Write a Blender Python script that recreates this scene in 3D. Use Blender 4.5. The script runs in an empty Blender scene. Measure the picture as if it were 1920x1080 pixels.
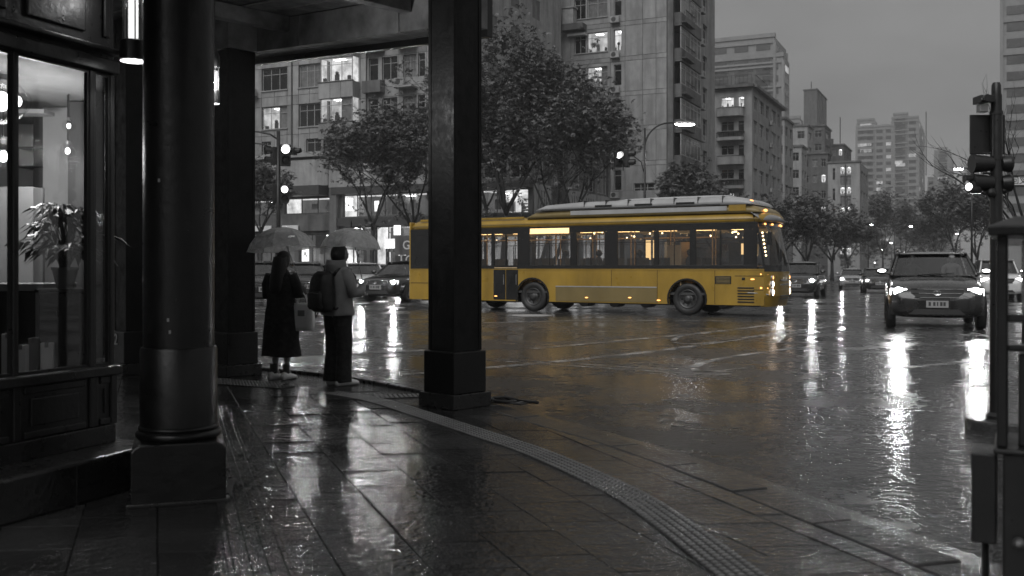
import bpy, bmesh, math, random
from mathutils import Vector, Matrix, noise as mnoise

sc = bpy.context.scene
random.seed(7)
R = math.radians

# ------------------------------------------------------------------ camera
FPX, HOR, CAMZ = 1867.0, 503.0, 1.36      # focal length in photo pixels, horizon row, eye height above the pavement
cd = bpy.data.cameras.new('camera')
cam = bpy.data.objects.new('camera', cd)
sc.collection.objects.link(cam)
cam.location = (0, 0, CAMZ)
cam.rotation_euler = (R(90), 0, 0)
cd.sensor_width = 36.0
cd.lens = 36.0 * FPX / 1920.0
cd.shift_y = -(540.0 - HOR) / 1920.0
cd.clip_start = 0.05
cd.clip_end = 4000
cd.dof.use_dof = True
cd.dof.focus_distance = 15.0
cd.dof.aperture_fstop = 2.8
sc.camera = cam

# ------------------------------------------------------------------ sky, sun, exposure
wd = bpy.data.worlds.new('World')
sc.world = wd
wd.use_nodes = True
wn, wl = wd.node_tree.nodes, wd.node_tree.links
wn.clear()
SUN_EL, SUN_AZ = R(42), R(205)             # soft overcast light from behind the camera
sky = wn.new('ShaderNodeTexSky'); sky.sky_type = 'NISHITA'; sky.sun_disc = False
sky.sun_elevation = SUN_EL; sky.sun_rotation = SUN_AZ; sky.dust_density = 6; sky.air_density = 2
bw = wn.new('ShaderNodeRGBToBW'); wl.new(sky.outputs[0], bw.inputs[0])
# an overcast layer: a little brighter overhead than at the horizon, with faint cloud variation
tc = wn.new('ShaderNodeTexCoord')
sx = wn.new('ShaderNodeSeparateXYZ'); wl.new(tc.outputs['Generated'], sx.inputs[0])
zsq = wn.new('ShaderNodeMath'); zsq.operation = 'POWER'; wl.new(sx.outputs['Z'], zsq.inputs[0]); zsq.inputs[1].default_value = 2.0; zsq.use_clamp = True
rmp = wn.new('ShaderNodeMapRange'); wl.new(zsq.outputs[0], rmp.inputs['Value'])
rmp.inputs['From Min'].default_value = 0.0; rmp.inputs['From Max'].default_value = 1.0
rmp.inputs['To Min'].default_value = 1.42; rmp.inputs['To Max'].default_value = 2.9
mp = wn.new('ShaderNodeMapping'); mp.inputs['Scale'].default_value = (1, 1, 2.5); wl.new(tc.outputs['Generated'], mp.inputs[0])
nz = wn.new('ShaderNodeTexNoise'); nz.inputs['Scale'].default_value = 3.2; nz.inputs['Detail'].default_value = 5; wl.new(mp.outputs[0], nz.inputs['Vector'])
nr = wn.new('ShaderNodeMapRange'); wl.new(nz.outputs[0], nr.inputs['Value'])
nr.inputs['From Min'].default_value = 0.3; nr.inputs['From Max'].default_value = 0.7
nr.inputs['To Min'].default_value = 0.66; nr.inputs['To Max'].default_value = 1.26
mul = wn.new('ShaderNodeMath'); mul.operation = 'MULTIPLY'; wl.new(rmp.outputs[0], mul.inputs[0]); wl.new(nr.outputs[0], mul.inputs[1])
mx = wn.new('ShaderNodeMix'); mx.data_type = 'FLOAT'; mx.inputs[0].default_value = 0.96
wl.new(bw.outputs[0], mx.inputs[2]); wl.new(mul.outputs[0], mx.inputs[3])
bg = wn.new('ShaderNodeBackground'); bg.inputs['Strength'].default_value = 0.14
wl.new(mx.outputs[0], bg.inputs['Color'])
wo = wn.new('ShaderNodeOutputWorld'); wl.new(bg.outputs[0], wo.inputs['Surface'])

sd = bpy.data.lights.new('overcast_sun', 'SUN'); sd.energy = 1.45; sd.angle = R(50); sd.color = (1, 1, 1)
sun = bpy.data.objects.new('overcast_sun', sd); sc.collection.objects.link(sun)
sun.rotation_euler = (R(90) - SUN_EL, 0, R(180) - SUN_AZ)
sv = Vector((math.sin(SUN_AZ) * math.cos(SUN_EL), math.cos(SUN_AZ) * math.cos(SUN_EL), math.sin(SUN_EL)))
sun.rotation_euler = sv.to_track_quat('Z', 'Y').to_euler()

sc.view_settings.view_transform = 'Standard'
sc.view_settings.look = 'None'
sc.view_settings.exposure = 0.3
sc.view_settings.gamma = 1.0
sc.view_settings.use_curve_mapping = False
sc.render.engine = 'CYCLES'
sc.cycles.use_denoising = True
sc.cycles.max_bounces = 7
sc.cycles.diffuse_bounces = 2
sc.cycles.glossy_bounces = 3
sc.cycles.transmission_bounces = 5
sc.cycles.transparent_max_bounces = 12
sc.cycles.volume_bounces = 0
sc.cycles.sample_clamp_indirect = 25.0
sc.cycles.caustics_reflective = False
sc.cycles.caustics_refractive = False
sc.cycles.use_light_tree = True

# ------------------------------------------------------------------ helpers
def X_(u, y): return (u - 960.0) / FPX * y
def Z_(v, y): return CAMZ + (HOR - v) / FPX * y
def G(u, v, z=0.0):
    y = (CAMZ - z) * FPX / (v - HOR)
    return X_(u, y), y
ROAD = -0.10

class MB:
    """collects shapes, builds one mesh object"""
    def __init__(s, T=None):
        s.v, s.f, s.m, s.mi, s.T = [], [], [], 0, T
    def add(s, vs, fs):
        b = len(s.v)
        if s.T is not None: vs = [tuple(s.T @ Vector(p)) for p in vs]
        s.v += [tuple(p) for p in vs]
        for f in fs:
            s.f.append([b + i for i in f]); s.m.append(s.mi)
        return s
    def box(s, x0, x1, y0, y1, z0, z1):
        if x0 > x1: x0, x1 = x1, x0
        if y0 > y1: y0, y1 = y1, y0
        if z0 > z1: z0, z1 = z1, z0
        return s.add([(x0,y0,z0),(x1,y0,z0),(x1,y1,z0),(x0,y1,z0),(x0,y0,z1),(x1,y0,z1),(x1,y1,z1),(x0,y1,z1)],
                     [(0,3,2,1),(4,5,6,7),(0,1,5,4),(1,2,6,5),(2,3,7,6),(3,0,4,7)])
    def quad(s, a, b, c, d): return s.add([a, b, c, d], [(0,1,2,3)])
    def loft(s, rings, cap=True, closed=True):
        n = len(rings[0]); vs = [p for r in rings for p in r]; fs = []
        for i in range(len(rings) - 1):
            for j in range(n if closed else n - 1):
                k = (j + 1) % n
                fs.append((i*n+j, i*n+k, (i+1)*n+k, (i+1)*n+j))
        if cap and closed:
            fs.append(tuple(range(n-1, -1, -1))); fs.append(tuple((len(rings)-1)*n + j for j in range(n)))
        return s.add(vs, fs)
    def tube(s, pts, rad, n=8, cap=True):
        pts = [Vector(p) for p in pts]
        if not isinstance(rad, (list, tuple)): rad = [rad] * len(pts)
        rings, up = [], None
        for i, p in enumerate(pts):
            d = (pts[min(i+1, len(pts)-1)] - pts[max(i-1, 0)]).normalized()
            if up is None:
                up = Vector((0,0,1)) if abs(d.z) < .9 else Vector((1,0,0))
            a = d.cross(up)
            if a.length < 1e-5: a = d.cross(Vector((0,1,0)))
            a.normalize(); b = a.cross(d).normalized(); up = b
            rings.append([tuple(p + (a*math.cos(t) + b*math.sin(t)) * rad[i]) for t in [2*math.pi*k/n for k in range(n)]])
        return s.loft(rings, cap)
    def cyl(s, p, q, r0, r1=None, n=12): return s.tube([p, q], [r0, r0 if r1 is None else r1], n)
    def lathe(s, prof, n=24, c=(0,0,0), cap=True):
        return s.loft([[(c[0]+r*math.cos(2*math.pi*k/n), c[1]+r*math.sin(2*math.pi*k/n), c[2]+z) for k in range(n)] for r, z in prof], cap)
    def ball(s, c, r, n=12, m=8):
        rx, ry, rz = (r, r, r) if not isinstance(r, (tuple, list)) else r
        rings = []
        for i in range(m + 1):
            a = -math.pi/2 + math.pi * i / m; k = max(math.cos(a), .02)
            rings.append([(c[0]+rx*k*math.cos(2*math.pi*j/n), c[1]+ry*k*math.sin(2*math.pi*j/n), c[2]+rz*math.sin(a)) for j in range(n)])
        return s.loft(rings)
    def prism(s, poly, h0, h1, ax='z'):
        """polygon extruded along an axis: 'z': (x,y), 'y': (x,z), 'x': (y,z)"""
        def P(p, h): return (p[0], p[1], h) if ax == 'z' else ((p[0], h, p[1]) if ax == 'y' else (h, p[0], p[1]))
        n = len(poly); vs = [P(p, h0) for p in poly] + [P(p, h1) for p in poly]
        fs = [tuple(range(n-1, -1, -1)), tuple(range(n, 2*n))] + [(i, (i+1) % n, n+(i+1) % n, n+i) for i in range(n)]
        return s.add(vs, fs)
    def mesh(s, name, mats, smooth=False):
        me = bpy.data.meshes.new(name)
        me.from_pydata(s.v, [], s.f)
        if not isinstance(mats, (list, tuple)): mats = [mats]
        for m in mats: me.materials.append(m)
        if len(mats) > 1: me.polygons.foreach_set('material_index', s.m)
        bm = bmesh.new(); bm.from_mesh(me); bmesh.ops.recalc_face_normals(bm, faces=bm.faces); bm.to_mesh(me); bm.free()
        if smooth:
            me.polygons.foreach_set('use_smooth', [True] * len(me.polygons))
        me.update()
        return me
    def build(s, name, mats, parent=None, smooth=False, bevel=0, T=None):
        o = link(name, s.mesh(name, mats, smooth), parent, T)
        if smooth == 'auto' or (smooth and smooth is not True):
            pass
        if bevel:
            b = o.modifiers.new('bevel', 'BEVEL'); b.width = bevel; b.segments = 2; b.limit_method = 'ANGLE'
        return o

def link(name, me, parent=None, T=None):
    o = bpy.data.objects.new(name, me); sc.collection.objects.link(o)
    if parent is not None: o.parent = parent
    if T is not None: o.matrix_basis = T
    return o
def sharp(o, deg=35):
    me = o.data
    me.polygons.foreach_set('use_smooth', [True] * len(me.polygons))
    me.set_sharp_from_angle(angle=R(deg))
    return o
USED = {}
def tag(o, label=None, cat=None, group=None, kind=None):
    if label: o['label'] = label
    if cat: o['category'] = cat
    if group: o['group'] = group
    if kind: o['kind'] = kind
    return o
def thing(name, label, cat, loc=(0,0,0), rz=0, group=None, T=None):
    o = bpy.data.objects.new(name, None); sc.collection.objects.link(o); o.empty_display_size = .2
    o.location = loc; o.rotation_euler = (0, 0, rz)
    return tag(o, label, cat, group)
def kids(o): return [c for c in sc.collection.objects if c.parent == o]
def copy_tree(o, parent=None):
    c = o.copy(); sc.collection.objects.link(c); c.parent = parent
    for ch in kids(o): copy_tree(ch, c)
    return c
def TM(x=0, y=0, z=0, rz=0, s=1): return Matrix.Translation((x, y, z)) @ Matrix.Rotation(rz, 4, 'Z') @ Matrix.Scale(s, 4)

# ------------------------------------------------------------------ materials
def newmat(name):
    m = bpy.data.materials.new(name); m.use_nodes = True
    nt = m.node_tree; nt.nodes.clear()
    out = nt.nodes.new('ShaderNodeOutputMaterial')
    return m, nt.nodes, nt.links, out
def mr(n, l, src, a, b, lo, hi):
    x = n.new('ShaderNodeMapRange'); l.new(src, x.inputs['Value'])
    for k, v in (('From Min', a), ('From Max', b), ('To Min', lo), ('To Max', hi)): x.inputs[k].default_value = v
    return x.outputs[0]
def noi(n, l, vec, scale, detail=4, rough=.55):
    t = n.new('ShaderNodeTexNoise'); t.inputs['Scale'].default_value = scale; t.inputs['Detail'].default_value = detail
    t.inputs['Roughness'].default_value = rough; l.new(vec, t.inputs['Vector']); return t.outputs[0]
def mth(n, l, op, a, b):
    x = n.new('ShaderNodeMath'); x.operation = op
    for i, v in enumerate((a, b)):
        if isinstance(v, (int, float)): x.inputs[i].default_value = v
        else: l.new(v, x.inputs[i])
    return x.outputs[0]
def grey(v): return (v, v, v, 1)
def pm(name, col, rough=.5, metal=0, var=.25, vs=3.0, bump=0, bs=40, coat=0, streak=0, spec=.5, rvar=.25, obj=True):
    """procedural paint/concrete/metal: noise in colour and roughness, optional fine relief and vertical dirt streaks"""
    if isinstance(col, (int, float)): col = (col, col, col)
    m, n, l, out = newmat(name)
    p = n.new('ShaderNodeBsdfPrincipled'); l.new(p.outputs[0], out.inputs[0])
    g = n.new('ShaderNodeTexCoord') if obj else n.new('ShaderNodeNewGeometry')
    vec = g.outputs['Object'] if obj else g.outputs['Position']
    oi = n.new('ShaderNodeObjectInfo')
    off = n.new('ShaderNodeVectorMath'); off.operation = 'ADD'; l.new(vec, off.inputs[0])
    sc3 = n.new('ShaderNodeMath'); sc3.operation = 'MULTIPLY'; l.new(oi.outputs['Random'], sc3.inputs[0]); sc3.inputs[1].default_value = 37.0
    l.new(sc3.outputs[0], off.inputs[1]); vec = off.outputs[0]
    f = mr(n, l, noi(n, l, vec, vs, 6), .25, .75, 1 - var, 1 + var)
    if streak:
        mpn = n.new('ShaderNodeMapping'); mpn.inputs['Scale'].default_value = (.8, .8, .12); l.new(vec, mpn.inputs[0])
        f2 = mr(n, l, noi(n, l, mpn.outputs[0], 1.5, 6, .65), .35, .65, 1 - streak, 1 + streak * .35)
        f = mth(n, l, 'MULTIPLY', f, f2)
    f = mth(n, l, 'MULTIPLY', f, mr(n, l, oi.outputs['Random'], 0, 1, 1 - var * .35, 1 + var * .35))
    mixc = n.new('ShaderNodeVectorMath'); mixc.operation = 'SCALE'; mixc.inputs[0].default_value = col; l.new(f, mixc.inputs['Scale'])
    l.new(mixc.outputs[0], p.inputs['Base Color'])
    l.new(mr(n, l, noi(n, l, vec, vs * 2.3, 4), .3, .7, rough * (1 - rvar), min(1, rough * (1 + rvar))), p.inputs['Roughness'])
    p.inputs['Metallic'].default_value = metal
    p.inputs['Specular IOR Level'].default_value = spec
    if coat: p.inputs['Coat Weight'].default_value = coat; p.inputs['Coat Roughness'].default_value = .06
    if bump:
        b = n.new('ShaderNodeBump'); b.inputs['Strength'].default_value = bump; b.inputs['Distance'].default_value = .02
        l.new(noi(n, l, vec, bs, 4), b.inputs['Height']); l.new(b.outputs[0], p.inputs['Normal'])
    return m
def em(name, strength, col=(1, 1, 1), sample=True, var=0, vs=4):
    m, n, l, out = newmat(name)
    e = n.new('ShaderNodeEmission'); e.inputs[0].default_value = (*col, 1); e.inputs[1].default_value = strength
    if var:
        g = n.new('ShaderNodeTexCoord'); oi = n.new('ShaderNodeObjectInfo')
        off = n.new('ShaderNodeVectorMath'); off.operation = 'ADD'; l.new(g.outputs['Object'], off.inputs[0])
        l.new(mth(n, l, 'MULTIPLY', oi.outputs['Random'], 29.0), off.inputs[1])
        l.new(mr(n, l, noi(n, l, off.outputs[0], vs, 3), .3, .7, strength * (1 - var), strength * (1 + var)), e.inputs[1])
    l.new(e.outputs[0], out.inputs[0])
    if not sample: m.cycles.emission_sampling = 'NONE'
    return m
def glassy(name, tint=.9, gloss=.08, rough=.02, wet=0, milk=0, ior=1.5):
    """thin see-through pane: transparent with a fresnel reflection"""
    m, n, l, out = newmat(name)
    t = n.new('ShaderNodeBsdfTransparent'); t.inputs[0].default_value = grey(tint) if isinstance(tint, (int, float)) else (*tint, 1)
    g = n.new('ShaderNodeBsdfGlossy'); g.inputs['Roughness'].default_value = rough
    ge = n.new('ShaderNodeNewGeometry'); dt = n.new('ShaderNodeVectorMath'); dt.operation = 'DOT_PRODUCT'
    l.new(ge.outputs['Incoming'], dt.inputs[0]); l.new(ge.outputs['Normal'], dt.inputs[1])
    r0 = ((ior - 1)/(ior + 1))**2          # Schlick reflectance, the same from either side of the thin sheet
    k = mth(n, l, 'POWER', mth(n, l, 'SUBTRACT', 1.0, mth(n, l, 'ABSOLUTE', dt.outputs['Value'], 0)), 5.0)
    k = mth(n, l, 'MINIMUM', mth(n, l, 'ADD', mth(n, l, 'MULTIPLY', k, .8), r0 + gloss), .85)
    if wet:
        gm = n.new('ShaderNodeTexCoord')
        b = n.new('ShaderNodeBump'); b.inputs['Strength'].default_value = wet; b.inputs['Distance'].default_value = .01
        l.new(noi(n, l, gm.outputs['Object'], 60, 2), b.inputs['Height']); l.new(b.outputs[0], g.inputs['Normal'])
    mxs = n.new('ShaderNodeMixShader'); l.new(k, mxs.inputs[0]); l.new(t.outputs[0], mxs.inputs[1]); l.new(g.outputs[0], mxs.inputs[2])
    res = mxs.outputs[0]
    if milk:
        dfm = n.new('ShaderNodeBsdfTranslucent'); dfm.inputs[0].default_value = grey(.8); df = n.new('ShaderNodeBsdfDiffuse'); df.inputs[0].default_value = grey(.85)
        ad = n.new('ShaderNodeMixShader'); ad.inputs[0].default_value = .5; l.new(dfm.outputs[0], ad.inputs[1]); l.new(df.outputs[0], ad.inputs[2])
        gm2 = n.new('ShaderNodeTexCoord'); mk = n.new('ShaderNodeMixShader'); l.new(mr(n, l, noi(n, l, gm2.outputs['Object'], 14, 4), .3, .7, milk*.6, milk*1.4), mk.inputs[0])
        l.new(res, mk.inputs[1]); l.new(ad.outputs[0], mk.inputs[2]); res = mk.outputs[0]
    l.new(res, out.inputs[0])
    return m
def wetground(name, base, dry_r, wet_r, fine, fbump, ripple, rbump, pscale, plo, phi, var=.3, coat=.0, ior=1.4, pgrain=7.0):
    """wet stone or asphalt: puddle mask lowers roughness and relief"""
    m, n, l, out = newmat(name)
    p = n.new('ShaderNodeBsdfPrincipled'); l.new(p.outputs[0], out.inputs[0])
    g = n.new('ShaderNodeNewGeometry'); vec = g.outputs['Position']
    oi = n.new('ShaderNodeObjectInfo')
    mixn = mth(n, l, 'ADD', mth(n, l, 'MULTIPLY', noi(n, l, vec, pscale, 4, .55), .62), mth(n, l, 'MULTIPLY', noi(n, l, vec, pgrain, 3, .6), .38))
    pud = mr(n, l, mixn, plo, phi, 0, 1)
    c = mth(n, l, 'MULTIPLY', mr(n, l, noi(n, l, vec, 1.7, 6), .3, .7, 1 - var, 1 + var), mr(n, l, noi(n, l, vec, fine, 3), .3, .7, .8, 1.2))
    c = mth(n, l, 'MULTIPLY', c, mr(n, l, oi.outputs['Random'], 0, 1, 1 - var, 1 + var))
    c = mth(n, l, 'MULTIPLY', c, base)
    cc = n.new('ShaderNodeCombineColor')
    for i in range(3): l.new(c, cc.inputs[i])
    l.new(cc.outputs[0], p.inputs['Base Color'])
    l.new(mr(n, l, pud, 0, 1, dry_r, wet_r), p.inputs['Roughness'])
    p.inputs['IOR'].default_value = ior
    if coat:
        p.inputs['Coat Weight'].default_value = coat; p.inputs['Coat Roughness'].default_value = .04; p.inputs['Coat IOR'].default_value = 1.33
    b1 = n.new('ShaderNodeBump'); b1.inputs['Distance'].default_value = .006
    l.new(mr(n, l, pud, 0, 1, fbump, fbump * .12), b1.inputs['Strength'])
    l.new(noi(n, l, vec, fine, 3, .6), b1.inputs['Height'])
    b2 = n.new('ShaderNodeBump'); b2.inputs['Distance'].default_value = .02; b2.inputs['Strength'].default_value = rbump
    l.new(noi(n, l, vec, ripple, 3), b2.inputs['Height']); l.new(b1.outputs[0], b2.inputs['Normal'])
    l.new(b2.outputs[0], p.inputs['Normal'])
    if coat: l.new(b2.outputs[0], p.inputs['Coat Normal'])
    return m

M = dict(
    asphalt=wetground('wet_asphalt', .070, .30, .07, 42, .9, 11, .36, .45, .46, .54, ior=1.23, pgrain=6.0),
    slab=wetground('wet_slab', .030, .14, .04, 40, .95, 16, .46, 1.1, .43, .57, .34, coat=.3, ior=1.3, pgrain=9),
    joint=pm('slab_joint', .03, .15, bump=.3),
    kerb=wetground('wet_kerb', .05, .2, .07, 50, .8, 17, .35, 1.3, .42, .58, .22, ior=1.3),
    gutter=wetground('wet_gutter', .045, .24, .08, 50, .8, 15, .35, 1.0, .40, .62, .2),
    tactile=wetground('wet_tactile', .055, .16, .08, 60, .25, 9, .12, 1.2, .40, .62, .2),
    farpave=wetground('far_pavement', .06, .3, .1, 40, .4, 6, .18, .6, .4, .6, .2),
    paint=pm('road_paint', .30, .25, var=.55, vs=1.2, bump=.25, bs=40, obj=False),
    black=pm('black_lacquer', .004, .36, var=.5, vs=5, bump=.13, bs=20, spec=.4),
    pillar=pm('pillar_paint', .006, .5, var=.5, vs=4, bump=.15, bs=22, spec=.22),
    wood=pm('dark_wood', .010, .35, var=.45, vs=6, bump=.15, bs=35),
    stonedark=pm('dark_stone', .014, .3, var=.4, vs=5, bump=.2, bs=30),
    beam=pm('mouldy_beam', .20, .6, var=.6, vs=3, bump=.3, bs=14),
    plank=pm('ceiling_plank', .22, .6, var=.6, vs=4, bump=.25, bs=18),
    conc=pm('apartment_panel', .30, .75, var=.20, vs=1.2, bump=.12, bs=14, streak=.34),
    conc2=pm('tower_concrete', .28, .78, var=.20, vs=1.0, bump=.12, bs=14, streak=.30),
    concd=pm('dark_concrete', .13, .75, var=.28, vs=1.2, bump=.1, bs=12, streak=.45),
    render=pm('painted_render', .32, .75, var=.16, vs=1.0, streak=.25),
    brickd=pm('dark_render', .11, .8, var=.2, vs=1.0, streak=.3),
    far=pm('far_facade', .26, .8, var=.10, vs=.4, streak=.12),
    farw=pm('far_window', .07, .25, var=.35, vs=.3),
    frame=pm('window_frame', .36, .5, var=.25, vs=3),
    framed=pm('dark_frame', .05, .45, var=.25),
    winglass=pm('dark_window_glass', .018, .08, var=.7, vs=.8, spec=.45),
    curtain=pm('curtain', .20, .85, var=.35, vs=3),
    roomwall=em('room_glow', .40, sample=False, var=.55, vs=1.4),
    roombright=em('bright_room_glow', .62, sample=False, var=.5, vs=1.2),
    lamp_em=em('lamp_glow', 7, sample=False),
    shopglow=em('shop_glow', .75, sample=False, var=.6, vs=.9),
    shopdim=em('dim_shop_glow', .07, sample=False, var=.7, vs=.9),
    stud=pm('steel_stud', .22, .22, metal=.3, var=.2),
    shopwhite=em('shop_panel_glow', 1.4, sample=True, var=.4, vs=.8),
    shoplamp=em('shop_lamp', 18, sample=True),
    farlit=em('far_lit_window', .34, sample=False, var=.5, vs=.4),
    street=em('street_lamp_glow', 60, sample=True),
    head=em('headlight_glow', 300, sample=True),
    headdim=em('sidelight_glow', 16, sample=True),
    signal=em('signal_glow', 5, sample=True),
    pane=glassy('clear_pane', .93, .03),
    tinted=glassy('tinted_glass', .42, .06, .03),
    windscreen=glassy('car_windscreen', .45, .10, .04),
    vinyl=glassy('umbrella_vinyl', .9, .28, .2, wet=.35, milk=.72),
    metal=pm('black_metal', .022, .35, metal=.3, var=.3, vs=5),
    steel=pm('grey_steel', .30, .35, metal=.7, var=.25, vs=4),
    chrome=pm('chrome', .70, .12, metal=1, var=.1),
    acunit=pm('air_conditioner_white', .38, .5, var=.3, vs=3, streak=.3),
    bark=pm('wet_bark', .030, .6, var=.4, vs=3, bump=.5, bs=18),
    white=pm('white_plastic', .65, .4, var=.1),
    plate=pm('number_plate', .30, .4, var=.1),
    ink=pm('plate_ink', .03, .5),
    tyre=pm('tyre_rubber', .015, .55, var=.3, bump=.2),
    seat=pm('car_seat', .03, .7),
    skin=pm('skin', .30, .5, var=.06),
    hair=pm('black_hair', .010, .38, var=.3, vs=20, bump=.4, bs=60),
    coatm=pm('black_wool_coat', .008, .85, var=.3, vs=8, bump=.15, bs=120),
    jacket=pm('grey_jacket', .22, .7, var=.18, vs=5, bump=.12, bs=60),
    trouser=pm('black_trousers', .012, .8, var=.3, vs=8, bump=.1, bs=80),
    pack=pm('backpack_nylon', .012, .5, var=.4, vs=8, bump=.2, bs=50),
    shoe=pm('white_shoe', .85, .45, var=.1),
    sock=pm('grey_sock', .07, .8),
    tote=pm('white_tote_canvas', .75, .75, var=.12, vs=5, bump=.2, bs=50),
)

# road paint is worn through in patches
_pt = M['paint'].node_tree; _n, _l = _pt.nodes, _pt.links
_out = next(x for x in _n if x.type == 'OUTPUT_MATERIAL'); _bs = next(x for x in _n if x.type == 'BSDF_PRINCIPLED')
_g = _n.new('ShaderNodeNewGeometry'); _tr = _n.new('ShaderNodeBsdfTransparent'); _mx = _n.new('ShaderNodeMixShader')
_l.new(mr(_n, _l, noi(_n, _l, _g.outputs['Position'], 2.2, 6, .7), .44, .58, 0, .9), _mx.inputs[0]); _l.new(_bs.outputs[0], _mx.inputs[1]); _l.new(_tr.outputs[0], _mx.inputs[2]); _l.new(_mx.outputs[0], _out.inputs[0])

# ================================================================== the setting
# ---- road: one sheet to the horizon
mb = MB()
mb.quad((-1500, -60, ROAD), (1500, -60, ROAD), (1500, 2600, ROAD), (-1500, 2600, ROAD))
tag(mb.build('road', M['asphalt']), kind='structure')

# ---- near pavement: a rounded street corner
KP = [(2.95,-3),(2.72,1.0),(2.52,2.8),(2.2,4.3),(1.85,5.39),(1.47,6.53),(.97,7.76),(.43,8.85),(-.28,10.2),(-1.10,11.44),(-2.18,12.7),(-3.6,13.75),(-5.5,14.6),(-9,15.5),(-16,16.5)]
def spline(P, n=6):
    out = []
    for i in range(len(P) - 1):
        a, b, c, d = [Vector(P[max(0, min(len(P)-1, j))]) for j in (i-1, i, i+1, i+2)]
        for k in range(n):
            t = k / n
            out.append(.5*((2*b) + (c-a)*t + (2*a-5*b+4*c-d)*t*t + (3*b-a-3*c+d)*t**3))
    out.append(Vector(P[-1])); return out
def offset(C, d):
    out = []
    for i, p in enumerate(C):
        t = (C[min(i+1, len(C)-1)] - C[max(i-1, 0)]).normalized()
        out.append(p + Vector((t.y, -t.x)) * d)     # +d: to the road side
    return out
KC = spline(KP, 6)
KI = offset(KC, -.27)
pav = MB()
pav.prism([(p.x, p.y) for p in KI] + [(-16, -3)], -.13, -.014)
pave = tag(pav.build('pavement', M['joint']), kind='structure')
# kerb stones along the curve
kb = MB(); kb.prism([(p.x, p.y) for p in offset(KC, -.012)] + [(p.x, p.y) for p in reversed(offset(KC, -.26))], -.13, -.02)
kerb = tag(kb.build('kerb', M['joint']), kind='structure')
def arclen(C):
    s = [0]
    for a, b in zip(C, C[1:]): s.append(s[-1] + (b-a).length)
    return s
def at_len(C, S, d):
    for i in range(len(S) - 1):
        if S[i+1] >= d:
            t = (d - S[i]) / max(1e-6, S[i+1] - S[i]); return C[i].lerp(C[i+1], t), (C[i+1]-C[i]).normalized()
    return C[-1], (C[-1]-C[-2]).normalized()
S = arclen(KC); d = 2.0
while d < min(S[-1] - 1, 28):
    L = .82 + random.uniform(-.04, .04)
    pts = [at_len(KC, S, d + .008 + (L - .016) * k / 3) for k in range(4)]
    o1 = [(p.x, p.y) for p, t in pts]; o2 = [(p - Vector((t.y, -t.x)) * .262) for p, t in pts]
    poly = o1 + [(q.x, q.y) for q in reversed(o2)]
    c = sum((Vector(q) for q in poly), Vector((0, 0))) / len(poly)
    k = MB(); h = random.uniform(-.004, .004)
    kerb_shade = c.x < -.5  # raised stretch behind the pedestrians; kerb shadow is put into its dark colour
    k.prism([(q[0]-c.x, q[1]-c.y) for q in poly], -.10, .035 if kerb_shade else 0)
    o = k.build('kerb_stone', M['stonedark'] if kerb_shade else M['kerb'], kerb, bevel=.012); o.location = (c.x, c.y, h)
    o.rotation_euler = (random.uniform(-.006, .006), random.uniform(-.006, .006), 0)
    d += L
# gutter strip on the road side
gu = MB(); g0, g1 = offset(KC, .006), offset(KC, .36)
gu.loft([[(a.x, a.y, ROAD + .03), (b.x, b.y, ROAD + .006)] for a, b in zip(g0, g1)], cap=False, closed=False)
gut = tag(gu.build('gutter', M['gutter']), kind='structure')

# ---- paving slabs, each a piece of its own, clipped at the kerb
E1, E2 = Vector((-.36, 1)).normalized(), Vector((1, .10)).normalized()
HP = [(a, Vector(((b-a).y, -(b-a).x)).normalized()) for a, b in zip(offset(KC, -.276), offset(KC, -.276)[1:])]   # outward normals
def clip(poly, p0, n):
    out = []
    for i in range(len(poly)):
        a, b = poly[i], poly[(i+1) % len(poly)]
        da, db = (a-p0).dot(n), (b-p0).dot(n)
        if da <= 0: out.append(a)
        if (da < 0 < db) or (db < 0 < da): out.append(a.lerp(b, da / (da-db)))
    return out
SW, SL, GAP = .40, .46, .005
fullslab = None
def slab_mesh(poly):
    k = MB(); n = len(poly); b = .004
    c = sum(poly, Vector((0, 0))) / n
    inn = [p + (c - p).normalized() * b * 1.4 for p in poly]
    k.loft([[(p.x, p.y, -.02) for p in poly], [(p.x, p.y, -b) for p in poly], [(p.x, p.y, 0) for p in inn]])
    return k.mesh('slab', M['slab'])
nsl = 0
for i in range(-18, 14):
    for j in range(4, 32):
        o0 = E2 * (i * SW) + E1 * (j * SL + (i * .37 % 1) * SL) + Vector((.02, 0))
        q = [o0 + E2*GAP/2 + E1*GAP/2, o0 + E2*(SW-GAP/2) + E1*GAP/2, o0 + E2*(SW-GAP/2) + E1*(SL-GAP/2), o0 + E2*GAP/2 + E1*(SL-GAP/2)]
        c = o0 + E2*SW/2 + E1*SL/2
        if c.y < 3.9 or c.y > 14.4: continue
        u = 960 + FPX * c.x / c.y
        if u < -60 or u > 1960: continue
        n0 = len(q); area0 = SW * SL
        cl = q
        for p0, nn in HP:
            if len(cl) < 3: break
            cl = clip(cl, p0, nn)
        if len(cl) < 3: continue
        ar = abs(sum(cl[k].x*cl[(k+1) % len(cl)].y - cl[(k+1) % len(cl)].x*cl[k].y for k in range(len(cl)))) / 2
        if ar < .004: continue
        if cl == q:
            if fullslab is None: fullslab = slab_mesh([p - c for p in q])
            me = fullslab
        else:
            me = slab_mesh([p - c for p in cl])
        o = link('slab', me, pave); o.location = (c.x, c.y, random.uniform(-.0035, .0015))
        o.rotation_euler = (random.gauss(0, .0035), random.gauss(0, .0035), 0); nsl += 1

print('SLABS', nsl)
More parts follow.
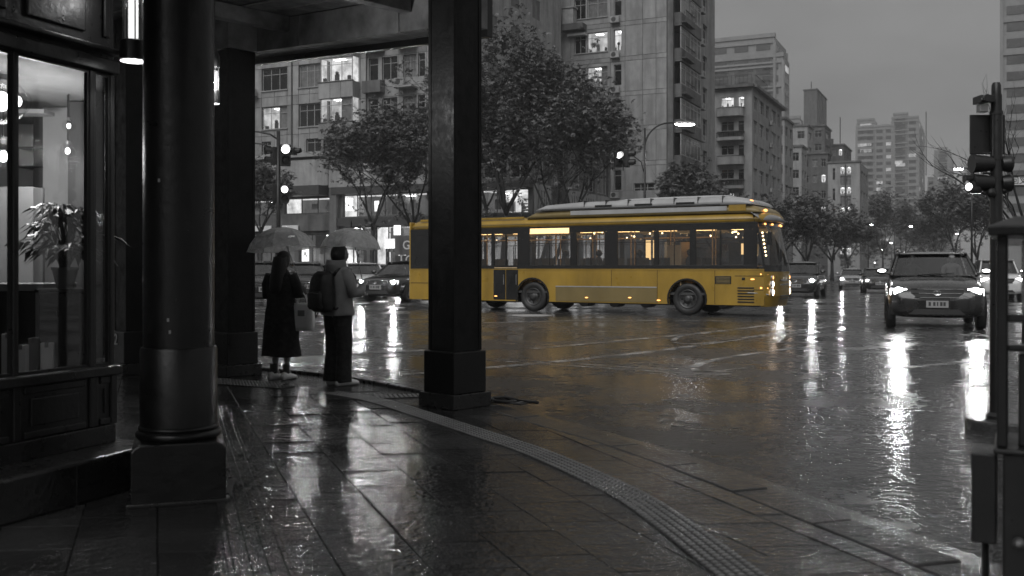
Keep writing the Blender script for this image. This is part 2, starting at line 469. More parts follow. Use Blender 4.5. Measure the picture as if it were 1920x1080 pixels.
# ---- tactile paving: a dotted strip that curves with the kerb and a ribbed strip along the arcade
TP = [(1.33,2.6),(1.02,4.35),(.85,5.32),(.665,6.09),(.2,7.3),(-.24,8.14),(-.79,9.17),(-1.43,10.28),(-2.05,10.95)]
TC = spline(TP, 6); TS = arclen(TC)
dome = MB()
def tactile_tile(C, S, d0, L, w, kind):
    p0, t0 = at_len(C, S, d0 + L/2)
    ang = math.atan2(t0.y, t0.x)
    k = MB()
    a0, b0 = at_len(C, S, d0 + .003); a1, b1 = at_len(C, S, d0 + L - .003)
    nl0, nl1 = Vector((b0.y, -b0.x)), Vector((b1.y, -b1.x))
    k.prism([tuple(q - p0) for q in (a0 - nl0*w/2, a0 + nl0*w/2, a1 + nl1*w/2, a1 - nl1*w/2)], -.01, .004)
    if kind == 'dot':
        k.mi = 1
        for r in range(5):
            for s in range(5):
                f = (r + .5) / 5; q = a0.lerp(a1, f) + (nl0.lerp(nl1, f)) * w * ((s + .5) / 5 - .5) - p0
                k.loft([[(q.x + rr*math.cos(t), q.y + rr*math.sin(t), z) for t in [math.pi*2*x/6 for x in range(6)]] for rr, z in ((.019, .003), (.016, .010), (.009, .012))])
    else:
        for s in range(4):
            f = ((s + .5) / 4 - .5) * w
            e0, e1 = a0.lerp(a1, .04) + nl0*f - p0, a0.lerp(a1, .96) + nl1*f - p0
            sd_ = nl0 * .016
            k.loft([[(*(e0 - sd_), .003), (*(e0 + sd_), .003), (*(e1 + sd_), .003), (*(e1 - sd_), .003)],
                    [(*(e0 - sd_*.6), .009), (*(e0 + sd_*.6), .009), (*(e1 + sd_*.6), .009), (*(e1 - sd_*.6), .009)]])
    o = k.build('tactile_tile', [M['tactile'], M['stud']] if kind == 'dot' else M['slab'], pave); o.location = (p0.x, p0.y, .0015)
d = .3
while d < TS[-1] - .26: tactile_tile(TC, TS, d, .25, .23, 'dot'); d += .25
GC = spline([(-.70,3.3),(-1.09,4.4),(-1.70,6.2),(-2.45,8.4),(-2.95,9.9)], 4); GS = arclen(GC)
d = .0
while d < GS[-1] - .32: tactile_tile(GC, GS, d, .30, .30, 'rib'); d += .30
for PA in ([(-1.45,10.5),(-.95,10.62)], [(-2.55,11.35),(-4.1,12.15)], [(-2.68,11.62),(-4.1,12.38)]):
    C = [Vector(p) for p in PA]; Sx = arclen(C); d = 0
    while d < Sx[-1] - .2: tactile_tile(C, Sx, d, .25, .25, 'dot'); d += .25

# ---- far pavements: in front of the blocks across the junction and along the street going away
DST = Vector((.426, .905)); DFR = Vector((.905, -.427))       # street direction, facade direction of the far blocks
FA = Vector((-10.4, 75.0))                                      # a point on the apartment facade
def farslab(name, poly):
    k = MB(); k.prism(poly, -.13, .03); return tag(k.build(name, M['farpave']), kind='structure')
c0 = FA - DFR*70 - DST*11; c1 = FA + DFR*21 - DST*11
rnd = [c1 + DFR*(7*math.sin(a)) + DST*(7 - 7*math.cos(a)) for a in [R(x) for x in range(0, 91, 10)]]
c2 = rnd[-1] + DST*420
farslab('far_pavement', [tuple(c0)] + [tuple(p) for p in rnd] + [tuple(c2), tuple(c2 - DFR*60), tuple(c0 + DST*60)])
sr = Vector((29, 60)); 
farslab('far_pavement', [tuple(sr), tuple(sr + DST*420), tuple(sr + DST*420 + DFR*60), tuple(sr + DFR*60)])

# ---- road markings: worn white lines, 4 mm sheets
marks = tag(bpy.data.objects.new('road_markings', None), kind='structure'); sc.collection.objects.link(marks)
def stripe(uv, w, name='marking'):
    pts = [Vector(G(u, v, ROAD)) for u, v in uv]
    if len(pts) > 2: pts = spline([tuple(p) for p in pts], 5)
    l, r = offset(pts, w/2), offset(pts, -w/2)
    k = MB(); k.loft([[(a.x, a.y, ROAD + .005), (b.x, b.y, ROAD + .005)] for a, b in zip(l, r)], cap=False, closed=False)
    k.build(name, M['paint'], marks)
stripe([(640, 711), (914, 690), (1227, 659), (1458, 625), (1560, 612)], .22)
stripe([(1000, 654), (1313, 625), (1458, 608)], .2)
stripe([(900, 671), (1265, 694), (1370, 697)], .10)
stripe([(900, 674.5), (1265, 699), (1370, 702)], .10)
stripe([(1300, 688), (1360, 671), (1535, 647)], .16)
stripe([(1300, 690), (1320, 697), (1400, 690)], .12)
stripe([(1262, 641), (1300, 645), (1420, 632), (1520, 622)], .12)
stripe([(1262, 639), (1280, 630), (1330, 625)], .12)
stripe([(1570, 657), (1650, 652)], .38)
stripe([(640, 664), (800, 657)], .3)
stripe([(660, 607), (790, 602)], .35)
stripe([(905, 606), (1120, 601), (1460, 603)], .3)
stripe([(1690, 690), (1850, 676)], .2)
# manhole cover in the road in front of the bus
mx0, my0 = G(997, 592, ROAD)
mh = thing('manhole_cover', 'round pale manhole cover in the road by the bus rear wheel', 'manhole cover', (mx0, my0, ROAD))
k = MB(); k.lathe([(.62, .004), (.62, .016), (.54, .018), (.53, .012)], 32); k.build('rim', M['frame'], mh)
for i in range(-4, 5):
    hw = math.sqrt(max(.01, .5**2 - (i*.11)**2)); k = MB(); k.box(-hw, hw, i*.11 - .035, i*.11 + .035, .012, .02); k.build('rib', M['frame'], mh)
gx, gy = G(925, 752)
mh = thing('drain_cover', 'wet black drain cover at the kerb beside the square pillar', 'drain cover', (gx, gy, .002), R(-30))
k = MB(); k.box(-.03, .42, -.16, .16, .002, .012); k.build('plate', M['metal'], mh, bevel=.004)
for i in range(5): k = MB(); k.box(.02 + i*.075, .06 + i*.075, -.12, .12, .0125, .017); k.build('bar', M['steel'], mh)

# ================================================================== arcade
def square_pillar(name, label, x, y, s, h, rz, base=.55, bs=.44):
    t = thing(name, label, 'pillar', (x, y, 0), rz, 'square arcade pillars')
    k = MB(); k.box(-s/2, s/2, -s/2, s/2, base - .01, h); k.build('shaft', M['pillar'], t, bevel=.012)
    k = MB(); k.box(-bs/2, bs/2, -bs/2, bs/2, .14, base); k.build('base', M['black'], t, bevel=.012)
    k = MB(); b2 = bs/2 + .035; k.box(-b2, b2, -b2, b2, 0, .142); k.build('plinth', M['stonedark'], t, bevel=.008)
    for sx_ in (-1, 1):      # shallow corner strips on the shaft
        for sy_ in (-1, 1):
            k = MB(); a = s/2 - .035
            k.box(sx_*a, sx_*(s/2 + .006), sy_*a, sy_*(s/2 + .006), base + .003, h - .01); k.build('corner_strip', M['pillar'], t, bevel=.003)
    return t
PB = (-.565, 9.86); PL = (-3.56, 12.75)
AR = math.atan2(PL[1]-PB[1], PL[0]-PB[0])
square_pillar('square_pillar', 'tall dark square pillar standing alone at the kerb, hiding the back of the bus', *PB, .362, 4.55, AR)
square_pillar('square_pillar', 'dark square pillar beside the woman in the long black coat', *PL, .37, 4.13, AR)
p3 = square_pillar('square_pillar', 'dark pillar with a small white figure plate, behind the lantern', -4.93, 12.95, .34, 4.6, AR)
k = MB(); k.box(-.05, .05, -.225, -.221, .36, .52); 
fc = bpy.data.curves.new('num', 'FONT'); fc.body = '2'; fc.size = .16; fc.align_x = 'CENTER'; fc.extrude = .002
def text_mesh(body, size, mat, name='lettering', parent=None, T=None, extrude=.004, bold=0):
    c = bpy.data.curves.new(name, 'FONT'); c.body = body; c.size = size; c.align_x = 'CENTER'; c.align_y = 'CENTER'; c.extrude = extrude; c.offset = bold
    tmp = bpy.data.objects.new('tmp', c); sc.collection.objects.link(tmp)
    dg = bpy.context.evaluated_depsgraph_get(); me = bpy.data.meshes.new_from_object(tmp.evaluated_get(dg))
    bpy.data.objects.remove(tmp); bpy.data.curves.remove(c)
    me.materials.clear(); me.materials.append(mat)
    return link(name, me, parent, T)
text_mesh('2', .2, M['white'], 'figure_plate', p3, Matrix.Translation((0, .228, .44)) @ Matrix.Rotation(R(180), 4, 'Z') @ Matrix.Rotation(R(90), 4, 'X'))

# round column close by
cxy = (-2.0, 5.98)
col = thing('round_column', 'thick black round column on a square base, nearest of all', 'column', (*cxy, 0), math.atan2(cxy[1], cxy[0]) - R(90))
k = MB(); prof = [(.205, .86), (.205, 2.2), (.2, 4.6)]
k.lathe(prof, 48); sharp(k.build('shaft', M['black'], col))
k = MB(); k.lathe([(.222, .36), (.222, .875), (.215, .89), (.204, .892)], 48); sharp(k.build('sleeve', M['black'], col))
k = MB(); k.lathe([(.2, .345), (.235, .352), (.246, .368), (.246, .385), (.236, .398), (.224, .402)], 48); k.build('collar', M['black'], col, smooth=True)
k = MB(); k.lathe([(.22, .402), (.231, .407), (.231, .42), (.2225, .428)], 48); k.build('collar', M['black'], col, smooth=True)
k = MB(); ch = .05
k.prism([(-.262, 0), (.262, 0), (.262, .31), (.262 - ch*.4, .335), (.262 - ch, .35), (-.262 + ch, .35), (-.262 + ch*.4, .335), (-.262, .31)], -.262, .262, 'y')
k.build('base', M['black'], col, bevel=.01)
k = MB(); k.box(-.285, .285, -.285, .285, -.005, .022); k.build('footing', M['stonedark'], col, bevel=.008)
k = MB(); 
for dx, dz in ((-.11, 1.86), (-.06, 1.05), (-.05, .98)):
    a = math.asin(dx / .21); k.box(dx - .006, dx + .006, -.214*math.cos(a), -.20*math.cos(a), dz, dz + .02)
k.build('paint_chip', M['steel'], col)

sx0, sy0 = G(427, 932)
t = thing('paper_scrap', 'small wet paper scrap leaning against the base of the round column', 'litter', (sx0, sy0, .0), R(20))
k = MB(); k.loft([[(-.02, .0, .002), (.02, .004, .002), (.02, .006, .004), (-.02, .002, .004)], [(-.002, .03, .06), (.036, .034, .062), (.036, .036, .064), (-.002, .032, .062)], [(.012, .036, .10), (.048, .04, .10), (.048, .042, .102), (.012, .038, .102)]]); k.build('sheet', M['curtain'], t)
hx0, hy0 = G(945, 757)
t = thing('black_hose', 'black hose coiled at the kerb right of the square pillar', 'hose', (hx0, hy0, .0))
k = MB(); k.tube([(-.22, .05, .018), (-.10, .10, .018), (.05, .10, .018), (.12, .03, .018), (.04, -.04, .02), (-.08, -.02, .02), (-.12, .05, .05), (.0, .12, .05), (.18, .06, .018), (.34, -.06, .018)], .016, 8); k.build('coil', M['metal'], t, smooth=True)
# canopy: outer beam over the pillars, plank ceiling, bracket
can = thing('arcade_canopy', 'plank-ceilinged arcade canopy with a mouldy outer beam over the pillars', 'canopy', (0, 0, 0))
A_, B_ = Vector(PL), Vector(PB); dr = (B_ - A_).normalized(); nrm = Vector((dr.y, -dr.x))   # nrm: to the street? fixed below
if nrm.y < 0: nrm = -nrm
Lab = (B_ - A_).length
def cz(s): return 4.12 - (4.12 - 3.80) * min(s, Lab + .2) / Lab
def beam_piece(name, s0, s1, n0, n1, dz0, dz1, mat):
    k = MB(); rings = []
    for s in (s0, s1):
        p = A_ + dr*s; a, b = p + nrm*n0, p + nrm*n1; z = cz(s)
        rings.append([(a.x, a.y, z+dz0), (b.x, b.y, z+dz0), (b.x, b.y, z+dz1), (a.x, a.y, z+dz1)])
    k.loft(rings); return k.build(name, mat, can, bevel=.006)
sp = [-7.5, -5.4, -3.2, -1.1, 1.15, 3.05, Lab - .1]
for s0, s1 in zip(sp, sp[1:]): beam_piece('beam', s0 + .006, s1 - .006, .20, .56, .03, .40, M['beam'])
beam_piece('cross_beam', -7.4, .24, -.22, .194, .02, .396, M['beam'])
beam_piece('gutter_board', -7.5, Lab - .12, .565, .65, -.04, .42, M['metal'])
# plank ceiling: boards run parallel to the beam
for i in range(28):
    n1 = .19 - i*.30
    beam_piece('ceiling_plank', -7.5 + random.uniform(-.2, .2), Lab + .1 - 1.98*min(0, n1), n1 - .292, n1, .40 + random.uniform(0, .012), .43, M['plank'])
k = MB(); 
# roof deck over everything
pd = []
for s, n in ((-7.6, .66), (Lab - .1, .66), (Lab + .3, .0), (Lab + .3 + 1.98*8.2, -8.2), (-7.6, -8.2)):
    p = A_ + dr*s + nrm*n; pd.append((p.x, p.y, cz(s) + .445))
k.loft([pd, [(x, y, z + .12) for x, y, z in pd]]); k.build('roof_deck', M['metal'], can)
for s in (-1.6, .9, 3.2):    # cross joists
    k = MB(); rings = []
    for n in (.19, -7.8):
        a = A_ + dr*(s-.07) + nrm*n; b = A_ + dr*(s+.07) + nrm*n; z = cz(s)
        rings.append([(a.x, a.y, z+.22), (b.x, b.y, z+.22), (b.x, b.y, z+.398), (a.x, a.y, z+.398)])
    k.loft(rings); k.build('joist', M['plank'], can, bevel=.006)
ed = Vector((.33, -.944)); en = Vector((.944, .33)); e0 = B_ + dr*.2
k = MB(); k.loft([[tuple((e0 + ed*q + en*w).to_3d() + Vector((0, 0, cz(9) + .27 + dz))) for w, dz in ((-.30, .0), (.05, .0), (.05, .44), (-.30, .44))] for q in (.02, 9.5)]); k.build('edge_beam', M['beam'], can, bevel=.006)
# ---- lanterns
def lantern(label, x, y, z0, r, wall, tall=.62):
    t = thing('hanging_lantern', label, 'lantern', (x, y, z0), 0, 'cylinder lanterns of the arcade')
    k = MB(); k.lathe([(r, 0), (r, .12), (r*.94, .124), (r*.9, .12), (r*.9, .02), (r*.94, 0)], 28); sharp(k.build('lower_ring', M['metal'], t))
    k = MB(); k.lathe([(r*.93, -.003), (.002, -.006)], 28, cap=False); k.build('diffuser', M['lant'], t)
    k = MB(); k.lathe([(r*.76, .124), (r*.76, tall)], 28, cap=False); k.build('glass', M['pane'], t, smooth=True)
    for a in range(0, 360, 60):
        k = MB(); k.cyl((r*.8*math.cos(R(a)), r*.8*math.sin(R(a)), .12), (r*.8*math.cos(R(a)), r*.8*math.sin(R(a)), tall), .0045, n=6); k.build('bar', M['metal'], t)
    k = MB(); k.lathe([(.028, .12), (.030, .16), (.030, tall*.9), (.01, tall*.92)], 12); k.build('tube_lamp', M['lanttube'], t)
    k = MB(); k.lathe([(r, tall), (r, tall + .1), (r*.5, tall + .16), (.02, tall + .18)], 28); sharp(k.build('cap', M['metal'], t))
    w = Vector((wall[0]-x, wall[1]-y, 0)); wn_ = w.normalized()
    for zz in (.075, tall + .06):
        k = MB(); k.cyl(tuple(wn_*r*.95 + Vector((0,0,zz))), tuple(w + Vector((0,0,zz))), .012, n=8); k.build('bracket_arm', M['metal'], t)
    return t
M['lant'] = em('lantern_diffuser', 4.5, sample=True)
M['lanttube'] = em('lantern_tube', 1.1, sample=False)
lx, ly = X_(250, 6.25), 6.25
lantern('glass cylinder lantern lit white underneath, beside the shop corner', lx, ly, Z_(114, 6.25), .083, (-2.60, 6.42))
l2 = lantern('small lit lantern peeping out behind the black round column', X_(402, 9.4), 9.4, Z_(194, 9.4), .05, (X_(402, 9.4) - .25, 9.6), .34)
k = MB(); k.cyl((0, 0, .5), (0, 0, 2.75 - .0), .006, n=6); k.build('hanging_rod', M['metal'], l2)
pl = bpy.data.lights.new('lantern_tube_light', 'POINT'); pl.energy = 80; pl.shadow_soft_size = .05
po = bpy.data.objects.new('lantern_tube_light', pl); sc.collection.objects.link(po); po.location = (X_(402, 9.4), 9.33, Z_(194, 9.4) + .2)
sp_ = bpy.data.lights.new('lantern_light', 'SPOT'); sp_.energy = 16; sp_.spot_size = R(130); sp_.spot_blend = .7; sp_.shadow_soft_size = .06
so = bpy.data.objects.new('lantern_light', sp_); sc.collection.objects.link(so); so.location = (lx, ly, Z_(114, 6.25) - .02)
pl = bpy.data.lights.new('lantern_tube_light', 'POINT'); pl.energy = 3; pl.shadow_soft_size = .05
po = bpy.data.objects.new('lantern_tube_light', pl); sc.collection.objects.link(po); po.location = (lx + .05, ly - .05, Z_(114, 6.25) + .4)

# ================================================================== corner shop
CS = Vector((-2.58, 6.4)); rzs = math.atan2(.93, .368)
shop = thing('corner_shop', 'dark wood-panelled corner shop with a lit display window, at the left edge', 'shop', (CS.x, CS.y, 0), rzs)
# local x: along the window wall (0 at the corner, negative towards the camera), local y: into the shop
ZB, ZS, ZH = .25, .73, 2.60
LX0 = -4.2
def sbox(name, x0, x1, y0, y1, z0, z1, mat=None, bevel=.006, parent=None):
    k = MB(); k.box(x0, x1, y0, y1, z0, z1); return k.build(name, mat or M['wood'], parent or shop, bevel=bevel)
k = MB()   # stone step with a rounded corner
arc = [(.06 + .20*math.cos(a) - .08, .10 - .32*math.cos(a*.0) + .32 - .32*math.sin(a) - .22) for a in []]
step = [(LX0, -.34)] + [(-.16 + .26*math.sin(a), -.08 - .26*math.cos(a)) for a in [R(x) for x in range(0, 100, 10)]] + [(.10, .6), (LX0, .6)]
k.prism(step, -.005, ZB); k.build('step', M['stonedark'], shop, bevel=.02)
for x in (-3.6, -3.0, -2.4, -1.8, -1.2, -.62):
    sbox('step_joint', x, x + .006, -.3425, -.33, 0, ZB - .02, M['joint'], 0)
sbox('skirting', LX0, .0, -.045, .06, ZB, ZB + .115, M['stonedark'])
sbox('dado', LX0, -.005, -.02, .06, ZB + .115, ZS - .05)
posts = [(-.768, -.738), (-.195, -.150), (-.020, .012), (-1.50, -1.44), (-2.3, -2.24), (-3.1, -3.04), (-3.9, -3.84)]
for a, b in posts:
    sbox('post', a, b, -.022, .032, ZS, ZH + .0, bevel=.006)
    sbox('dado_stile', a - .01, b + .01, -.036, .0, ZB + .117, ZS - .052, bevel=.006)
for a, b in ((-.70, -.24), (-.12, -.035), (-1.42, -.81), (-2.22, -1.52)):   # raised panel mouldings in the dado
    sbox('dado_rail', a, b, -.034, -.018, ZS - .10, ZS - .055); sbox('dado_rail', a, b, -.034, -.018, ZB + .12, ZB + .16)
    sbox('dado_panel', a + .05, b - .05, -.030, -.018, ZB + .19, ZS - .13, bevel=.01)
sbox('sill', LX0, .03, -.075, .09, ZS - .05, ZS + .012, bevel=.01)
sbox('head_rail', LX0, .02, -.06, .08, ZH, ZH + .09, bevel=.01)
sbox('fascia', LX0, .0, -.025, .06, ZH + .09, 4.4)
sbox('fascia_cornice', LX0, .03, -.095, .06, ZH + .12, ZH + .155, bevel=.01)
for a, b in ((-1.40, -.80), (-.72, -.22), (-.13, -.02), (-2.2, -1.5)):
    sbox('fascia_panel', a + .03, b - .03, -.045, -.024, ZH + .22, ZH + .62, bevel=.012)
    sbox('fascia_panel', a + .03, b - .03, -.045, -.024, ZH + .70, ZH + 1.25, bevel=.012)
for a, b in ((-3.84, -3.1), (-3.04, -2.3), (-2.24, -1.50), (-1.44, -.768), (-.738, -.195), (-.150, -.020)):
    k = MB(); k.box(a - .005, b + .005, .010, .016, ZS + .008, ZH + .005); pn = k.build('window_pane', M['pane'], shop)
    for n_, (x0, x1, z0, z1) in enumerate(((a, a + .014, ZS + .012, ZH), (b - .014, b, ZS + .012, ZH), (a + .014, b - .014, ZS + .012, ZS + .03), (a + .014, b - .014, ZH - .02, ZH))):
        k = MB(); k.box(x0, x1, -.012, .0095, z0, z1); k.build('window_frame', M['metal'], pn)
# rear wall running back from the corner, floor, ceiling, inner walls
rd = Vector((-.44, 1)).normalized(); ang = math.atan2(rd.y, rd.x) - rzs
Trw = Matrix.Translation((.0, .02, 0)) @ Matrix.Rotation(ang, 4, 'Z')
k = MB(Trw); k.box(.0, 6.5, .0, .08, 0, .72); k.box(0, 6.5, 0, .08, 2.62, 4.4); k.box(.75, 6.5, 0, .08, .72, 2.62); k.build('side_wall', M['wood'], shop, bevel=.006)
k = MB(Trw); k.box(.03, .75, .03, .036, .72, 2.62); k.build('window_pane', M['pane'], shop)
k = MB(); k.prism([(LX0, .08), (-.02, .08), (3.4, 3.6), (3.4, 5.2), (LX0, 5.2)], ZB - .02, ZB + .02); k.build('shop_floor', M['stonedark'], shop)
M['shopwall'] = pm('shop_plaster', .34, .7, var=.15, vs=2)
M['shopceil'] = pm('shop_ceiling', .22, .7, var=.2, vs=2)
k = MB(); k.prism([(LX0, .08), (-.02, .08), (3.4, 3.6), (3.4, 5.2), (LX0, 5.2)], ZH + .16, ZH + .2); k.build('shop_ceiling', M['shopceil'], shop)
k = MB(); k.box(LX0, 3.4, 5.2, 5.3, ZB, ZH + .2); k.box(LX0 - .1, LX0, .08, 5.3, ZB, ZH + .2); k.build('back_wall', M['shopwall'], shop)
SP = lambda u, y: (X_(u, y), y)
RS = Matrix.Rotation(-rzs, 4, 'Z')
def inshop(u, y): return RS @ (Vector((X_(u, y) - CS.x, y - CS.y, 0)))
SW0 = Matrix.Rotation(-rzs, 4, 'Z') @ Matrix.Translation((-CS.x, -CS.y, 0))      # world -> shop local
# a pale partition, dark bookcase and a shelf wall, built in world space and brought into the shop's frame
def wbox(name, u0, u1, y, dep, z0, z1, mat, bevel=.004, parent=shop):
    k = MB(SW0 if parent is shop else None); k.box(X_(u0, y), X_(u1, y), y, y + dep, z0, z1); return k.build(name, mat, parent, bevel=bevel)
wbox('partition', 80, 128, 8.6, .12, ZB + .02, ZH + .15, M['shopwall'])
wbox('partition', -60, 63, 9.6, .10, ZB + .02, ZH + .15, M['shopwall'])
wbox('partition_post', 127, 157, 8.3, .2, ZB + .02, ZH + .15, M['framed'])
wbox('ceiling_beam', -60, 82, 8.2, .2, Z_(212, 8.2), Z_(204, 8.2), M['shopwall'])
wbox('pilaster', 62, 82, 8.9, .1, ZB + .02, ZH + .15, M['framed'])
for i, vz in enumerate((275, 310, 348)): wbox('shelf_board', 30, 80, 8.8, .28, Z_(vz + 3, 8.8), Z_(vz, 8.8), M['framed'])
wbox('low_screen', -40, 62, 8.05, .05, ZB + .02, Z_(350, 8.05), M['shopwall'])
wbox('low_screen', 62, 80, 7.9, .04, ZB + .02, Z_(352, 7.9), M['concd'])

# shop furnishings are things of their own
bk = thing('display_counter', 'dark wooden counter with a pale top behind the shop window', 'counter', (X_(62, 7.3), 7.3, ZB + .02))
k = MB(); k.box(-.36, .16, -.2, .3, 0, Z_(545, 7.3) - ZB - .02); k.build('cabinet', M['wood'], bk, bevel=.01)
k = MB(); k.box(-.38, .18, -.22, .32, Z_(545, 7.3) - ZB - .018, Z_(536, 7.3) - ZB); k.build('top', M['shopwall'], bk, bevel=.006)
k = MB(); k.box(.12, .15, -.215, -.201, .02, Z_(545, 7.3) - ZB - .03); k.build('corner_trim', M['shopwall'], bk)
for i, (u0, u1, va, vb) in enumerate(((34, 52, 690, 652), (56, 72, 690, 640), (78, 100, 690, 650), (4, 24, 690, 634))):
    bx_ = thing('carton', ['white carton at the foot of the shop counter, leftmost inside the wide pane', 'taller grey carton among the boxes under the shop counter', 'white carton under the potted plant inside the shop', 'pale carton in the shop pane at the picture edge'][i], 'carton', (X_((u0+u1)/2, 6.75 + .05*i), 6.75 + .05*i, ZB + .02), R(8*i), 'cartons inside the shop window')
    hw = (u1-u0)/2/FPX*6.8
    z1 = Z_(vb, 6.75)
    k = MB(); k.box(-hw, hw, -hw, hw, 0, z1 - ZB); k.build('box_body', [M['white'], M['curtain'], M['white'], M['shopwall']][i], bx_, bevel=.004)
    k = MB(); k.box(-.012, .012, -hw - .001, hw + .001, z1 - ZB - .03, z1 - ZB + .002); k.build('tape', M['curtain'], bx_)
ch_ = thing('shop_stool', 'dark round stool in front of the shop counter', 'stool', (X_(128, 7.15), 7.15, ZB + .02))
k = MB(); k.lathe([(.02, .38), (.13, .38), (.14, .40), (.13, .43), (.02, .44)], 20); k.build('seat', M['wood'], ch_)
for a in (45, 135, 225, 315):
    k = MB(); k.cyl((.08*math.cos(R(a)), .08*math.sin(R(a)), .38), (.12*math.cos(R(a)), .12*math.sin(R(a)), 0), .012, n=8); k.build('leg', M['wood'], ch_)
# potted plant in the window
def leafy_plant(label, x, y, z, hgt, spread, seed, n=46):
    rnd_ = random.Random(seed)
    t = thing('potted_plant', label, 'plant', (x, y, z))
    k = MB(); k.lathe([(.055, 0), (.085, .13), (.092, .13), (.092, .15), (.08, .15), (.078, .13), (.01, .125)], 20); sharp(k.build('pot', M['concd'], t))
    st = MB()
    for i in range(n):
        a = rnd_.uniform(0, 6.283); h = rnd_.uniform(.25, 1) * hgt; r = spread * rnd_.uniform(.25, 1) * (1 - .5*(h/hgt)**2)
        b0 = Vector((rnd_.uniform(-.03, .03), rnd_.uniform(-.03, .03), .12)); b1 = Vector((r*.5*math.cos(a), r*.5*math.sin(a), .12 + h))
        tip = Vector((r*1.1*math.cos(a), r*1.1*math.sin(a), .12 + h*.92))
        st.tube([b0, b0.lerp(b1, .55) + Vector((0, 0, .02)), b1, tip], [.004, .0035, .003, .002], 5)
        for q in range(5):                    # drooping leaflets
            la = a + (q - 2)*.55 + rnd_.uniform(-.2, .2); L = rnd_.uniform(.10, .17); base = b1.lerp(tip, rnd_.random())
            dv = Vector((math.cos(la), math.sin(la), rnd_.uniform(-.5, .15))); sd2 = Vector((-dv.y, dv.x, 0)).normalized() * L * .17
            m_ = base + dv*L*.45; e = base + dv*L + Vector((0, 0, -L*.35))
            f = MB(); f.add([base, m_ - sd2 + Vector((0,0,-.006)), e, m_ + sd2 + Vector((0,0,-.006)), m_ + Vector((0,0,.004))], [(0,1,4), (1,2,4), (2,3,4), (3,0,4)])
            f.build('leaf', M['leafplant'], t)
    st.build('stems', M['bark'], t)
    return t
M['leafplant'] = pm('houseplant_leaf', .018, .35, var=.4, vs=6)
ty = 7.0
pz = Z_(541, ty)
sbx = thing('plant_stand', 'dark block stand that carries the potted plant in the shop', 'stand', (X_(122, ty), ty, ZB + .02))
k = MB(); k.box(-.13, .16, -.12, .14, 0, pz - ZB - .045); k.build('block', M['wood'], sbx, bevel=.01)
k = MB(); k.box(-.15, .18, -.14, .16, pz - ZB - .044, pz - ZB - .021); k.build('top', M['wood'], sbx, bevel=.005)
leafy_plant('bushy potted plant with drooping leaves in the shop window', X_(122, ty), ty, pz, .50, .36, 3, 54)
# globe pendants, string of bulbs, ceiling spot
M['globe'] = glassy('globe_glass', .97, .01, .01, ior=1.18)
M['bulb'] = em('bulb_glow', 7, sample=False)
M['filament'] = em('filament_glow', 14, sample=False)
def pendant(label, u, v, y, r, zt=ZH + .16):
    t = thing('globe_pendant', label, 'pendant lamp', (X_(u, y), y, Z_(v, y)), 0, 'bulb lamps inside the shop')
    k = MB(); k.ball((0, 0, 0), r, 20, 12); k.build('globe', M['globe'], t, smooth=True)
    k = MB(); k.ball((0, 0, 0), (r*.30, r*.30, r*.42), 12, 8); k.build('bulb', M['bulb'], t, smooth=True)
    k = MB(); k.cyl((0, 0, r*.9), (0, 0, r*1.35), r*.3, n=12); k.build('cap', M['steel'], t)
    k = MB(); k.cyl((0, 0, r*1.3), (0, 0, zt - Z_(v, y)), .005, n=6); k.build('cord', M['metal'], t)
pendant('large clear globe pendant lamp glowing at the picture edge inside the shop', 4, 190, 7.2, .17)
pendant('clear globe pendant half hidden by the shop window post', 33, 190, 7.9, .105)
pendant('upper bulb of the two hanging by the dark shop partition post', 129, 236, 8.0, .05)
pendant('lower bulb of the two hanging by the dark shop partition post', 127, 283, 8.05, .06)
pendant('low glowing bulb at the picture edge inside the shop', 6, 293, 7.8, .11)
t = thing('ceiling_spot', 'small ceiling spotlight at the top of the shop window', 'spotlight', (X_(61, 7.4), 7.4, Z_(133, 7.4)))
k = MB(); k.lathe([(.05, 0), (.045, .07), (.02, .08)], 16); k.build('can', M['white'], t)
k = MB(); k.lathe([(.044, .002), (.002, .003)], 16, cap=False); k.build('lens', M['bulb'], t)
k = MB(); k.cyl((0, 0, .07), (0, 0, ZH + .16 - Z_(133, 7.4)), .012, n=8); k.build('stem', M['white'], t)
for u, y, e in ((61, 7.4, 14), (10, 7.4, 15), (128, 7.9, 8)):
    pl = bpy.data.lights.new('shop_light', 'POINT'); pl.energy = e; pl.shadow_soft_size = .12
    po = bpy.data.objects.new('shop_light', pl); sc.collection.objects.link(po); po.location = (X_(u, y) + .02, y - .12, 2.22)

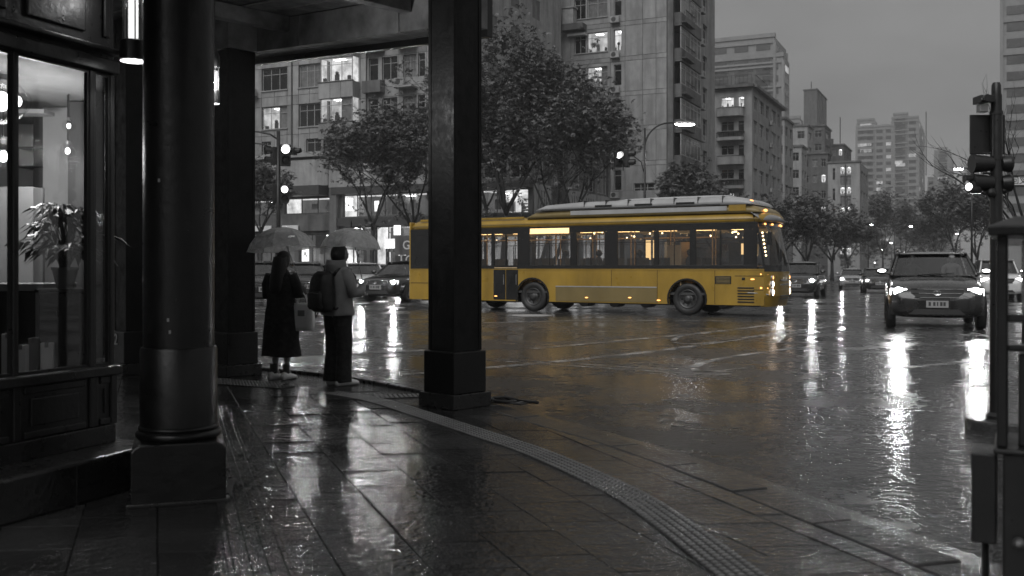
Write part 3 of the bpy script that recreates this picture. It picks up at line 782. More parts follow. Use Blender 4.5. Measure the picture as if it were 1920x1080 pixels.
# ================================================================== buildings across the junction
class Pl:
    """a vertical wall plane: point p, unit direction d; picture column/row -> position along it and height"""
    def __init__(s, p, d): s.p, s.d = Vector(p), Vector(d).normalized()
    def t(s, u):
        k = (u - 960) / FPX; return (s.p.y*k - s.p.x) / (s.d.x - s.d.y*k)
    def z(s, v, t): return CAMZ + (HOR - v) / FPX * (s.p.y + s.d.y*t)
    def uv(s, u0, u1, v0, v1):
        a, b = s.t(u0), s.t(u1); m = (a + b) / 2
        return a, b, s.z(v1, m), s.z(v0, m)
WIN = {}
def rq(x): return round(x / .05) * .05
def add_window(parent, T, x0, x1, z0, z1, style='dark', nm=3, tr=.28, fr=.05, rec=.16, mat=None):
    w, h = rq(x1 - x0), rq(z1 - z0); key = (w, h, style, nm, tr, fr, mat)
    if key not in WIN:
        k = MB(); f = fr
        k.box(0, w, 0, .06, 0, f); k.box(0, w, 0, .06, h - f, h); k.box(0, f, 0, .06, f, h - f); k.box(w - f, w, 0, .06, f, h - f)
        for i in range(1, nm): c = w*i/nm; k.box(c - f*.45, c + f*.45, .004, .056, f, h - f)
        if tr: 
            zt = h*(1 - tr)
            for i in range(nm): k.box(w*i/nm + f, w*(i+1)/nm - f*.46, .008, .052, zt - f*.4, zt + f*.4)
        fm = k.mesh('window', mat or M['frame'])
        k = MB(); k.quad((f*.5, .03, f*.5), (w - f*.5, .03, f*.5), (w - f*.5, .03, h - f*.5), (f*.5, .03, h - f*.5))
        pmesh = k.mesh('pane', M['pane'] if style in ('lit', 'bright', 'half') else M['winglass'])
        rm = None
        if style in ('lit', 'bright', 'half'):
            k = MB(); D = 1.5
            k.quad((0, D, 0), (w, D, 0), (w, D, h), (0, D, h)); k.quad((0, .07, 0), (0, D, 0), (0, D, h), (0, .07, h)); k.quad((w, .07, 0), (w, D, 0), (w, D, h), (w, .07, h))
            k.quad((0, .07, 0), (w, .07, 0), (w, D, 0), (0, D, 0)); k.quad((0, .07, h), (w, .07, h), (w, D, h), (0, D, h))
            k.mi = 1; k.box(w*.3, w*.62, .5, .9, h - .06, h - .02)
            k.mi = 2; k.box(w*.42, w*.55, .12, .22, 0, h*.3); k.ball((w*.48, .17, h*.36), h*.08, 8, 6); k.box(w*.05, w*.14, .1, .3, 0, h*.18); k.box(w*.82, w*.9, .1, .3, 0, h*.22)
            if style == 'half': k.mi = 3; k.box(w*.66, w*.99, .08, .1, 0, h)
            rm = k.mesh('room', [M['roomwall'] if style != 'bright' else M['roombright'], M['lamp_em'], M['framed'], M['curtain']])
        elif style == 'curt':
            k = MB()
            for i in range(int(w / .12)): k.box(i*.12, i*.12 + .11, .05 + .02*(i % 2), .07 + .02*(i % 2), 0, h)
            rm = k.mesh('curtain', M['curtain']); pmesh.materials.clear(); pmesh.materials.append(M['pane'])
        WIN[key] = (fm, pmesh, rm)
    fm, pmesh, rm = WIN[key]
    o = link('window', fm, parent, T @ Matrix.Translation((x0, rec, z0)) @ Matrix.Diagonal(((x1-x0)/w, 1, (z1-z0)/h, 1)))
    link('pane', pmesh, o)
    if rm: link('room' if style != 'curt' else 'curtain', rm, o)
    return o
def face(thing_, T, L0, L1, z0, z1, ops, mat, xb=(), zb=(), panel=None, th=.32, back=None):
    """a wall with real openings; with `panel` every cell is a cladding panel of its own"""
    e = 1e-4
    xs = sorted(set([L0, L1] + [round(x, 3) for o in ops for x in o[:2]] + [x for x in xb if L0 < x < L1]))
    zs = sorted(set([z0, z1] + [round(z, 3) for o in ops for z in o[2:4]] + [z for z in zb if z0 < z < z1]))
    def merge(a):
        r = [a[0]]
        for x in a[1:]:
            if x - r[-1] > .02: r.append(x)
        return r
    k = MB(); g = .018
    for i in range(len(xs) - 1):
        for j in range(len(zs) - 1):
            cx, czz = (xs[i] + xs[i+1]) / 2, (zs[j] + zs[j+1]) / 2
            if xs[i+1] - xs[i] < 1e-3 or zs[j+1] - zs[j] < 1e-3: continue
            if any(o[0] < cx < o[1] and o[2] < czz < o[3] for o in ops): continue
            k.box(xs[i], xs[i+1], .05 if panel else 0, th, zs[j], zs[j+1])
    k.T = T
    if T is not None: k.v = [tuple(T @ Vector(p)) for p in k.v]
    k.build('wall', back or mat, thing_)
    if panel:
        px, pz = sorted(set([L0, L1] + [x for x in xb if L0 < x < L1])), sorted(set([z0, z1] + [z for z in zb if z0 < z < z1]))
        for i in range(len(px) - 1):
            for j in range(len(pz) - 1):
                a, b, c, d = px[i] + g, px[i+1] - g, pz[j] + g, pz[j+1] - g
                # cut the panel by the openings inside it
                hits = [o for o in ops if o[0] < b - .01 and o[1] > a + .01 and o[2] < d - .01 and o[3] > c + .01]
                k = MB()
                cxs = sorted(set([a, b] + [min(max(x, a), b) for o in hits for x in o[:2]])); czs = sorted(set([c, d] + [min(max(x, c), d) for o in hits for x in o[2:4]]))
                cnt = 0
                for p in range(len(cxs) - 1):
                    for q in range(len(czs) - 1):
                        mx_, mz_ = (cxs[p] + cxs[p+1])/2, (czs[q] + czs[q+1])/2
                        if cxs[p+1]-cxs[p] < .02 or czs[q+1]-czs[q] < .02 or any(o[0] < mx_ < o[1] and o[2] < mz_ < o[3] for o in hits): continue
                        k.box(cxs[p], cxs[p+1], 0, .055, czs[q], czs[q+1]); cnt += 1
                if cnt: k.v = [tuple(T @ Vector(p)) for p in k.v]; k.build('wall_panel', mat, thing_)
    for o in ops:
        if len(o) > 4 and o[4] != 'hole': add_window(thing_, T, o[0], o[1], o[2], o[3], *o[4:])
def part(th, name, mat, T, boxes, bevel=0):
    k = MB(T)
    for b in boxes: k.box(*b)
    return k.build(name, mat, th, bevel=bevel)
ACM = None
def aircon(th, T, x, z, s=1.0, y=-.45):
    global ACM
    if ACM is None:
        k = MB(); k.box(-.4, .4, 0, .3, 0, .55); k.mi = 1
        k.T = Matrix.Translation((-.1, -.004, .28)) @ Matrix.Rotation(R(90), 4, 'X')
        k.lathe([(.22, 0), (.22, .01), (.19, .012), (.185, .002)], 20); k.lathe([(.18, -.002), (.03, .003)], 20, cap=False); k.T = None
        k.mi = 1; k.box(-.42, .42, -.02, .36, -.07, -.02)
        ACM = k.mesh('air_conditioner', [M['acunit'], M['framed']])
    return link('air_conditioner', ACM, th, T @ Matrix.Translation((x, y, z)) @ Matrix.Scale(s, 4))
I4 = Matrix.Identity(4)
rza = math.atan2(DFR.y, DFR.x)

# ---------------- apartment block A over its shop podium
A = Pl(FA, DFR)
bA = thing('apartment_block', 'grey panelled apartment block over lit shops, left of the tall pillar', 'building', (FA.x, FA.y, 0), rza)
FL = [12.42 + 3.07*i for i in range(5)]            # window sills
UPR = 8.6
ops = []
xb = set(); zb = set([10.2] + [z - .55 for z in FL] + [z + 1.78 for z in FL])
cols = [(491, 538, 3), (560, 601, 3)]
def rep(t0, t1, nm, styles):
    for i, z in enumerate(FL):
        ops.append((t0, t1, z, z + 1.75, styles[i % len(styles)], nm)); 
    xb.update((t0 - .02, t1 + .02, (t0 + t1)/2))
a0, a1 = A.t(491), A.t(538); b0, b1 = A.t(560), A.t(601)
rep(a0, a1, 3, ['half', 'dark', 'lit', 'dark', 'dark']); rep(b0, b1, 3, ['dark', 'curt', 'dark', 'dark', 'dark'])
# repeats behind the pillars, further along to the left
for n in range(1, 9):
    dx = -(b0 - a0 + .6) * n * 1.32
    if a0 + dx < -44: break
    rep(a0 + dx - .4, a0 + dx + 1.5, 3, [['dark', 'curt', 'lit'][(n + 1) % 3], 'dark', 'curt', 'dark', 'dark'])
# recess bay right of the balcony stack: sets of narrow windows
for i, z in enumerate(FL):
    for (u0, u1, st, nm) in ((691, 709, 'dark', 1), (716, 745, 'dark' if i != 2 else 'bright', 2), (756, 781, 'curt', 2), (784, 797, 'dark', 1), (812, 838, 'dark', 2), (850, 880, 'lit' if i == 1 else 'dark', 3)):
        ops.append((A.t(u0), A.t(u1), z, z + 1.7, st, nm))
bay0, bay1 = A.t(613), A.t(672)
for z in FL: ops.append((bay0 + .1, bay1 - .1, z - .3, z + 1.9, 'hole'))
low = []
for u0, u1 in ((574, 602), (628, 660), (491, 508), (700, 730), (750, 780)): low.append((A.t(u0), A.t(u1), 10.42, 11.45, 'dark', 2))
ops += low
xb.update(A.t(u) for u in (478, 548, 609, 676, 688, 748, 800, 845)); xb.update(-12 - 2.6*i for i in range(12))
face(bA, I4, -45, UPR, 10.2, 27.5, ops, M['conc'], xb, zb, panel=True, back=M['concd'])
part(bA, 'body', M['concd'], None, [(-44.9, UPR - .05, 2.2, 16, 0.1, 27.3)])
part(bA, 'parapet', M['conc'], None, [(-45.1, UPR + .1, -.12, .4, 27.5, 28.4)])
Tsd = Matrix.Translation((UPR, 0, 0)) @ Matrix.Rotation(R(90), 4, 'Z')
face(bA, Tsd, .33, 16, 11.4, 27.5, [(2 + 4*j, 3.6 + 4*j, z, z + 1.6, 'dark', 2) for j in range(3) for z in FL], M['conc'])
# string course and dirty ledges over the windows
part(bA, 'string_course', M['render'], None, [(-45, 13.2, -.35, -.002, 10.02, 10.28)])
for z in FL:
    for c0_, c1_ in ((a0, a1), (b0, b1)): part(bA, 'sill', M['render'], None, [(c0_ - .08, c1_ + .08, -.10, .02, z - .09, z - .005)])
# balcony stack (enclosed, projecting)
for i, z in enumerate(FL):
    zt = z - .02
    bl = part(bA, 'balcony', M['conc'], None, [(bay0 - .12, bay1 + .12, -.95, -.85, zt - 1.2, zt), (bay0 - .12, bay0 - .02, -.85, -.002, zt - 1.2, zt), (bay1 + .02, bay1 + .12, -.85, -.002, zt - 1.2, zt), (bay0 - .02, bay1 + .02, -.85, -.002, zt - 1.2, zt - 1.08)], .01)
    part(bl, 'coping', M['framed'], None, [(bay0 - .17, bay1 + .17, -1.0, -.8, zt + .002, zt + .06)])
    add_window(bl, I4, bay0 + .0, bay1 - .0, z + .06, z + 1.85, ['half', 'bright', 'curt', 'dark', 'dark'][i], 3, .3, .05, -.8)
    for c in (1, 2):
        part(bl, 'joint_strip', M['framed'], None, [(bay0 + (bay1-bay0)*c/3 - .015, bay0 + (bay1-bay0)*c/3 + .015, -.956, -.949, zt - 1.18, zt - .02)])
# cantilever slab balconies in the recess, with air conditioners
for i, z in enumerate(FL):
    zt = z - .1
    part(bA, 'ledge', M['concd'], None, [(A.t(688), A.t(722), -.7, -.002, zt - .9, zt)], .01)
    part(bA, 'ledge', M['render'], None, [(A.t(748), A.t(783), -.9, -.002, zt - .75, zt - .62)], .01)
    aircon(bA, I4, A.t(757), zt - .55, 1.0, -.7)
    if i: aircon(bA, I4, A.t(477), zt - .3, 1.05, -.55)
k = MB()
for u in (688, 548, 609): k.cyl((A.t(u), -.08, 10.4), (A.t(u), -.08, 27), .05, n=8)
k.build('drain_pipe', M['framed'], bA)

# shop podium: band, upper shop windows, street-level shops
def shop_window(th, T, x0, x1, z0, z1, n, D=5.0, seed=1, bright='shopglow'):
    """a glazed shop front: lit interior with racks, shelves, ceiling lamps and posters"""
    rn = random.Random(seed); w, h = x1 - x0, z1 - z0
    Tw = T @ Matrix.Translation((x0, .2, z0))
    k = MB(Tw); f = .06
    k.box(0, w, 0, .08, 0, f); k.box(0, w, 0, .08, h - f, h); k.box(0, f, 0, .08, f, h - f); k.box(w - f, w, 0, .08, f, h - f)
    for i in range(1, n): k.box(w*i/n - .035, w*i/n + .035, .004, .076, f, h - f)
    o = k.build('shop_window', M['framed'], th)
    for i in range(n):
        k = MB(Tw); k.quad((w*i/n + .03, .04, .03), (w*(i+1)/n - .03, .04, .03), (w*(i+1)/n - .03, .04, h - .03), (w*i/n + .03, .04, h - .03)); k.build('pane', M['pane'], o)
    k = MB(Tw)
    k.quad((0, D, 0), (w, D, 0), (w, D, h), (0, D, h)); k.quad((0, .1, 0), (0, D, 0), (0, D, h), (0, .1, h)); k.quad((w, .1, 0), (w, D, 0), (w, D, h), (w, .1, h))
    k.quad((0, .1, 0), (w, .1, 0), (w, D, 0), (0, D, 0)); k.quad((0, .1, h), (w, .1, h), (w, D, h), (0, D, h))
    k.build('interior', M[bright], o)
    k = MB(Tw)
    for i in range(max(3, int(w / 1.6))):
        x = rn.uniform(.3, w - .8); y = rn.uniform(.5, D - .8); k.box(x, x + rn.uniform(.3, 1.1), y, y + .12, h - .10, h - .04)
    k.build('ceiling_lights', M['shoplamp'] if bright != 'shopdim' else M['lamp_em'], o)
    for i in range(int(w / .8)):
        x = rn.uniform(.2, w - .6); y = rn.uniform(.5, D - .6); hh = rn.uniform(.3, .75)*h; k = MB(Tw)
        ty = rn.randrange(4)
        if ty == 0:       # shop dummy
            k.lathe([(.1, 0), (.03, .05), (.03, hh*.45), (.16, hh*.5), (.18, hh*.7), (.2, hh*.82), (.06, hh*.86), (.05, hh*.9), (.09, hh*.95), (.03, hh)], 10, (x, y, 0)); k.build('dummy', M['framed'], o)
        elif ty == 1:     # shelf unit
            ww = rn.uniform(.6, 1.2)
            k.box(x, x + .04, y, y + .3, 0, hh); k.box(x + ww, x + ww + .04, y, y + .3, 0, hh)
            for q in range(4): k.box(x + .04, x + ww, y, y + .3, hh*q/4 + .02, hh*q/4 + .05)
            k.build('shelf_unit', M['framed'], o)
            k = MB(Tw)
            for q in range(4):
                for r_ in range(3): xx = x + .08 + ww*.3*r_; k.box(xx, xx + ww*rn.uniform(.1, .24), y + .05, y + .25, hh*q/4 + .051, hh*q/4 + .05 + hh*.15*rn.uniform(.4, 1))
            k.build('goods', M['curtain'], o)
        elif ty == 2:     # clothes rail
            ww = rn.uniform(.7, 1.3); k.box(x, x + .03, y, y + .03, 0, h*.6); k.box(x + ww, x + ww + .03, y, y + .03, 0, h*.6); k.box(x, x + ww, y, y + .03, h*.6, h*.62)
            for q in range(9): k.box(x + .06 + ww*.1*q, x + .06 + ww*.1*q + .05, y - .12, y + .16, h*.15 + .05*rn.random(), h*.58)
            k.build('clothes_rail', [M['framed'], M['concd']][i % 2], o)
        else:
            k.box(x, x + rn.uniform(.3, .7), .25, .3, h*rn.uniform(.1, .3), h*rn.uniform(.5, .8)); k.build('poster', M['shopwhite'] if rn.random() < .5 and bright != 'shopdim' else M['curtain'], o)
    return o
def podium(th, T, L0, L1, holes, z1, mat, zb=()):
    face(th, T, L0, L1, 0.03, z1, [(*h, 'hole') for h in holes], mat)
fr_holes, specs = [], []
def fh(u0, u1, z0, z1, n, s, b='shopglow'):
    x0, x1 = A.t(u0), A.t(u1); fr_holes.append((x0, x1, z0, z1)); specs.append((x0, x1, z0, z1, n, s, b))
fh(533, 624, 5.62, 6.85, 3, 1); fh(642, 800, 5.25, 6.95, 6, 2); fh(815, 990, 5.25, 6.95, 6, 3)
fh(640, 700, .5, 4.5, 3, 4); fh(703, 772, .5, 4.5, 3, 5); fh(785, 890, .5, 4.5, 4, 6); fh(900, 985, .5, 4.5, 4, 7)
fh(560, 628, .6, 4.0, 3, 8, 'shopdim'); fh(482, 552, .6, 4.0, 3, 9, 'shopdim'); fh(380, 470, .5, 4.2, 3, 10); fh(230, 360, .5, 4.2, 4, 11); fh(150, 360, 5.5, 6.9, 5, 12); fh(380, 520, 5.6, 6.8, 4, 13)
face(bA, I4, -45, 13.1, .03, 10.02, [(*h, 'hole') for h in fr_holes] + [(A.t(u0), A.t(u1), 7.75, 9.7, 'hole') for u0, u1 in ((905, 950), (955, 992))], M['concd'], [], [], None, .2)
for sp2 in specs: shop_window(bA, I4, *sp2[:5], seed=sp2[5], bright=sp2[6])
for u0, u1 in ((905, 950), (955, 992)): add_window(bA, I4, A.t(u0), A.t(u1), 7.75, 9.7, 'dark', 2)
part(bA, 'upper_band', M['conc'], None, [(-45, A.t(617), -.16, -.002, 7.75, 9.8), (A.t(619), A.t(800), -.22, -.002, 7.55, 9.3)], .01)
part(bA, 'awning', M['framed'], None, [(-45, A.t(616), -1.3, -.003, 6.95, 7.7)], .02)
part(bA, 'mid_band', M['framed'], None, [(A.t(627), 13.1, -.5, -.003, 6.98, 7.5)], .01)
part(bA, 'lower_fascia', M['concd'], None, [(-45, A.t(624), -.3, -.003, 4.25, 5.5)], .01)
part(bA, 'lower_fascia', M['framed'], None, [(A.t(636), 13.1, -.35, -.003, 4.55, 5.2)], .01)
part(bA, 'pier', M['concd'], None, [(A.t(624), A.t(637), -.45, -.004, .03, 7.5)], .01); part(bA, 'pier', M['concd'], None, [(A.t(776), A.t(783), -.3, -.004, .03, 4.5)], .01)
# shop signs
def lit_sign(u0, u1, v0, v1, mat, txt=None, size=.5, tm=None, proud=.42):
    x0, x1, z0, z1 = A.uv(u0, u1, v0, v1)
    s = part(bA, 'sign_panel', mat, None, [(x0, x1, -proud - .08, -proud, z0, z1)], .008)
    if txt: text_mesh(txt, size, tm or M['ink'], 'lettering', s, Matrix.Translation(((x0+x1)/2, -proud - .086, (z0+z1)/2)) @ Matrix.Rotation(R(90), 4, 'X'), .004, .01)
lit_sign(483, 516, 424, 434, M['white']); lit_sign(536, 566, 423, 433, M['white'])
lit_sign(745, 757, 423, 441, M['shopwhite']); lit_sign(728, 746, 448, 466, M['shopwhite'])
lit_sign(747, 790, 443, 478, M['concd'], 'G', .9, M['white'], .40); lit_sign(747, 790, 479, 497, M['framed'], 'LC', .9, M['white'], .41)
lit_sign(747, 790, 498, 507, M['concd'], 'TILL', .5, M['white'], .40)
lit_sign(574, 586, 465, 490, M['shopwhite'], 'A', .6, M['ink'], .45); lit_sign(655, 668, 372, 396, M['shopwhite'])
# podium side along the street
SB = Vector((FA + DFR*13.1)); SP_ = Pl(SB, DST)
Tps = Matrix.Translation((13.1, 0, 0)) @ Matrix.Rotation(math.atan2(DST.y, DST.x) - rza, 4, 'Z')
PLN = 15.6
bays = []
nb = 5; bw_ = PLN / nb
for i in range(nb):
    bays.append((i*bw_ + .25, (i+1)*bw_ - .15))
ops2 = [(a, b, 7.5, 10.6, 'dark' if i % 2 else 'curt', 3, .34, .07) for i, (a, b) in enumerate(bays)] + [(a, b, .5, 4.5, 'hole') for a, b in bays]
face(bA, Tps, .21, PLN, .03, 11.2, ops2, M['concd'])
for i, (a, b) in enumerate(bays):
    shop_window(bA, Tps, a, b, .5, 4.5, 2, 3.0, 20 + i)
    pnl = part(bA, 'sign_panel', [M['render'], M['framed'], M['render']][i % 3 if i < 4 else 0], Tps, [(a - .1, b + .05, -.12, -.002, 5.0, 7.3)], .01)
    part(bA, 'mullion', M['steel'], Tps, [(b + .06, b + .16, -.16, -.003, .1, 11.0)])
    if i in (0, 2, 3):                   # brush-stroke lettering, unreadable at this distance
        k = MB(Tps); rn = random.Random(50 + i)
        for q in range(4):
            x = a + .5 + .5*q; k.tube([(x, -.125, 6.9), (x + rn.uniform(-.2, .2), -.125, 6.3), (x + rn.uniform(-.3, .1), -.125, 5.6)], .03, 5)
        k.build('lettering', M['ink'], pnl)
part(bA, 'eave', M['render'], Tps, [(-.6, PLN + .2, -.9, .4, 11.2, 11.5)], .02)
part(bA, 'podium_roof', M['concd'], None, [(UPR + .1, 13.0, .1, 14, 10.9, 11.15)])
part(bA, 'podium_front_eave', M['render'], None, [(UPR - .2, 13.6, -.7, .2, 11.2, 11.48)], .02)
face(bA, I4, UPR + .01, 13.1, 10.3, 11.2, [], M['concd'])

# ---------------- concrete tower B behind the podium
B0 = Vector((13.05, 84.0)); Bp = Pl(B0, DFR); Bs = Pl(B0, DST)
bB = thing('concrete_tower', 'tall blank-walled concrete apartment tower behind the bus and the big trees', 'building', (B0.x, B0.y, 0), rza)
TBS = Matrix.Rotation(math.atan2(DST.y, DST.x) - rza, 4, 'Z')
zt0 = Bp.z(98, Bp.t(1110)); FH = 3.02
FB = [zt0 + FH*i for i in range(-5, 6)]
opsB = []
for i, z in enumerate(FB):
    f = i - 5
    st = {0: 'lit', -1: 'half', 1: 'curt'}.get(f, 'dark')
    opsB.append((Bp.t(1077), Bp.t(1098), z, z + 1.72, 'dark', 2)); opsB.append((Bp.t(1101), Bp.t(1139), z, z + 1.72, st, 2))
    opsB.append((Bp.t(1151), Bp.t(1165), z - .05, z + 1.75, 'bright' if f == 0 else 'dark', 1))
    if f >= 1 or f == 0: opsB.append((Bp.t(1007), Bp.t(1023), z + 1.35, z + 2.6, 'dark', 1))
    opsB.append((Bp.t(930), Bp.t(950), z, z + 1.4, 'dark', 2))
opsB.append((Bp.t(1188), Bp.t(1226), Bp.z(376, Bp.t(1205)), Bp.z(343, Bp.t(1205)), 'dark', 3))
zB1 = 36.0
xbB = [Bp.t(u) for u in (905, 960, 1000, 1040, 1070, 1145, 1172, 1205, 1230)]
face(bB, I4, -24, 0, 8.0, zB1, opsB, M['conc2'], xbB, [z - .62 for z in FB] + [z + 2.0 for z in FB], panel=True, back=M['concd'])
face(bB, I4, -24, 0, .03, 8.0, [], M['conc2'])
for i, z in enumerate(FB):
    aircon(bB, I4, Bp.t(1155), z - .72, .95, -.42)
    part(bB, 'sill', M['render'], None, [(Bp.t(1076), Bp.t(1140), -.1, .02, z - .09, z - .006)])
# caged box balcony high on the front
z = FB[6] + .2
cb = part(bB, 'balcony', M['concd'], None, [(Bp.t(1060), Bp.t(1100), -1.0, -.003, z - 1.3, z - .75)], .02)
part(cb, 'cage', M['frame'], None, [(Bp.t(1062), Bp.t(1082), -.95, -.05, z - .74, z + .6)], .03)
part(cb, 'roof_lip', M['render'], None, [(Bp.t(1060), Bp.t(1084), -1.05, -.004, z + .62, z + .78)])
part(cb, 'ledge', M['render'], None, [(Bp.t(1068), Bp.t(1102), -.6, -.004, z - 1.75, z - 1.55)])
SDB = 16.8
opsS = []
for z in FB:
    opsS.append((Bs.t(1297), Bs.t(1309), z - .1, z + 1.6, 'curt', 2)); opsS.append((Bs.t(1318), Bs.t(1326), z - .1, z + 1.5, 'dark', 1))
face(bB, TBS, .33, SDB, .03, zB1, opsS, M['conc2'])
b0_, b1_ = Bs.t(1254), Bs.t(1293)
for i, z in enumerate(FB):
    zt = z - .2
    pr = part(bB, 'balcony', M['concd'], TBS, [(b0_, b1_, -1.1, -1.0, zt - .95, zt), (b0_, b0_ + .1, -1.0, -.003, zt - .95, zt), (b1_ - .1, b1_, -1.0, -.003, zt - .95, zt), (b0_, b1_, -1.12, -.003, zt - 1.12, zt - .96)], .01)
    add_window(pr, TBS, b0_ + .05, b0_ + (b1_-b0_)*.45, zt + .03, zt + 1.8, 'dark' if i % 3 else 'curt', 2, .25, .07, -1.05)
    add_window(pr, TBS, b0_ + (b1_-b0_)*.47, b1_ - .05, zt + .03, zt + 1.8, 'curt' if i % 2 else 'dark', 3, .25, .07, -1.05)
    k = MB(TBS)
    for q in range(9): x = b0_ + (b1_-b0_)*(.02 + .05*q); k.box(x, x + .03, -1.5, -1.46, zt - .8, zt + .1)
    k.box(b0_, b0_ + (b1_-b0_)*.45, -1.52, -1.44, zt + .1, zt + .15); k.box(b0_, b0_ + (b1_-b0_)*.45, -1.52, -1.11, zt - .88, zt - .8)
    k.build('railing', M['framed'], pr)
    aircon(bB, TBS, Bs.t(1311), z - .9, 1.0, -.5)
part(bB, 'body', M['concd'], None, [(-23.8, -2.2, 2.5, 15, .1, zB1 - .1)])
part(bB, 'service_strip', M['concd'], TBS, [(Bs.t(1251), b0_ - .05, -.5, -.004, 2, zB1)])

# ---------------- a smaller walk-up block C further along
C0 = Vector((X_(1410, 124), 124.0)); Cp, Cs = Pl(C0, DFR), Pl(C0, DST)
bC = thing('balcony_block', 'seven-storey block with rounded balconies, right of the concrete tower', 'building', (C0.x, C0.y, 0), rza)
FC = [Cp.z(200, Cp.t(1370)) + 3.02*i for i in range(-6, 1)]
ops = []
for i, z in enumerate(FC):
    ops.append((Cp.t(1352), Cp.t(1376), z, z + 1.2, 'bright' if i in (6, 2) else 'dark', 2)); ops.append((Cp.t(1384), Cp.t(1395), z - .2, z + 1.2, 'bright' if i == 6 else 'dark', 1))
zC1 = Cp.z(164, Cp.t(1400))
face(bC, I4, -14, 0, .03, zC1, ops, M['conc2'])
for i, z in enumerate(FC):
    zt = z - .15
    arcs = [(Cp.t(1345) , -.003)] + [(Cp.t(1345) + (Cp.t(1396) - Cp.t(1345))*(.5 - .5*math.cos(a)), -.25 - 1.0*math.sin(a)**.5) for a in [math.pi*(.04 + .92*q/8) for q in range(9)]] + [(Cp.t(1396), -.003)]
    k = MB(); k.prism(arcs, zt - 1.15, zt - .15 if i % 2 == 0 else zt - .75); o = k.build('balcony', M['conc2'], bC)
    k = MB(); k.prism([(x + .05, y - .03) for x, y in arcs], zt - .14 if i % 2 == 0 else zt - .1, zt - .06 if i % 2 == 0 else zt - .03); k.build('rail', M['framed'], o)
    if i % 2:
        k = MB()
        for x, y in arcs[1:-1]: k.box(x - .03, x + .03, y - .03, y + .03, zt - .75, zt - .1)
        k.build('baluster', M['framed'], o)
opsS = []
for z in FC:
    for u0, u1 in ((1413, 1420), (1424, 1432), (1436, 1442), (1447, 1455), (1458, 1462)): opsS.append((Cs.t(u0), Cs.t(u1), z - .3, z + 1.35, 'curt' if (int(z*7) + u0) % 3 else 'dark', 2))
TCS = Matrix.Rotation(math.atan2(DST.y, DST.x) - rza, 4, 'Z')
face(bC, TCS, .33, 20.5, .03, zC1, opsS, M['conc2'])
part(bC, 'roof_slab', M['concd'], None, [(-14, .3, -.8, 10, zC1, zC1 + .35)]); part(bC, 'roof_slab', M['concd'], TCS, [(.0, 21, -.6, 6, zC1 + .001, zC1 + .352)])
k = MB()
for q in range(12): k.box(-5.5 + q*.5, -5.45 + q*.5, -.5, -.45, zC1 + .35, zC1 + 1.5)
k.box(-5.5, .05, -.5, -.45, zC1 + 1.5, zC1 + 1.56); k.build('roof_railing', M['framed'], bC)
k = MB(TCS)
for q in range(14): k.box(q*.6, q*.6 + .05, -.4, -.35, zC1 + .36, zC1 + 1.5)
k.box(0, 8, -.4, -.35, zC1 + 1.5, zC1 + 1.56); k.build('roof_railing', M['framed'], bC)
part(bC, 'body', M['concd'], None, [(-13.8, -2.5, 2.4, 14, .1, zC1 - .1)])
for i, z in enumerate(FC): aircon(bC, TCS, Cs.t(1443), z - 1.0, 1.0, -.4)

# ---------------- other street blocks and far towers
def street_block(name, label, u0, u1, us, vt, y, mat, rows, nx=3, ns=4, lit=(), base=0.03, wh=1.5, ww=.55, roof=True, styles=('dark', 'curt', 'dark'), fh_=3.1):
    """front face u0..u1 and a side face u1..us along the street; real windows"""
    P = Vector((X_(u1, y), y)); F_, S_ = Pl(P, DFR), Pl(P, DST)
    t = thing(name, label, 'building', (P.x, P.y, 0), rza)
    Ts = Matrix.Rotation(math.atan2(DST.y, DST.x) - rza, 4, 'Z')
    z1 = F_.z(vt, 0); x0 = F_.t(u0); L = min(S_.t(us), 60) if us else 0
    zs = [z1 - fh_*(r + 1) + .6 for r in range(rows)]
    o1, o2 = [], []
    for r, z in enumerate(zs):
        for i in range(nx):
            c = x0*(i + .5)/nx; hw = abs(x0)/nx*ww/2
            o1.append((c - hw, c + hw, z, z + wh, 'bright' if (r, i) in lit else styles[(r*3 + i) % len(styles)], 2))
        for i in range(ns if us else 0):
            c = L*(i + .5)/ns; hw = L/ns*ww/2
            o2.append((c - hw, c + hw, z, z + wh, 'bright' if (r, i + 100) in lit else styles[(r + i*2) % len(styles)], 2))
    face(t, I4, x0, 0, base, z1, o1, mat)
    if us: face(t, Ts, .33, L, base, z1, o2, mat)
    if roof:
        part(t, 'roof_edge', M['concd'], None, [(x0 - .2, .25, -.3, .6, z1, z1 + .35)])
        if us: part(t, 'roof_edge', M['concd'], Ts, [(.6, L + .2, -.25, .6, z1 + .001, z1 + .351)])
    part(t, 'body', M['concd'], None, [(x0 + .1, -.5, 2.2, 8, .1, z1 - .05)])
    return t, F_, S_, Ts, z1, x0, L
street_block('narrow_block', 'narrow pale block squeezed against the balcony block', 1440, 1471, 1487, 223, 158, M['conc2'], 6, 2, 2)
t, F_, S_, Ts, z1, x0, L = street_block('pale_block', 'pale block with a blank upper wall beside the dark tower', 1466, 1514, 1524, 236, 205, M['render'], 8, 2, 1, styles=('dark',))
street_block('white_block', 'low white block in front of the pale blank-walled block', 1480, 1503, 1513, 275, 178, M['render'], 5, 1, 2)
t, F_, S_, Ts, z1, x0, L = street_block('dark_block', 'dark rendered block with two lit windows behind the street trees', 1504, 1552, 1558, 288, 195, M['brickd'], 6, 3, 1, lit=((1, 0), (3, 0)))
street_block('dark_slab', 'dark slab house rising behind the dark rendered block', 1522, 1546, 1558, 236, 230, M['brickd'], 3, 1, 1, styles=('dark',))
t, F_, S_, Ts, z1, x0, L = street_block('slim_tower', 'slim blank-sided dark tower standing alone above the roofs', 1507, 1532, 1550, 168, 330, M['concd'], 3, 0, 3, wh=60, ww=.35, styles=('dark',), fh_=60)
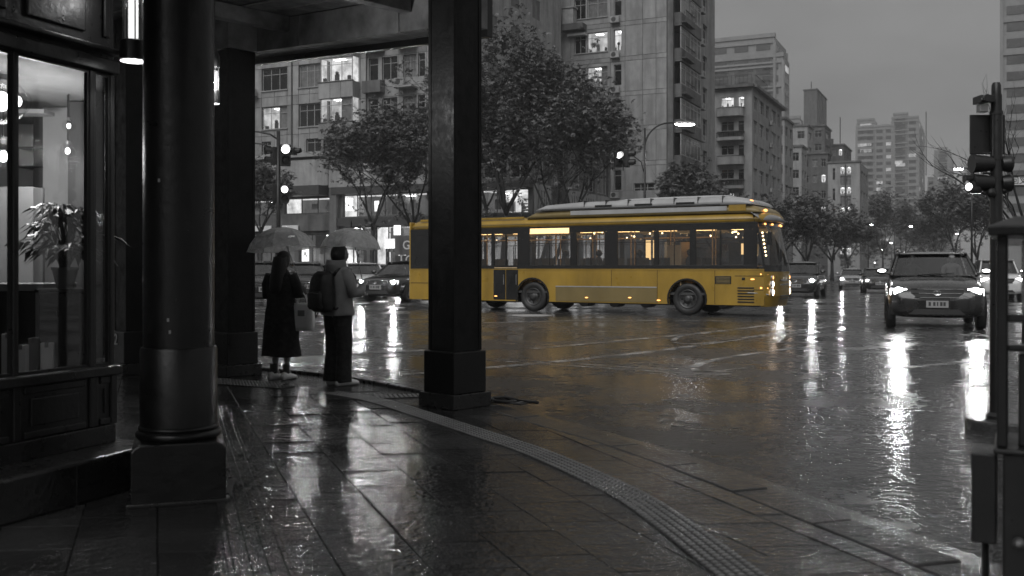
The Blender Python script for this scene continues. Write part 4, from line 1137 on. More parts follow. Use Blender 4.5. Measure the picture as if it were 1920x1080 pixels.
k = MB(); k.cyl((-2, 1, z1), (-2, 1, z1 + 3), .15, n=6); k.build('mast', M['framed'], t)
t, F_, S_, Ts, z1, x0, L = street_block('roof_house', 'low dark house with masts on its roof beyond the white stair block', 1545, 1582, 1596, 272, 240, M['brickd'], 3, 3, 3, lit=((0, 0),))
k = MB(); k.cyl((-1, 1.5, z1), (-1, 1.5, z1 + 7), .12, n=6); k.box(-3.5, -2.6, 1, 2, z1, z1 + 1.8); k.box(-6, -5, 1, 2, z1, z1 + 1.6); k.build('roof_mast', M['framed'], t)
# white stair block with a tall lit stair window
P = Vector((X_(1612, 165), 165.0)); F_, S_ = Pl(P, DFR), Pl(P, DST)
t = thing('stair_block', 'white block with a tall lit staircase window over the trees', 'building', (P.x, P.y, 0), rza)
z1 = F_.z(304, 0); x0 = F_.t(1552); ops = []
for r in range(5):
    vv = 313 + r*38
    for (ua, ub) in ((1575, 1584), (1587, 1596)): ops.append((F_.t(ua), F_.t(ub), F_.z(vv + 13, -2), F_.z(vv, -2), 'bright', 3, .5, .05))
    ops.append((F_.t(1561), F_.t(1566), F_.z(vv + 24, -3), F_.z(vv + 2, -3), 'dark', 1))
    ops.append((F_.t(1575), F_.t(1596), F_.z(vv + 34, -2), F_.z(vv + 16, -2), 'curt', 4))
face(t, I4, x0, 0, .03, z1, ops, M['render'])
Ts = Matrix.Rotation(math.atan2(DST.y, DST.x) - rza, 4, 'Z')
face(t, Ts, .33, 14, .03, z1, [(2 + 4*i, 4.6 + 4*i, z1 - 3 - 3.3*r, z1 - 1.2 - 3.3*r, 'dark', 2) for i in range(3) for r in range(5)], M['conc2'])
part(t, 'stair_fin', M['framed'], None, [(F_.t(1584.6), F_.t(1586.4), -.4, -.003, .1, z1 - .3)])
part(t, 'body', M['concd'], None, [(x0 + .1, -.5, 2.2, 10, .1, z1 - .05)]); part(t, 'roof_edge', M['concd'], None, [(x0 - .2, .2, -.2, 1, z1, z1 + .3)])

def far_tower(name, label, blocks, y, nlit, seed, mat='far', cell=(2.6, 3.1)):
    """distant high-rise: slabs of storeys with recessed window grids (too small to pick apart singly)"""
    rn = random.Random(seed); P = Vector((X_(blocks[0][1], y), y)); F_ = Pl(P, DFR)
    t = thing(name, label, 'building', (P.x, P.y, 0), rza); Ts = Matrix.Rotation(math.atan2(DST.y, DST.x) - rza, 4, 'Z')
    dark, lit = MB(), MB()
    for (u0, u1, us, vt) in blocks:
        x0, x1 = F_.t(u0), F_.t(u1); z1 = F_.z(vt, (x0 + x1)/2)
        Q = Vector((P.x, P.y)) + DFR*x1; L = Pl(Q, DST).t(us) if us else 14; L = max(3, min(L, 60))
        TB = Matrix.Translation((x1, 0, 0)) @ Ts
        c1 = Vector((x0, 0, 0)); 
        k = MB(); s_ = TB @ Vector((L, 0, 0)); k.prism([(x0, 0), (x1, 0), (s_.x, s_.y), (x0 + s_.x - x1, s_.y)], 0.05, z1); k.build('tower_body', M[mat], t)
        part(t, 'roof_rim', M[mat], None, [(x0 - .2, x1 + .2, -.35, 1.2, z1, z1 + 1.1)])
        nz_ = int((z1 - 6) / cell[1])
        for T_, a, b in ((None, x0, x1), (TB, 0, L)):
            n = max(1, int(abs(b - a) / cell[0])); w = abs(b - a) / n
            for i in range(n + 1):
                if i % 3 == 0: part(t, 'rib', M[mat], T_, [(min(a, b) + i*w - .3, min(a, b) + i*w + .3, -.5, .0, 4, z1 - 1)])
            for i in range(n):
                for j in range(nz_):
                    zz = z1 - 2.6 - j*cell[1]; xx = min(a, b) + (i + .5)*w
                    m_ = lit if rn.random() < nlit else dark; m_.T = T_
                    m_.box(xx - w*.32, xx + w*.32, -.12, -.02, zz - .8, zz + .9)
        for j in range(0, nz_, 2):
            zz = z1 - 1.4 - j*cell[1]; part(t, 'floor_band', M[mat], None, [(x0, x1, -.35, -.001, zz - .25, zz + .25)])
    dark.T = lit.T = None
    tag(dark.build('window_grid', M['farw'], t), kind='stuff')
    if lit.v: tag(lit.build('lit_window_grid', M['farlit'], t), kind='stuff')
    return t
far_tower('high_rise', 'hazy stepped high-rise with a lit top storey above the balcony block', [(1330, 1468, 1480, 112), (1330, 1452, 1474, 75)], 270, .05, 4, 'far', (5.2, 3.3))
far_tower('high_rise', 'broad twin-topped hazy high-rise where the street ends', [(1672, 1722, 1740, 222), (1675, 1702, 1708, 215), (1605, 1676, 0, 238), (1607, 1640, 0, 226)], 520, .10, 5, 'far', (4.6, 3.4))
t = far_tower('high_rise', 'slim hazy high-rise just left of the lit street lamp arm', [(1752, 1782, 1790, 284), (1758, 1776, 0, 279)], 620, .08, 6, 'far', (5, 3.6))
k = MB(); k.cyl((-14, 1, 60), (-14, 1, 100), .35, n=6); k.build('mast', M['framed'], t)
far_tower('high_rise', 'tall ribbed high-rise cut by the picture edge behind the signal pole', [(1878, 1985, 0, -40)], 190, .07, 8, 'far', (4.4, 3.2))
far_tower('low_tower', 'small hazy block between the two far high-rises', [(1740, 1752, 0, 335)], 600, .15, 9, 'far', (4.4, 3.4))
far_tower('low_tower', 'distant hazy house behind the pale blank-walled block', [(1475, 1500, 1506, 223)], 380, .02, 10, 'far', (4.4, 3.4))
# low right-hand street front under the trees
P = Vector((29.5, 62)) + DFR*14
rb = thing('street_arcade', 'low grey shop row along the right-hand pavement behind the cabinet', 'building', (P.x, P.y, 0), math.atan2(-DST.y, -DST.x))
ops = [(-60 + 6*i, -56 + 6*i, .6, 3.6, 'dark' if i % 3 else 'lit', 3) for i in range(10)] + [(-60 + 6*i, -57 + 6*i, 6, 8, 'dark', 2) for i in range(10)]
face(rb, Matrix.Translation((-2, 0, 0)), -110, 2, .03, 10, ops, M['concd']); part(rb, 'body', M['concd'], None, [(-111, -.5, 2.4, 14, .1, 9.9)])

# ================================================================== trees
def leafmat(name, v):
    m, n, l, out = newmat(name)
    p = n.new('ShaderNodeBsdfPrincipled'); l.new(p.outputs[0], out.inputs[0])
    g = n.new('ShaderNodeNewGeometry'); 
    r1 = mr(n, l, g.outputs['Random Per Island'], 0, 1, .45, 1.6)
    f = mth(n, l, 'MULTIPLY', mth(n, l, 'MULTIPLY', r1, mr(n, l, noi(n, l, g.outputs['Position'], .8, 3), .3, .7, .7, 1.3)), v)
    cc = n.new('ShaderNodeCombineColor')
    for i in range(3): l.new(f, cc.inputs[i])
    l.new(cc.outputs[0], p.inputs['Base Color']); p.inputs['Roughness'].default_value = .38
    return m
M['leaf'] = leafmat('wet_leaves', .11)
M['leafdark'] = leafmat('wet_dark_leaves', .075)
def tree(label, x, y, h, rx, trunk_h, seed, nleaf, leaf=.26, fork=None, lean=0, name='street_tree', group='street trees', mat='leaf', rz=None, r0=.16, rose=5, base=0.03, low=.0):
    rn = random.Random(seed)
    t = thing(name, label, 'tree', (x, y, base), 0, group)
    k = MB(); tips = []
    rz = rz or rx
    ch = h - trunk_h
    def limb(p, d, L, r, depth):
        p = Vector(p); pts, rad = [p.copy()], [r]; n = 4
        dd = d.copy()
        for i in range(n):
            dd = (dd + Vector((rn.uniform(-.22, .22), rn.uniform(-.22, .22), rn.uniform(-.02, .16)))).normalized()
            p = p + dd*L/n; pts.append(p.copy()); rad.append(r*(1 - .5*(i+1)/n))
            if depth >= 1: tips.append((p.copy(), depth))
        k.tube(pts, rad, 7 if depth < 1 else 5)
        if depth < 3:
            m = rn.choice((3, 3, 4)) if depth == 0 else rn.choice((2, 3, 3))
            for i in range(m):
                a = rn.uniform(0, 6.283) if depth else 6.283*i/m + rn.uniform(-.4, .4)
                sp = rn.uniform(.5, 1.0)
                nd = (dd*(1.0 if depth else .9) + Vector((math.cos(a), math.sin(a), 0))*sp).normalized()
                limb(pts[-1] if i else pts[-2], nd, L*rn.uniform(.62, .85), rad[-1]*.85, depth + 1)
    stems = fork or [(0, 0, 0)]
    for sx2, sy2, ln in stems:
        top = Vector((sx2*2.2 + lean, sy2*1.5, trunk_h))
        b = Vector((sx2, sy2, 0)); mid = b.lerp(top, .5) + Vector((rn.uniform(-.12, .12), 0, 0))
        k.tube([b, b + Vector((0, 0, .4)), mid, top], [r0*1.25, r0, r0*.85, r0*.72], 10)
        for i in range(4):
            a = 6.283*i/4 + rn.uniform(-.5, .5)
            limb(tuple(top - Vector((0, 0, .15*i))), Vector((math.cos(a)*.8*rx/ch*1.5, math.sin(a)*.8*rx/ch*1.5, 1.0)).normalized(), ch*.36, r0*.55, 0)
    k.build('trunk', M['bark'], t, smooth=True)
    # keep the tips inside an uneven crown envelope
    cz_ = trunk_h + ch*(.46 - low); T2 = []
    for p, dpt in tips:
        q = Vector(((p.x - lean)/rx, p.y/rz, (p.z - cz_)/(ch*.56)))
        lim = 1.0 + .42*mnoise.noise(Vector((math.atan2(p.y, p.x)*1.3 + seed, p.z*.5, seed)))
        if q.length > lim: q = q*(lim/q.length)*rn.uniform(.85, 1); p = Vector((q.x*rx + lean, q.y*rz, q.z*ch*.56 + cz_))
        T2.append(p)
    extra = max(8, int(rx*ch*1.3))
    for i in range(extra):           # clumps that fill the outline
        a, b_ = rn.uniform(0, 6.283), rn.uniform(-.98, 1); rr = rn.uniform(.55, 1.0)*math.sqrt(max(.05, 1 - b_*b_*.9))
        lim = 1.0 + .5*mnoise.noise(Vector((a*1.3 + seed, b_*2, seed)))
        T2.append(Vector((math.cos(a)*rr*rx*lim + lean, math.sin(a)*rr*rz*lim, cz_ + b_*ch*.54*lim)))
    vs, fs = [], []
    per = max(1, nleaf // (len(T2)*rose))
    for c in T2:
        cr = rn.uniform(.35, .95)*rx*.26
        for _ in range(per):
            o = c + Vector((rn.gauss(0, cr*.55), rn.gauss(0, cr*.55), rn.gauss(0, cr*.42)))
            ax = Vector((rn.gauss(0, .5), rn.gauss(0, .5), 1)).normalized(); e1 = ax.orthogonal().normalized(); e2 = ax.cross(e1)
            a0 = rn.uniform(0, 6.283)
            for q in range(rose):
                a = a0 + 6.283*q/rose + rn.uniform(-.25, .25); L = leaf*rn.uniform(.6, 1.25)
                dv = (e1*math.cos(a) + e2*math.sin(a) - ax*.25).normalized(); sdv = dv.cross(ax).normalized()*L*.24
                b = len(vs); m_ = o + dv*L*.5
                vs += [tuple(o), tuple(m_ - sdv), tuple(o + dv*L - ax*L*.15), tuple(m_ + sdv)]
                fs.append((b, b+1, b+2, b+3))
    me = bpy.data.meshes.new('crown'); me.from_pydata(vs, [], fs); me.materials.append(M[mat]); me.update()
    link('crown', me, t)
    return t
def at(u, y): return X_(u, y), y
# the big pair beside the pillar and the tree behind the umbrellas
x, y = at(941, 60); tree('tall leafy street tree right beside the square pillar', x, y, 16.8, 3.9, 4.8, 11, 52000, .20, r0=.24, lean=.3)
x, y = at(1008, 59); tree('forked street tree with crown spreading over the back of the bus', x, y, 14.0, 4.1, 4.2, 12, 52000, .20, fork=[(-.22, 0, 0), (.25, .1, 0)], r0=.15, lean=1.4)
x, y = at(912, 64); tree('slim street tree half hidden by the square pillar', x, y, 11.5, 2.6, 5.2, 13, 12000, .2, r0=.14)
x, y = at(700, 60); tree('young street tree behind the second umbrella', x, y, 11.8, 2.9, 4.0, 14, 32000, .19, r0=.15)
x, y = at(775, 63); tree('fuller street tree left of the square pillar', x, y, 13.8, 3.3, 4.0, 15, 32000, .19, r0=.16)
x, y = at(490, 58); tree('small street tree beside the dark pillar behind the first umbrella', x, y, 8.2, 2.0, 3.6, 16, 12000, .18, r0=.12)
x, y = at(218, 55); tree('street tree glimpsed between shop corner and lantern pillar', x, y, 13, 3.0, 4.2, 17, 12000, .18, r0=.15)
# trees behind the bus and along the street
far_list = [(1290, 76, 10.2, 3.0, 'round tree under the street lamp behind the bus'), (1345, 84, 9.6, 2.4, 'small tree between the concrete tower and the balcony block'),
  (1412, 90, 8.7, 2.8, 'bushy tree behind the front of the bus'), (1462, 88, 8.8, 3.0, 'dark spreading tree at the bus windscreen'), (1512, 96, 9.3, 3.2, 'dark tree above the dark saloon'),
  (1560, 110, 9.6, 3.4, 'dark tree in front of the lit staircase window'), (1590, 140, 9.8, 3.4, 'smaller dark tree right of the lit staircase window'),
  (1655, 190, 17.5, 6.0, 'large rounded tree beneath the broad far high-rise'), (1695, 210, 15.5, 6.0, 'large dark tree behind the silver car queue'),
  (1625, 240, 12, 5, 'distant tree left of the largest rounded street tree'),
  (1790, 120, 13.5, 4.0, 'tall pale tree under the right-hand street lamp'), (1832, 100, 10.5, 3.0, 'tree behind the black signal pole'), (1760, 170, 13, 4.5, 'tree beyond the right-hand street lamp'), (1735, 260, 13, 6, 'farthest tree where the street narrows')]
for i, (u, y, h, r_, lab) in enumerate(far_list):
    x, _ = at(u, y); tree(lab, x, y, h, r_, h*.24, 30 + i, 14000 if y < 130 else 11000, .26 if y < 130 else .42, r0=.2, mat='leafdark', low=.06, group='trees along the street')
# bare branches behind the signal pole
rn = random.Random(5); bt = thing('bare_tree', 'leafless twiggy tree at the picture edge behind the signal pole', 'tree', (X_(1925, 20), 20, ROAD))
k = MB()
def twig(p, d, L, r, dep):
    pts, rad = [p], [r]
    for i in range(4):
        d = (d + Vector((rn.uniform(-.35, .35), rn.uniform(-.2, .2), rn.uniform(-.15, .3)))).normalized(); p = p + d*L/4; pts.append(p); rad.append(r*(1 - .18*(i+1)))
        if dep < 3 and rn.random() < .75: twig(p, (d + Vector((rn.uniform(-1, .5), rn.uniform(-.5, .5), rn.uniform(-.2, .7)))).normalized(), L*.62, r*.5, dep + 1)
    k.tube(pts, rad, 5)
k.tube([(0, 0, 0), (.03, 0, 1.2), (-.02, 0, 2.2)], [.10, .085, .07], 8)
for i in range(4): twig(Vector((-.02, 0, 2.0 + .1*i)), Vector((rn.uniform(-.9, -.1), rn.uniform(-.4, .4), .8)).normalized(), 1.5, .035, 0)
k.build('branches', M['bark'], bt, smooth=True)

# ================================================================== street lamps, signals
def street_lamp(label, u, y, ul, vl, side=True, vtop=None, small=False, em_=None, pole_r=.09):
    x = X_(u, y); t = thing('street_lamp', label, 'street lamp', (x, y, .03), 0, 'lit street lamps')
    zl = Z_(vl, y) - .03; dx = X_(ul, y) - x; zp = Z_(vtop, y) - .03 if vtop else zl - .2
    k = MB(); k.tube([(0, 0, 0), (0, 0, zp*.5), (0, 0, zp)], [pole_r, pole_r*.8, pole_r*.6], 10); k.lathe([(pole_r*2, 0), (pole_r*2, .05), (pole_r*1.2, .3)], 12); k.build('pole', M['metal'], t, smooth=True)
    k = MB(); n = 9; pts = []
    z0 = zp - abs(dx)*.5
    for i in range(n): a = math.pi/2*i/(n-1); pts.append((dx*.62*(1 - math.cos(a)), 0, z0 + (zl + .05 - z0)*math.sin(a)))
    pts.append((dx*.86, 0, zl + .05)); k.tube(pts, pole_r*.5, 7); k.build('arm', M['metal'], t, smooth=True)
    k = MB(); L = max(.45, abs(dx)*.30) if y < 100 else .26
    k.ball((dx, 0, zl + .05), (L, .16, .10), 14, 8); k.build('housing', M['steel'], t, smooth=True)
    k = MB(); k.ball((dx, 0, zl - .03), (L*.82, .13, .09), 14, 8); k.build('lens', em_ or M['street'], t, smooth=True)
    return t
l = street_lamp('tall lit street lamp with a long curved arm above the bus', 1209, 53, 1284, 232, vtop=240)
k = MB(); zz = Z_(243, 53); k.tube([(0, 0, zz - .9), (-.25, 0, zz - .3), (-.5, 0, zz - .05), (-.7, 0, zz)], .03, 6); k.box(-.85, -.6, -.05, .05, zz - .02, zz + .05); k.build('small_arm', M['steel'], l)
k = MB(); zz = Z_(308, 53); k.tube([(0, 0, zz - .6), (-.2, 0, zz + .1), (-.6, 0, zz + .4), (-.95, 0, zz + .45)], .03, 6); k.build('signal_arm', M['metal'], l)
street_lamp('lit street lamp with its arm reaching left, right of the far high-rises', 1822, 76, 1797, 316, vtop=318)
street_lamp('small far street lamp with curved arm above the black people carrier', 1677, 150, 1708, 424)
street_lamp('faint far street lamp over the silver car', 1628, 150, 1634, 421)
street_lamp('tiny distant street lamp right of the black people carrier roof', 1800, 170, 1795, 438)
street_lamp('distant low street lamp among the trees beside the silver car', 1655, 200, 1652, 468)
street_lamp('most distant street lamp beyond the bare junction', 1672, 210, 1671, 455)
street_lamp('pair lamp beyond the dark saloon in the queue', 1622, 190, 1627, 472)
for i, (u, v, y) in enumerate(((1695, 472, 220), (1703, 489, 230), (1752, 452, 260), (1640, 493, 220), (1612, 478, 200), (1737, 476, 250))):
    t = thing('signal_lamp', ['tiny far signal light left of the people carrier roof', 'lowest far signal light left of the people carrier', 'tiny far light above the people carrier roof', 'far light above the silver car roof', 'far light over the dark saloon', 'far light behind the people carrier roof rail'][i], 'signal light', (X_(u, y), y, .03), 0, 'far signal lights')
    k = MB(); zz = Z_(v, y); k.cyl((0, 0, 0), (0, 0, zz), .08, n=6); k.build('post', M['metal'], t)
    k = MB(); k.ball((0, -.1, zz), .16 + .05*(i % 3), 8, 6); k.build('lens', M['signal'], t)
# signal heads
def head3(parent, x, y, z, w, lens, lit, rz=0, hood=True, mat=None):
    """a signal head: housing, lenses with hoods; faces -y in its own frame"""
    T = Matrix.Translation((x, y, z)) @ Matrix.Rotation(rz, 4, 'Z'); h = w*1.05*lens
    k = MB(T); k.box(-w/2, w/2, 0, w*.6, -h/2, h/2); o = k.build('signal_head', M['metal'], parent, bevel=w*.08)
    for i in range(lens):
        zc = h/2 - w*1.05*(i + .5); r = w*.38
        k = MB(T @ Matrix.Translation((0, -.004, zc)) @ Matrix.Rotation(R(90), 4, 'X')); k.lathe([(r, 0), (r*.6, .02), (.01, .03)], 16, cap=False); k.build('lens', (mat or M['signal']) if i == lit else M['winglass'], o)
        if hood:
            k = MB(T); pts = []
            for rr, yy in ((r*1.12, 0), (r*1.12, -w*.75)):
                pts.append([(rr*math.cos(a), yy + (w*.35 if (yy and math.sin(a) < -.3) else 0), zc + rr*math.sin(a)) for a in [R(-40 + 26*q) for q in range(11)]])
            k.loft(pts, cap=False, closed=False); k.build('hood', M['metal'], o)
    return o
x, y = at(1160, 52.6)
t = thing('traffic_light', 'lit traffic light hung from the arm of the tall street lamp above the bus', 'traffic light', (x, y, 0))
head3(t, 0, -.1, Z_(299, y), .40, 2, 0, R(12)); head3(t, .55, .0, Z_(297, y), .44, 2, 9, R(70))
k = MB(); k.cyl((.25, .1, Z_(320, y)), (.25, .1, Z_(278, y)), .03, n=6); k.cyl((.2, .1, Z_(291, y)), (.7, .1, Z_(291, y)), .025, n=6); k.build('hanger', M['metal'], t)
x, y = at(522, 50)
t = thing('traffic_light', 'pole of pedestrian and traffic lights above the first umbrella', 'traffic light', (x, y, 0))
k = MB(); k.tube([(0, 0, ROAD), (0, 0, 4), (0, 0, Z_(246, y))], [.13, .11, .09], 10); k.build('pole', M['metal'], t, smooth=True)
k = MB(); k.tube([(0, 0, Z_(262, y)), (-.4, 0, Z_(252, y)), (-1.0, 0, Z_(247, y)), (-2.2, 0, Z_(245, y))], .045, 7); k.build('arm', M['metal'], t, smooth=True)
k = MB(); k.tube([(-.3, 0, Z_(278, y)), (-.8, 0, Z_(270, y)), (-2.2, 0, Z_(265, y))], .04, 7); k.build('arm', M['metal'], t, smooth=True)
head3(t, .38, -.1, Z_(291, y), .52, 2, 0, R(15), mat=M['signal']); head3(t, -.36, 0, Z_(292, y), .42, 2, 9, R(-60)); head3(t, .85, .1, Z_(283, y), .36, 1, 9, R(75))
head3(t, .34, -.1, Z_(364, y), .42, 2, 0, R(12)); head3(t, -.36, 0, Z_(361, y), .42, 2, 9, R(-60))
x, y = at(214, 40)
t = thing('traffic_light', 'lit traffic light seen between shop corner and lantern pillar', 'traffic light', (x, y, ROAD))
k = MB(); k.cyl((.35, .1, 0), (.35, .1, Z_(205, y)), .07, n=8); k.build('pole', M['metal'], t); head3(t, 0, 0, Z_(247, y), .46, 2, 0, R(10))

# near signal pole at the picture edge, on a small refuge
PY = 9.0; px_ = X_(1868, PY)
k = MB(); k.prism([(px_ + .35*math.cos(a) + .1, PY + .35*math.sin(a)) for a in [R(90 + 12*q) for q in range(16)]] + [(px_ + 4, PY - .35), (px_ + 4, PY + .35)], -.13, .0)
tag(k.build('refuge_island', M['kerb'], bevel=.02), kind='structure')
t = thing('signal_pole', 'black signal pole with camera and hooded traffic heads at the picture edge', 'signal pole', (px_, PY, 0))
k = MB(); k.lathe([(.09, 0), (.09, .03), (.056, .06), (.054, 1.2), (.052, 2.6), (.048, Z_(178, PY))], 16); k.lathe([(.042, Z_(178, PY)), (.040, Z_(160, PY)), (.03, Z_(155, PY))], 16); sharp(k.build('pole', M['metal'], t))
for v in (340, 415, 300, 215): k = MB(); k.lathe([(.058, 0), (.058, .03)], 16, (0, 0, Z_(v, PY))); k.build('band', M['metal'], t)
def pb(name, u0, u1, v0, v1, y0, y1, mat='metal', bev=.006):
    k = MB(); k.box(X_(u0, PY) - px_, X_(u1, PY) - px_, y0, y1, Z_(v1, PY), Z_(v0, PY)); return k.build(name, M[mat], t, bevel=bev)
pb('sign_back', 1825, 1891, 213, 288, .06, .08); pb('camera_base', 1834, 1850, 196, 211, -.04, .04, 'steel'); pb('camera_head', 1829, 1856, 181, 195, -.10, .06)
k = MB(); k.cyl((X_(1836, PY) - px_, -.16, Z_(188, PY)), (X_(1836, PY) - px_, -.09, Z_(188, PY)), .03, n=12); k.build('camera_lens', M['winglass'], t)
pb('camera_bracket', 1850, 1864, 186, 191, -.01, .01)
def sidehead(u0, u1, v, rr=.075):     # a horizontal hooded head seen from the side
    z = Z_(v, PY); a, b = X_(u0, PY) - px_, X_(u1, PY) - px_
    k = MB(); k.tube([(a, 0, z), (a + (b-a)*.55, 0, z), (b, 0, z)], [rr*1.12, rr, rr*.85], 16); o = k.build('signal_head', M['metal'], t, smooth=False); sharp(o)
    k = MB(); k.tube([(a - (.02 if b > a else -.02), 0, z), (a, 0, z)], [rr*1.15, rr*1.15], 16); k.build('hood_rim', M['metal'], o)
for v in (307, 343): sidehead(1826, 1860, v); sidehead(1890, 1876, v, .07)
sidehead(1812, 1834, 336, .035)
k = MB(); k.lathe([(.055, -.03), (.06, .0), (.055, .06), (.02, .09)], 16, (X_(1825, PY) - px_, -.02, Z_(357, PY))); k.build('pedestrian_head', M['metal'], t)
k = MB(); k.ball((X_(1815, PY) - px_, -.03, Z_(351, PY)), .035, 10, 8); k.build('lens', M['signal'], t)
pb('cross_bar', 1826, 1866, 353, 357, -.02, .0); pb('strut', 1845, 1849, 343, 365, -.02, .0)
k = MB(); k.ball((X_(1855, PY) - px_, -.04, Z_(362, PY)), .045, 10, 8); k.ball((X_(1882, PY) - px_, -.0, Z_(357, PY)), .035, 10, 8); k.build('bolt_cap', M['metal'], t)
for v in (287, 325): pb('clamp', 1842, 1864, v - 2, v + 2, -.01, .01)
# small direction sign behind it
sy = 16.0; t = thing('direction_sign', 'small framed white street sign with two dark symbols at the picture edge', 'sign', (X_(1930, sy), sy, ROAD))
k = MB(); x0 = X_(1889, sy) - X_(1930, sy); k.box(x0, .2, -.02, .0, Z_(350, sy) - ROAD, Z_(329, sy) - ROAD); k.build('frame', M['metal'], t)
k = MB(); k.box(x0 + .02, .18, -.026, -.0205, Z_(347, sy) - ROAD, Z_(332, sy) - ROAD); pn = k.build('panel', M['white'], t)
text_mesh('回叉', .13, M['ink'], 'lettering', pn, Matrix.Translation((x0 + .17, -.03, Z_(339.5, sy) - ROAD)) @ Matrix.Rotation(R(90), 4, 'X'), .002)
k = MB(); k.cyl((0, .03, 0), (0, .03, Z_(325, sy) - ROAD), .04, n=10); k.build('post', M['metal'], t)

# dark utility cabinet right beside the camera
CY = 3.55; cx0 = X_(1880, CY)
t = thing('utility_cabinet', 'dark wet utility cabinet with a small overhanging roof, at the right edge', 'cabinet', (cx0, CY, 0), R(-27))
def cbx(name, x0, x1, y0, y1, z0, z1, mat='metal', bev=.006):
    k = MB(); k.box(x0, x1, y0, y1, z0, z1); return k.build(name, M[mat], t, bevel=bev)
cbx('foot', -.02, .42, .0, .40, 0, .10); cbx('housing', .0, .40, .02, .38, .10, Z_(850, CY)); cbx('housing_rim', -.03, .43, -.01, .41, Z_(852, CY), Z_(842, CY))
cbx('post', -.02, .015, .03, .065, Z_(842, CY), Z_(420, CY)); cbx('post', .36, .395, .03, .065, Z_(842, CY), Z_(420, CY))
cbx('post', -.02, .015, .33, .365, Z_(842, CY), Z_(420, CY))
cbx('rail', .016, .359, .035, .06, Z_(605, CY), Z_(590, CY)); cbx('rail', .016, .359, .035, .06, Z_(660, CY), Z_(648, CY)); cbx('locker', .06, .36, .09, .32, Z_(590, CY), Z_(452, CY), 'steel')
cbx('locker', .05, .36, .09, .32, Z_(842, CY), Z_(665, CY))
k = MB(); z0, z1, z2 = Z_(442, CY), Z_(425, CY), Z_(405, CY)
k.loft([[(-.045, -.06, z0), (.46, -.06, z0), (.46, .46, z0), (-.045, .46, z0)], [(-.05, -.065, z1), (.465, -.065, z1), (.465, .465, z1), (-.05, .465, z1)], [(.04, .03, z2), (.37, .03, z2), (.37, .37, z2), (.04, .37, z2)]])
k.build('roof', M['metal'], t, bevel=.004)
cbx('side_box', -.105, -.021, .05, .28, Z_(1030, CY), Z_(858, CY)); 
k = MB(); k.tube([(-.06, .16, Z_(1030, CY)), (-.06, .16, .1), (-.02, .2, .03)], .012, 8); k.build('conduit', M['metal'], t)
k = MB(); k.ball((.05, -.0, Z_(1015, CY)), .022, 10, 8); k.build('lock', M['steel'], t)

# ================================================================== bus
BX, BY = X_(1288, 30.97), 30.97
bdir = Vector((.866, -.5)); brz = math.atan2(bdir.y, bdir.x)
bus = thing('city_bus', 'yellow single-deck city bus crossing the junction with warm lit windows', 'bus', (BX, BY, ROAD), brz)
def bx(u):
    k = (u - 960) / FPX; return -((BX - k*BY) / (bdir.x - bdir.y*k*1.0)) if False else (k*BY - BX) / (bdir.x - bdir.y*k)
YEL = (.34, .212, .03)
M['busyel'] = pm('bus_yellow', YEL, .36, var=.14, vs=1.3, coat=.2, rvar=.3, streak=.28)
M['busyel2'] = pm('bus_hatch_yellow', (.20, .15, .06), .4, var=.08, vs=2, streak=.15)
M['busblk'] = pm('bus_black_trim', .012, .22, var=.2, coat=.3)
M['bussil'] = pm('bus_roof_silver', .36, .35, var=.12, vs=1.2, streak=.15)
M['busgls'] = glassy('bus_glass', .74, .04, .02)
M['warm'] = em('bus_lamp_warm', 5.5, (1, .62, .26), sample=True)
M['warmdot'] = em('bus_lamp_dot', 9, (1, .72, .38), sample=False)
M['dest'] = em('bus_destination', 1.7, (1, .66, .30), sample=False)
M['amber'] = em('bus_marker', 3.0, (1, .42, .12), sample=False)
M['bushead'] = em('bus_headlight', 10, (1, .78, .6), sample=True)
M['buslin'] = pm('bus_lining', (.55, .40, .22), .6, var=.15)
M['busrim'] = pm('bus_rim', .06, .4, metal=.6, var=.3)
M['busfloor'] = pm('bus_floor', .04, .6)
BL, BFX, BW = -10.55, 2.42, 2.5
ZSK, ZSL, ZWT, ZRF = .34, 1.44, 2.86, 3.18
WX = [0.0, bx(998), bx(868)]; WR = .50
def side_poly():
    pts = [(BL, ZSL), (BL, ZSK)]
    for wx in sorted(WX):
        r = .60; n = 12
        z_ = ZSK; dx = math.sqrt(max(0, r*r - (z_ - WR)**2))
        for q in range(n + 1):
            a0 = math.pi + math.asin((WR - z_)/r); a = a0 - (a0*2 - math.pi)*q/n
            pts.append((wx + r*math.cos(a), WR + r*math.sin(a)))
    pts += [(BFX, ZSK), (BFX, ZSL)]
    return pts
door0, door1 = bx(925), bx(972)
for yy, nm in ((0, 'near'), (BW - .05, 'far')):
    k = MB(); k.prism(side_poly(), yy, yy + .05, 'y'); k.build('side_panel', M['busyel'], bus)
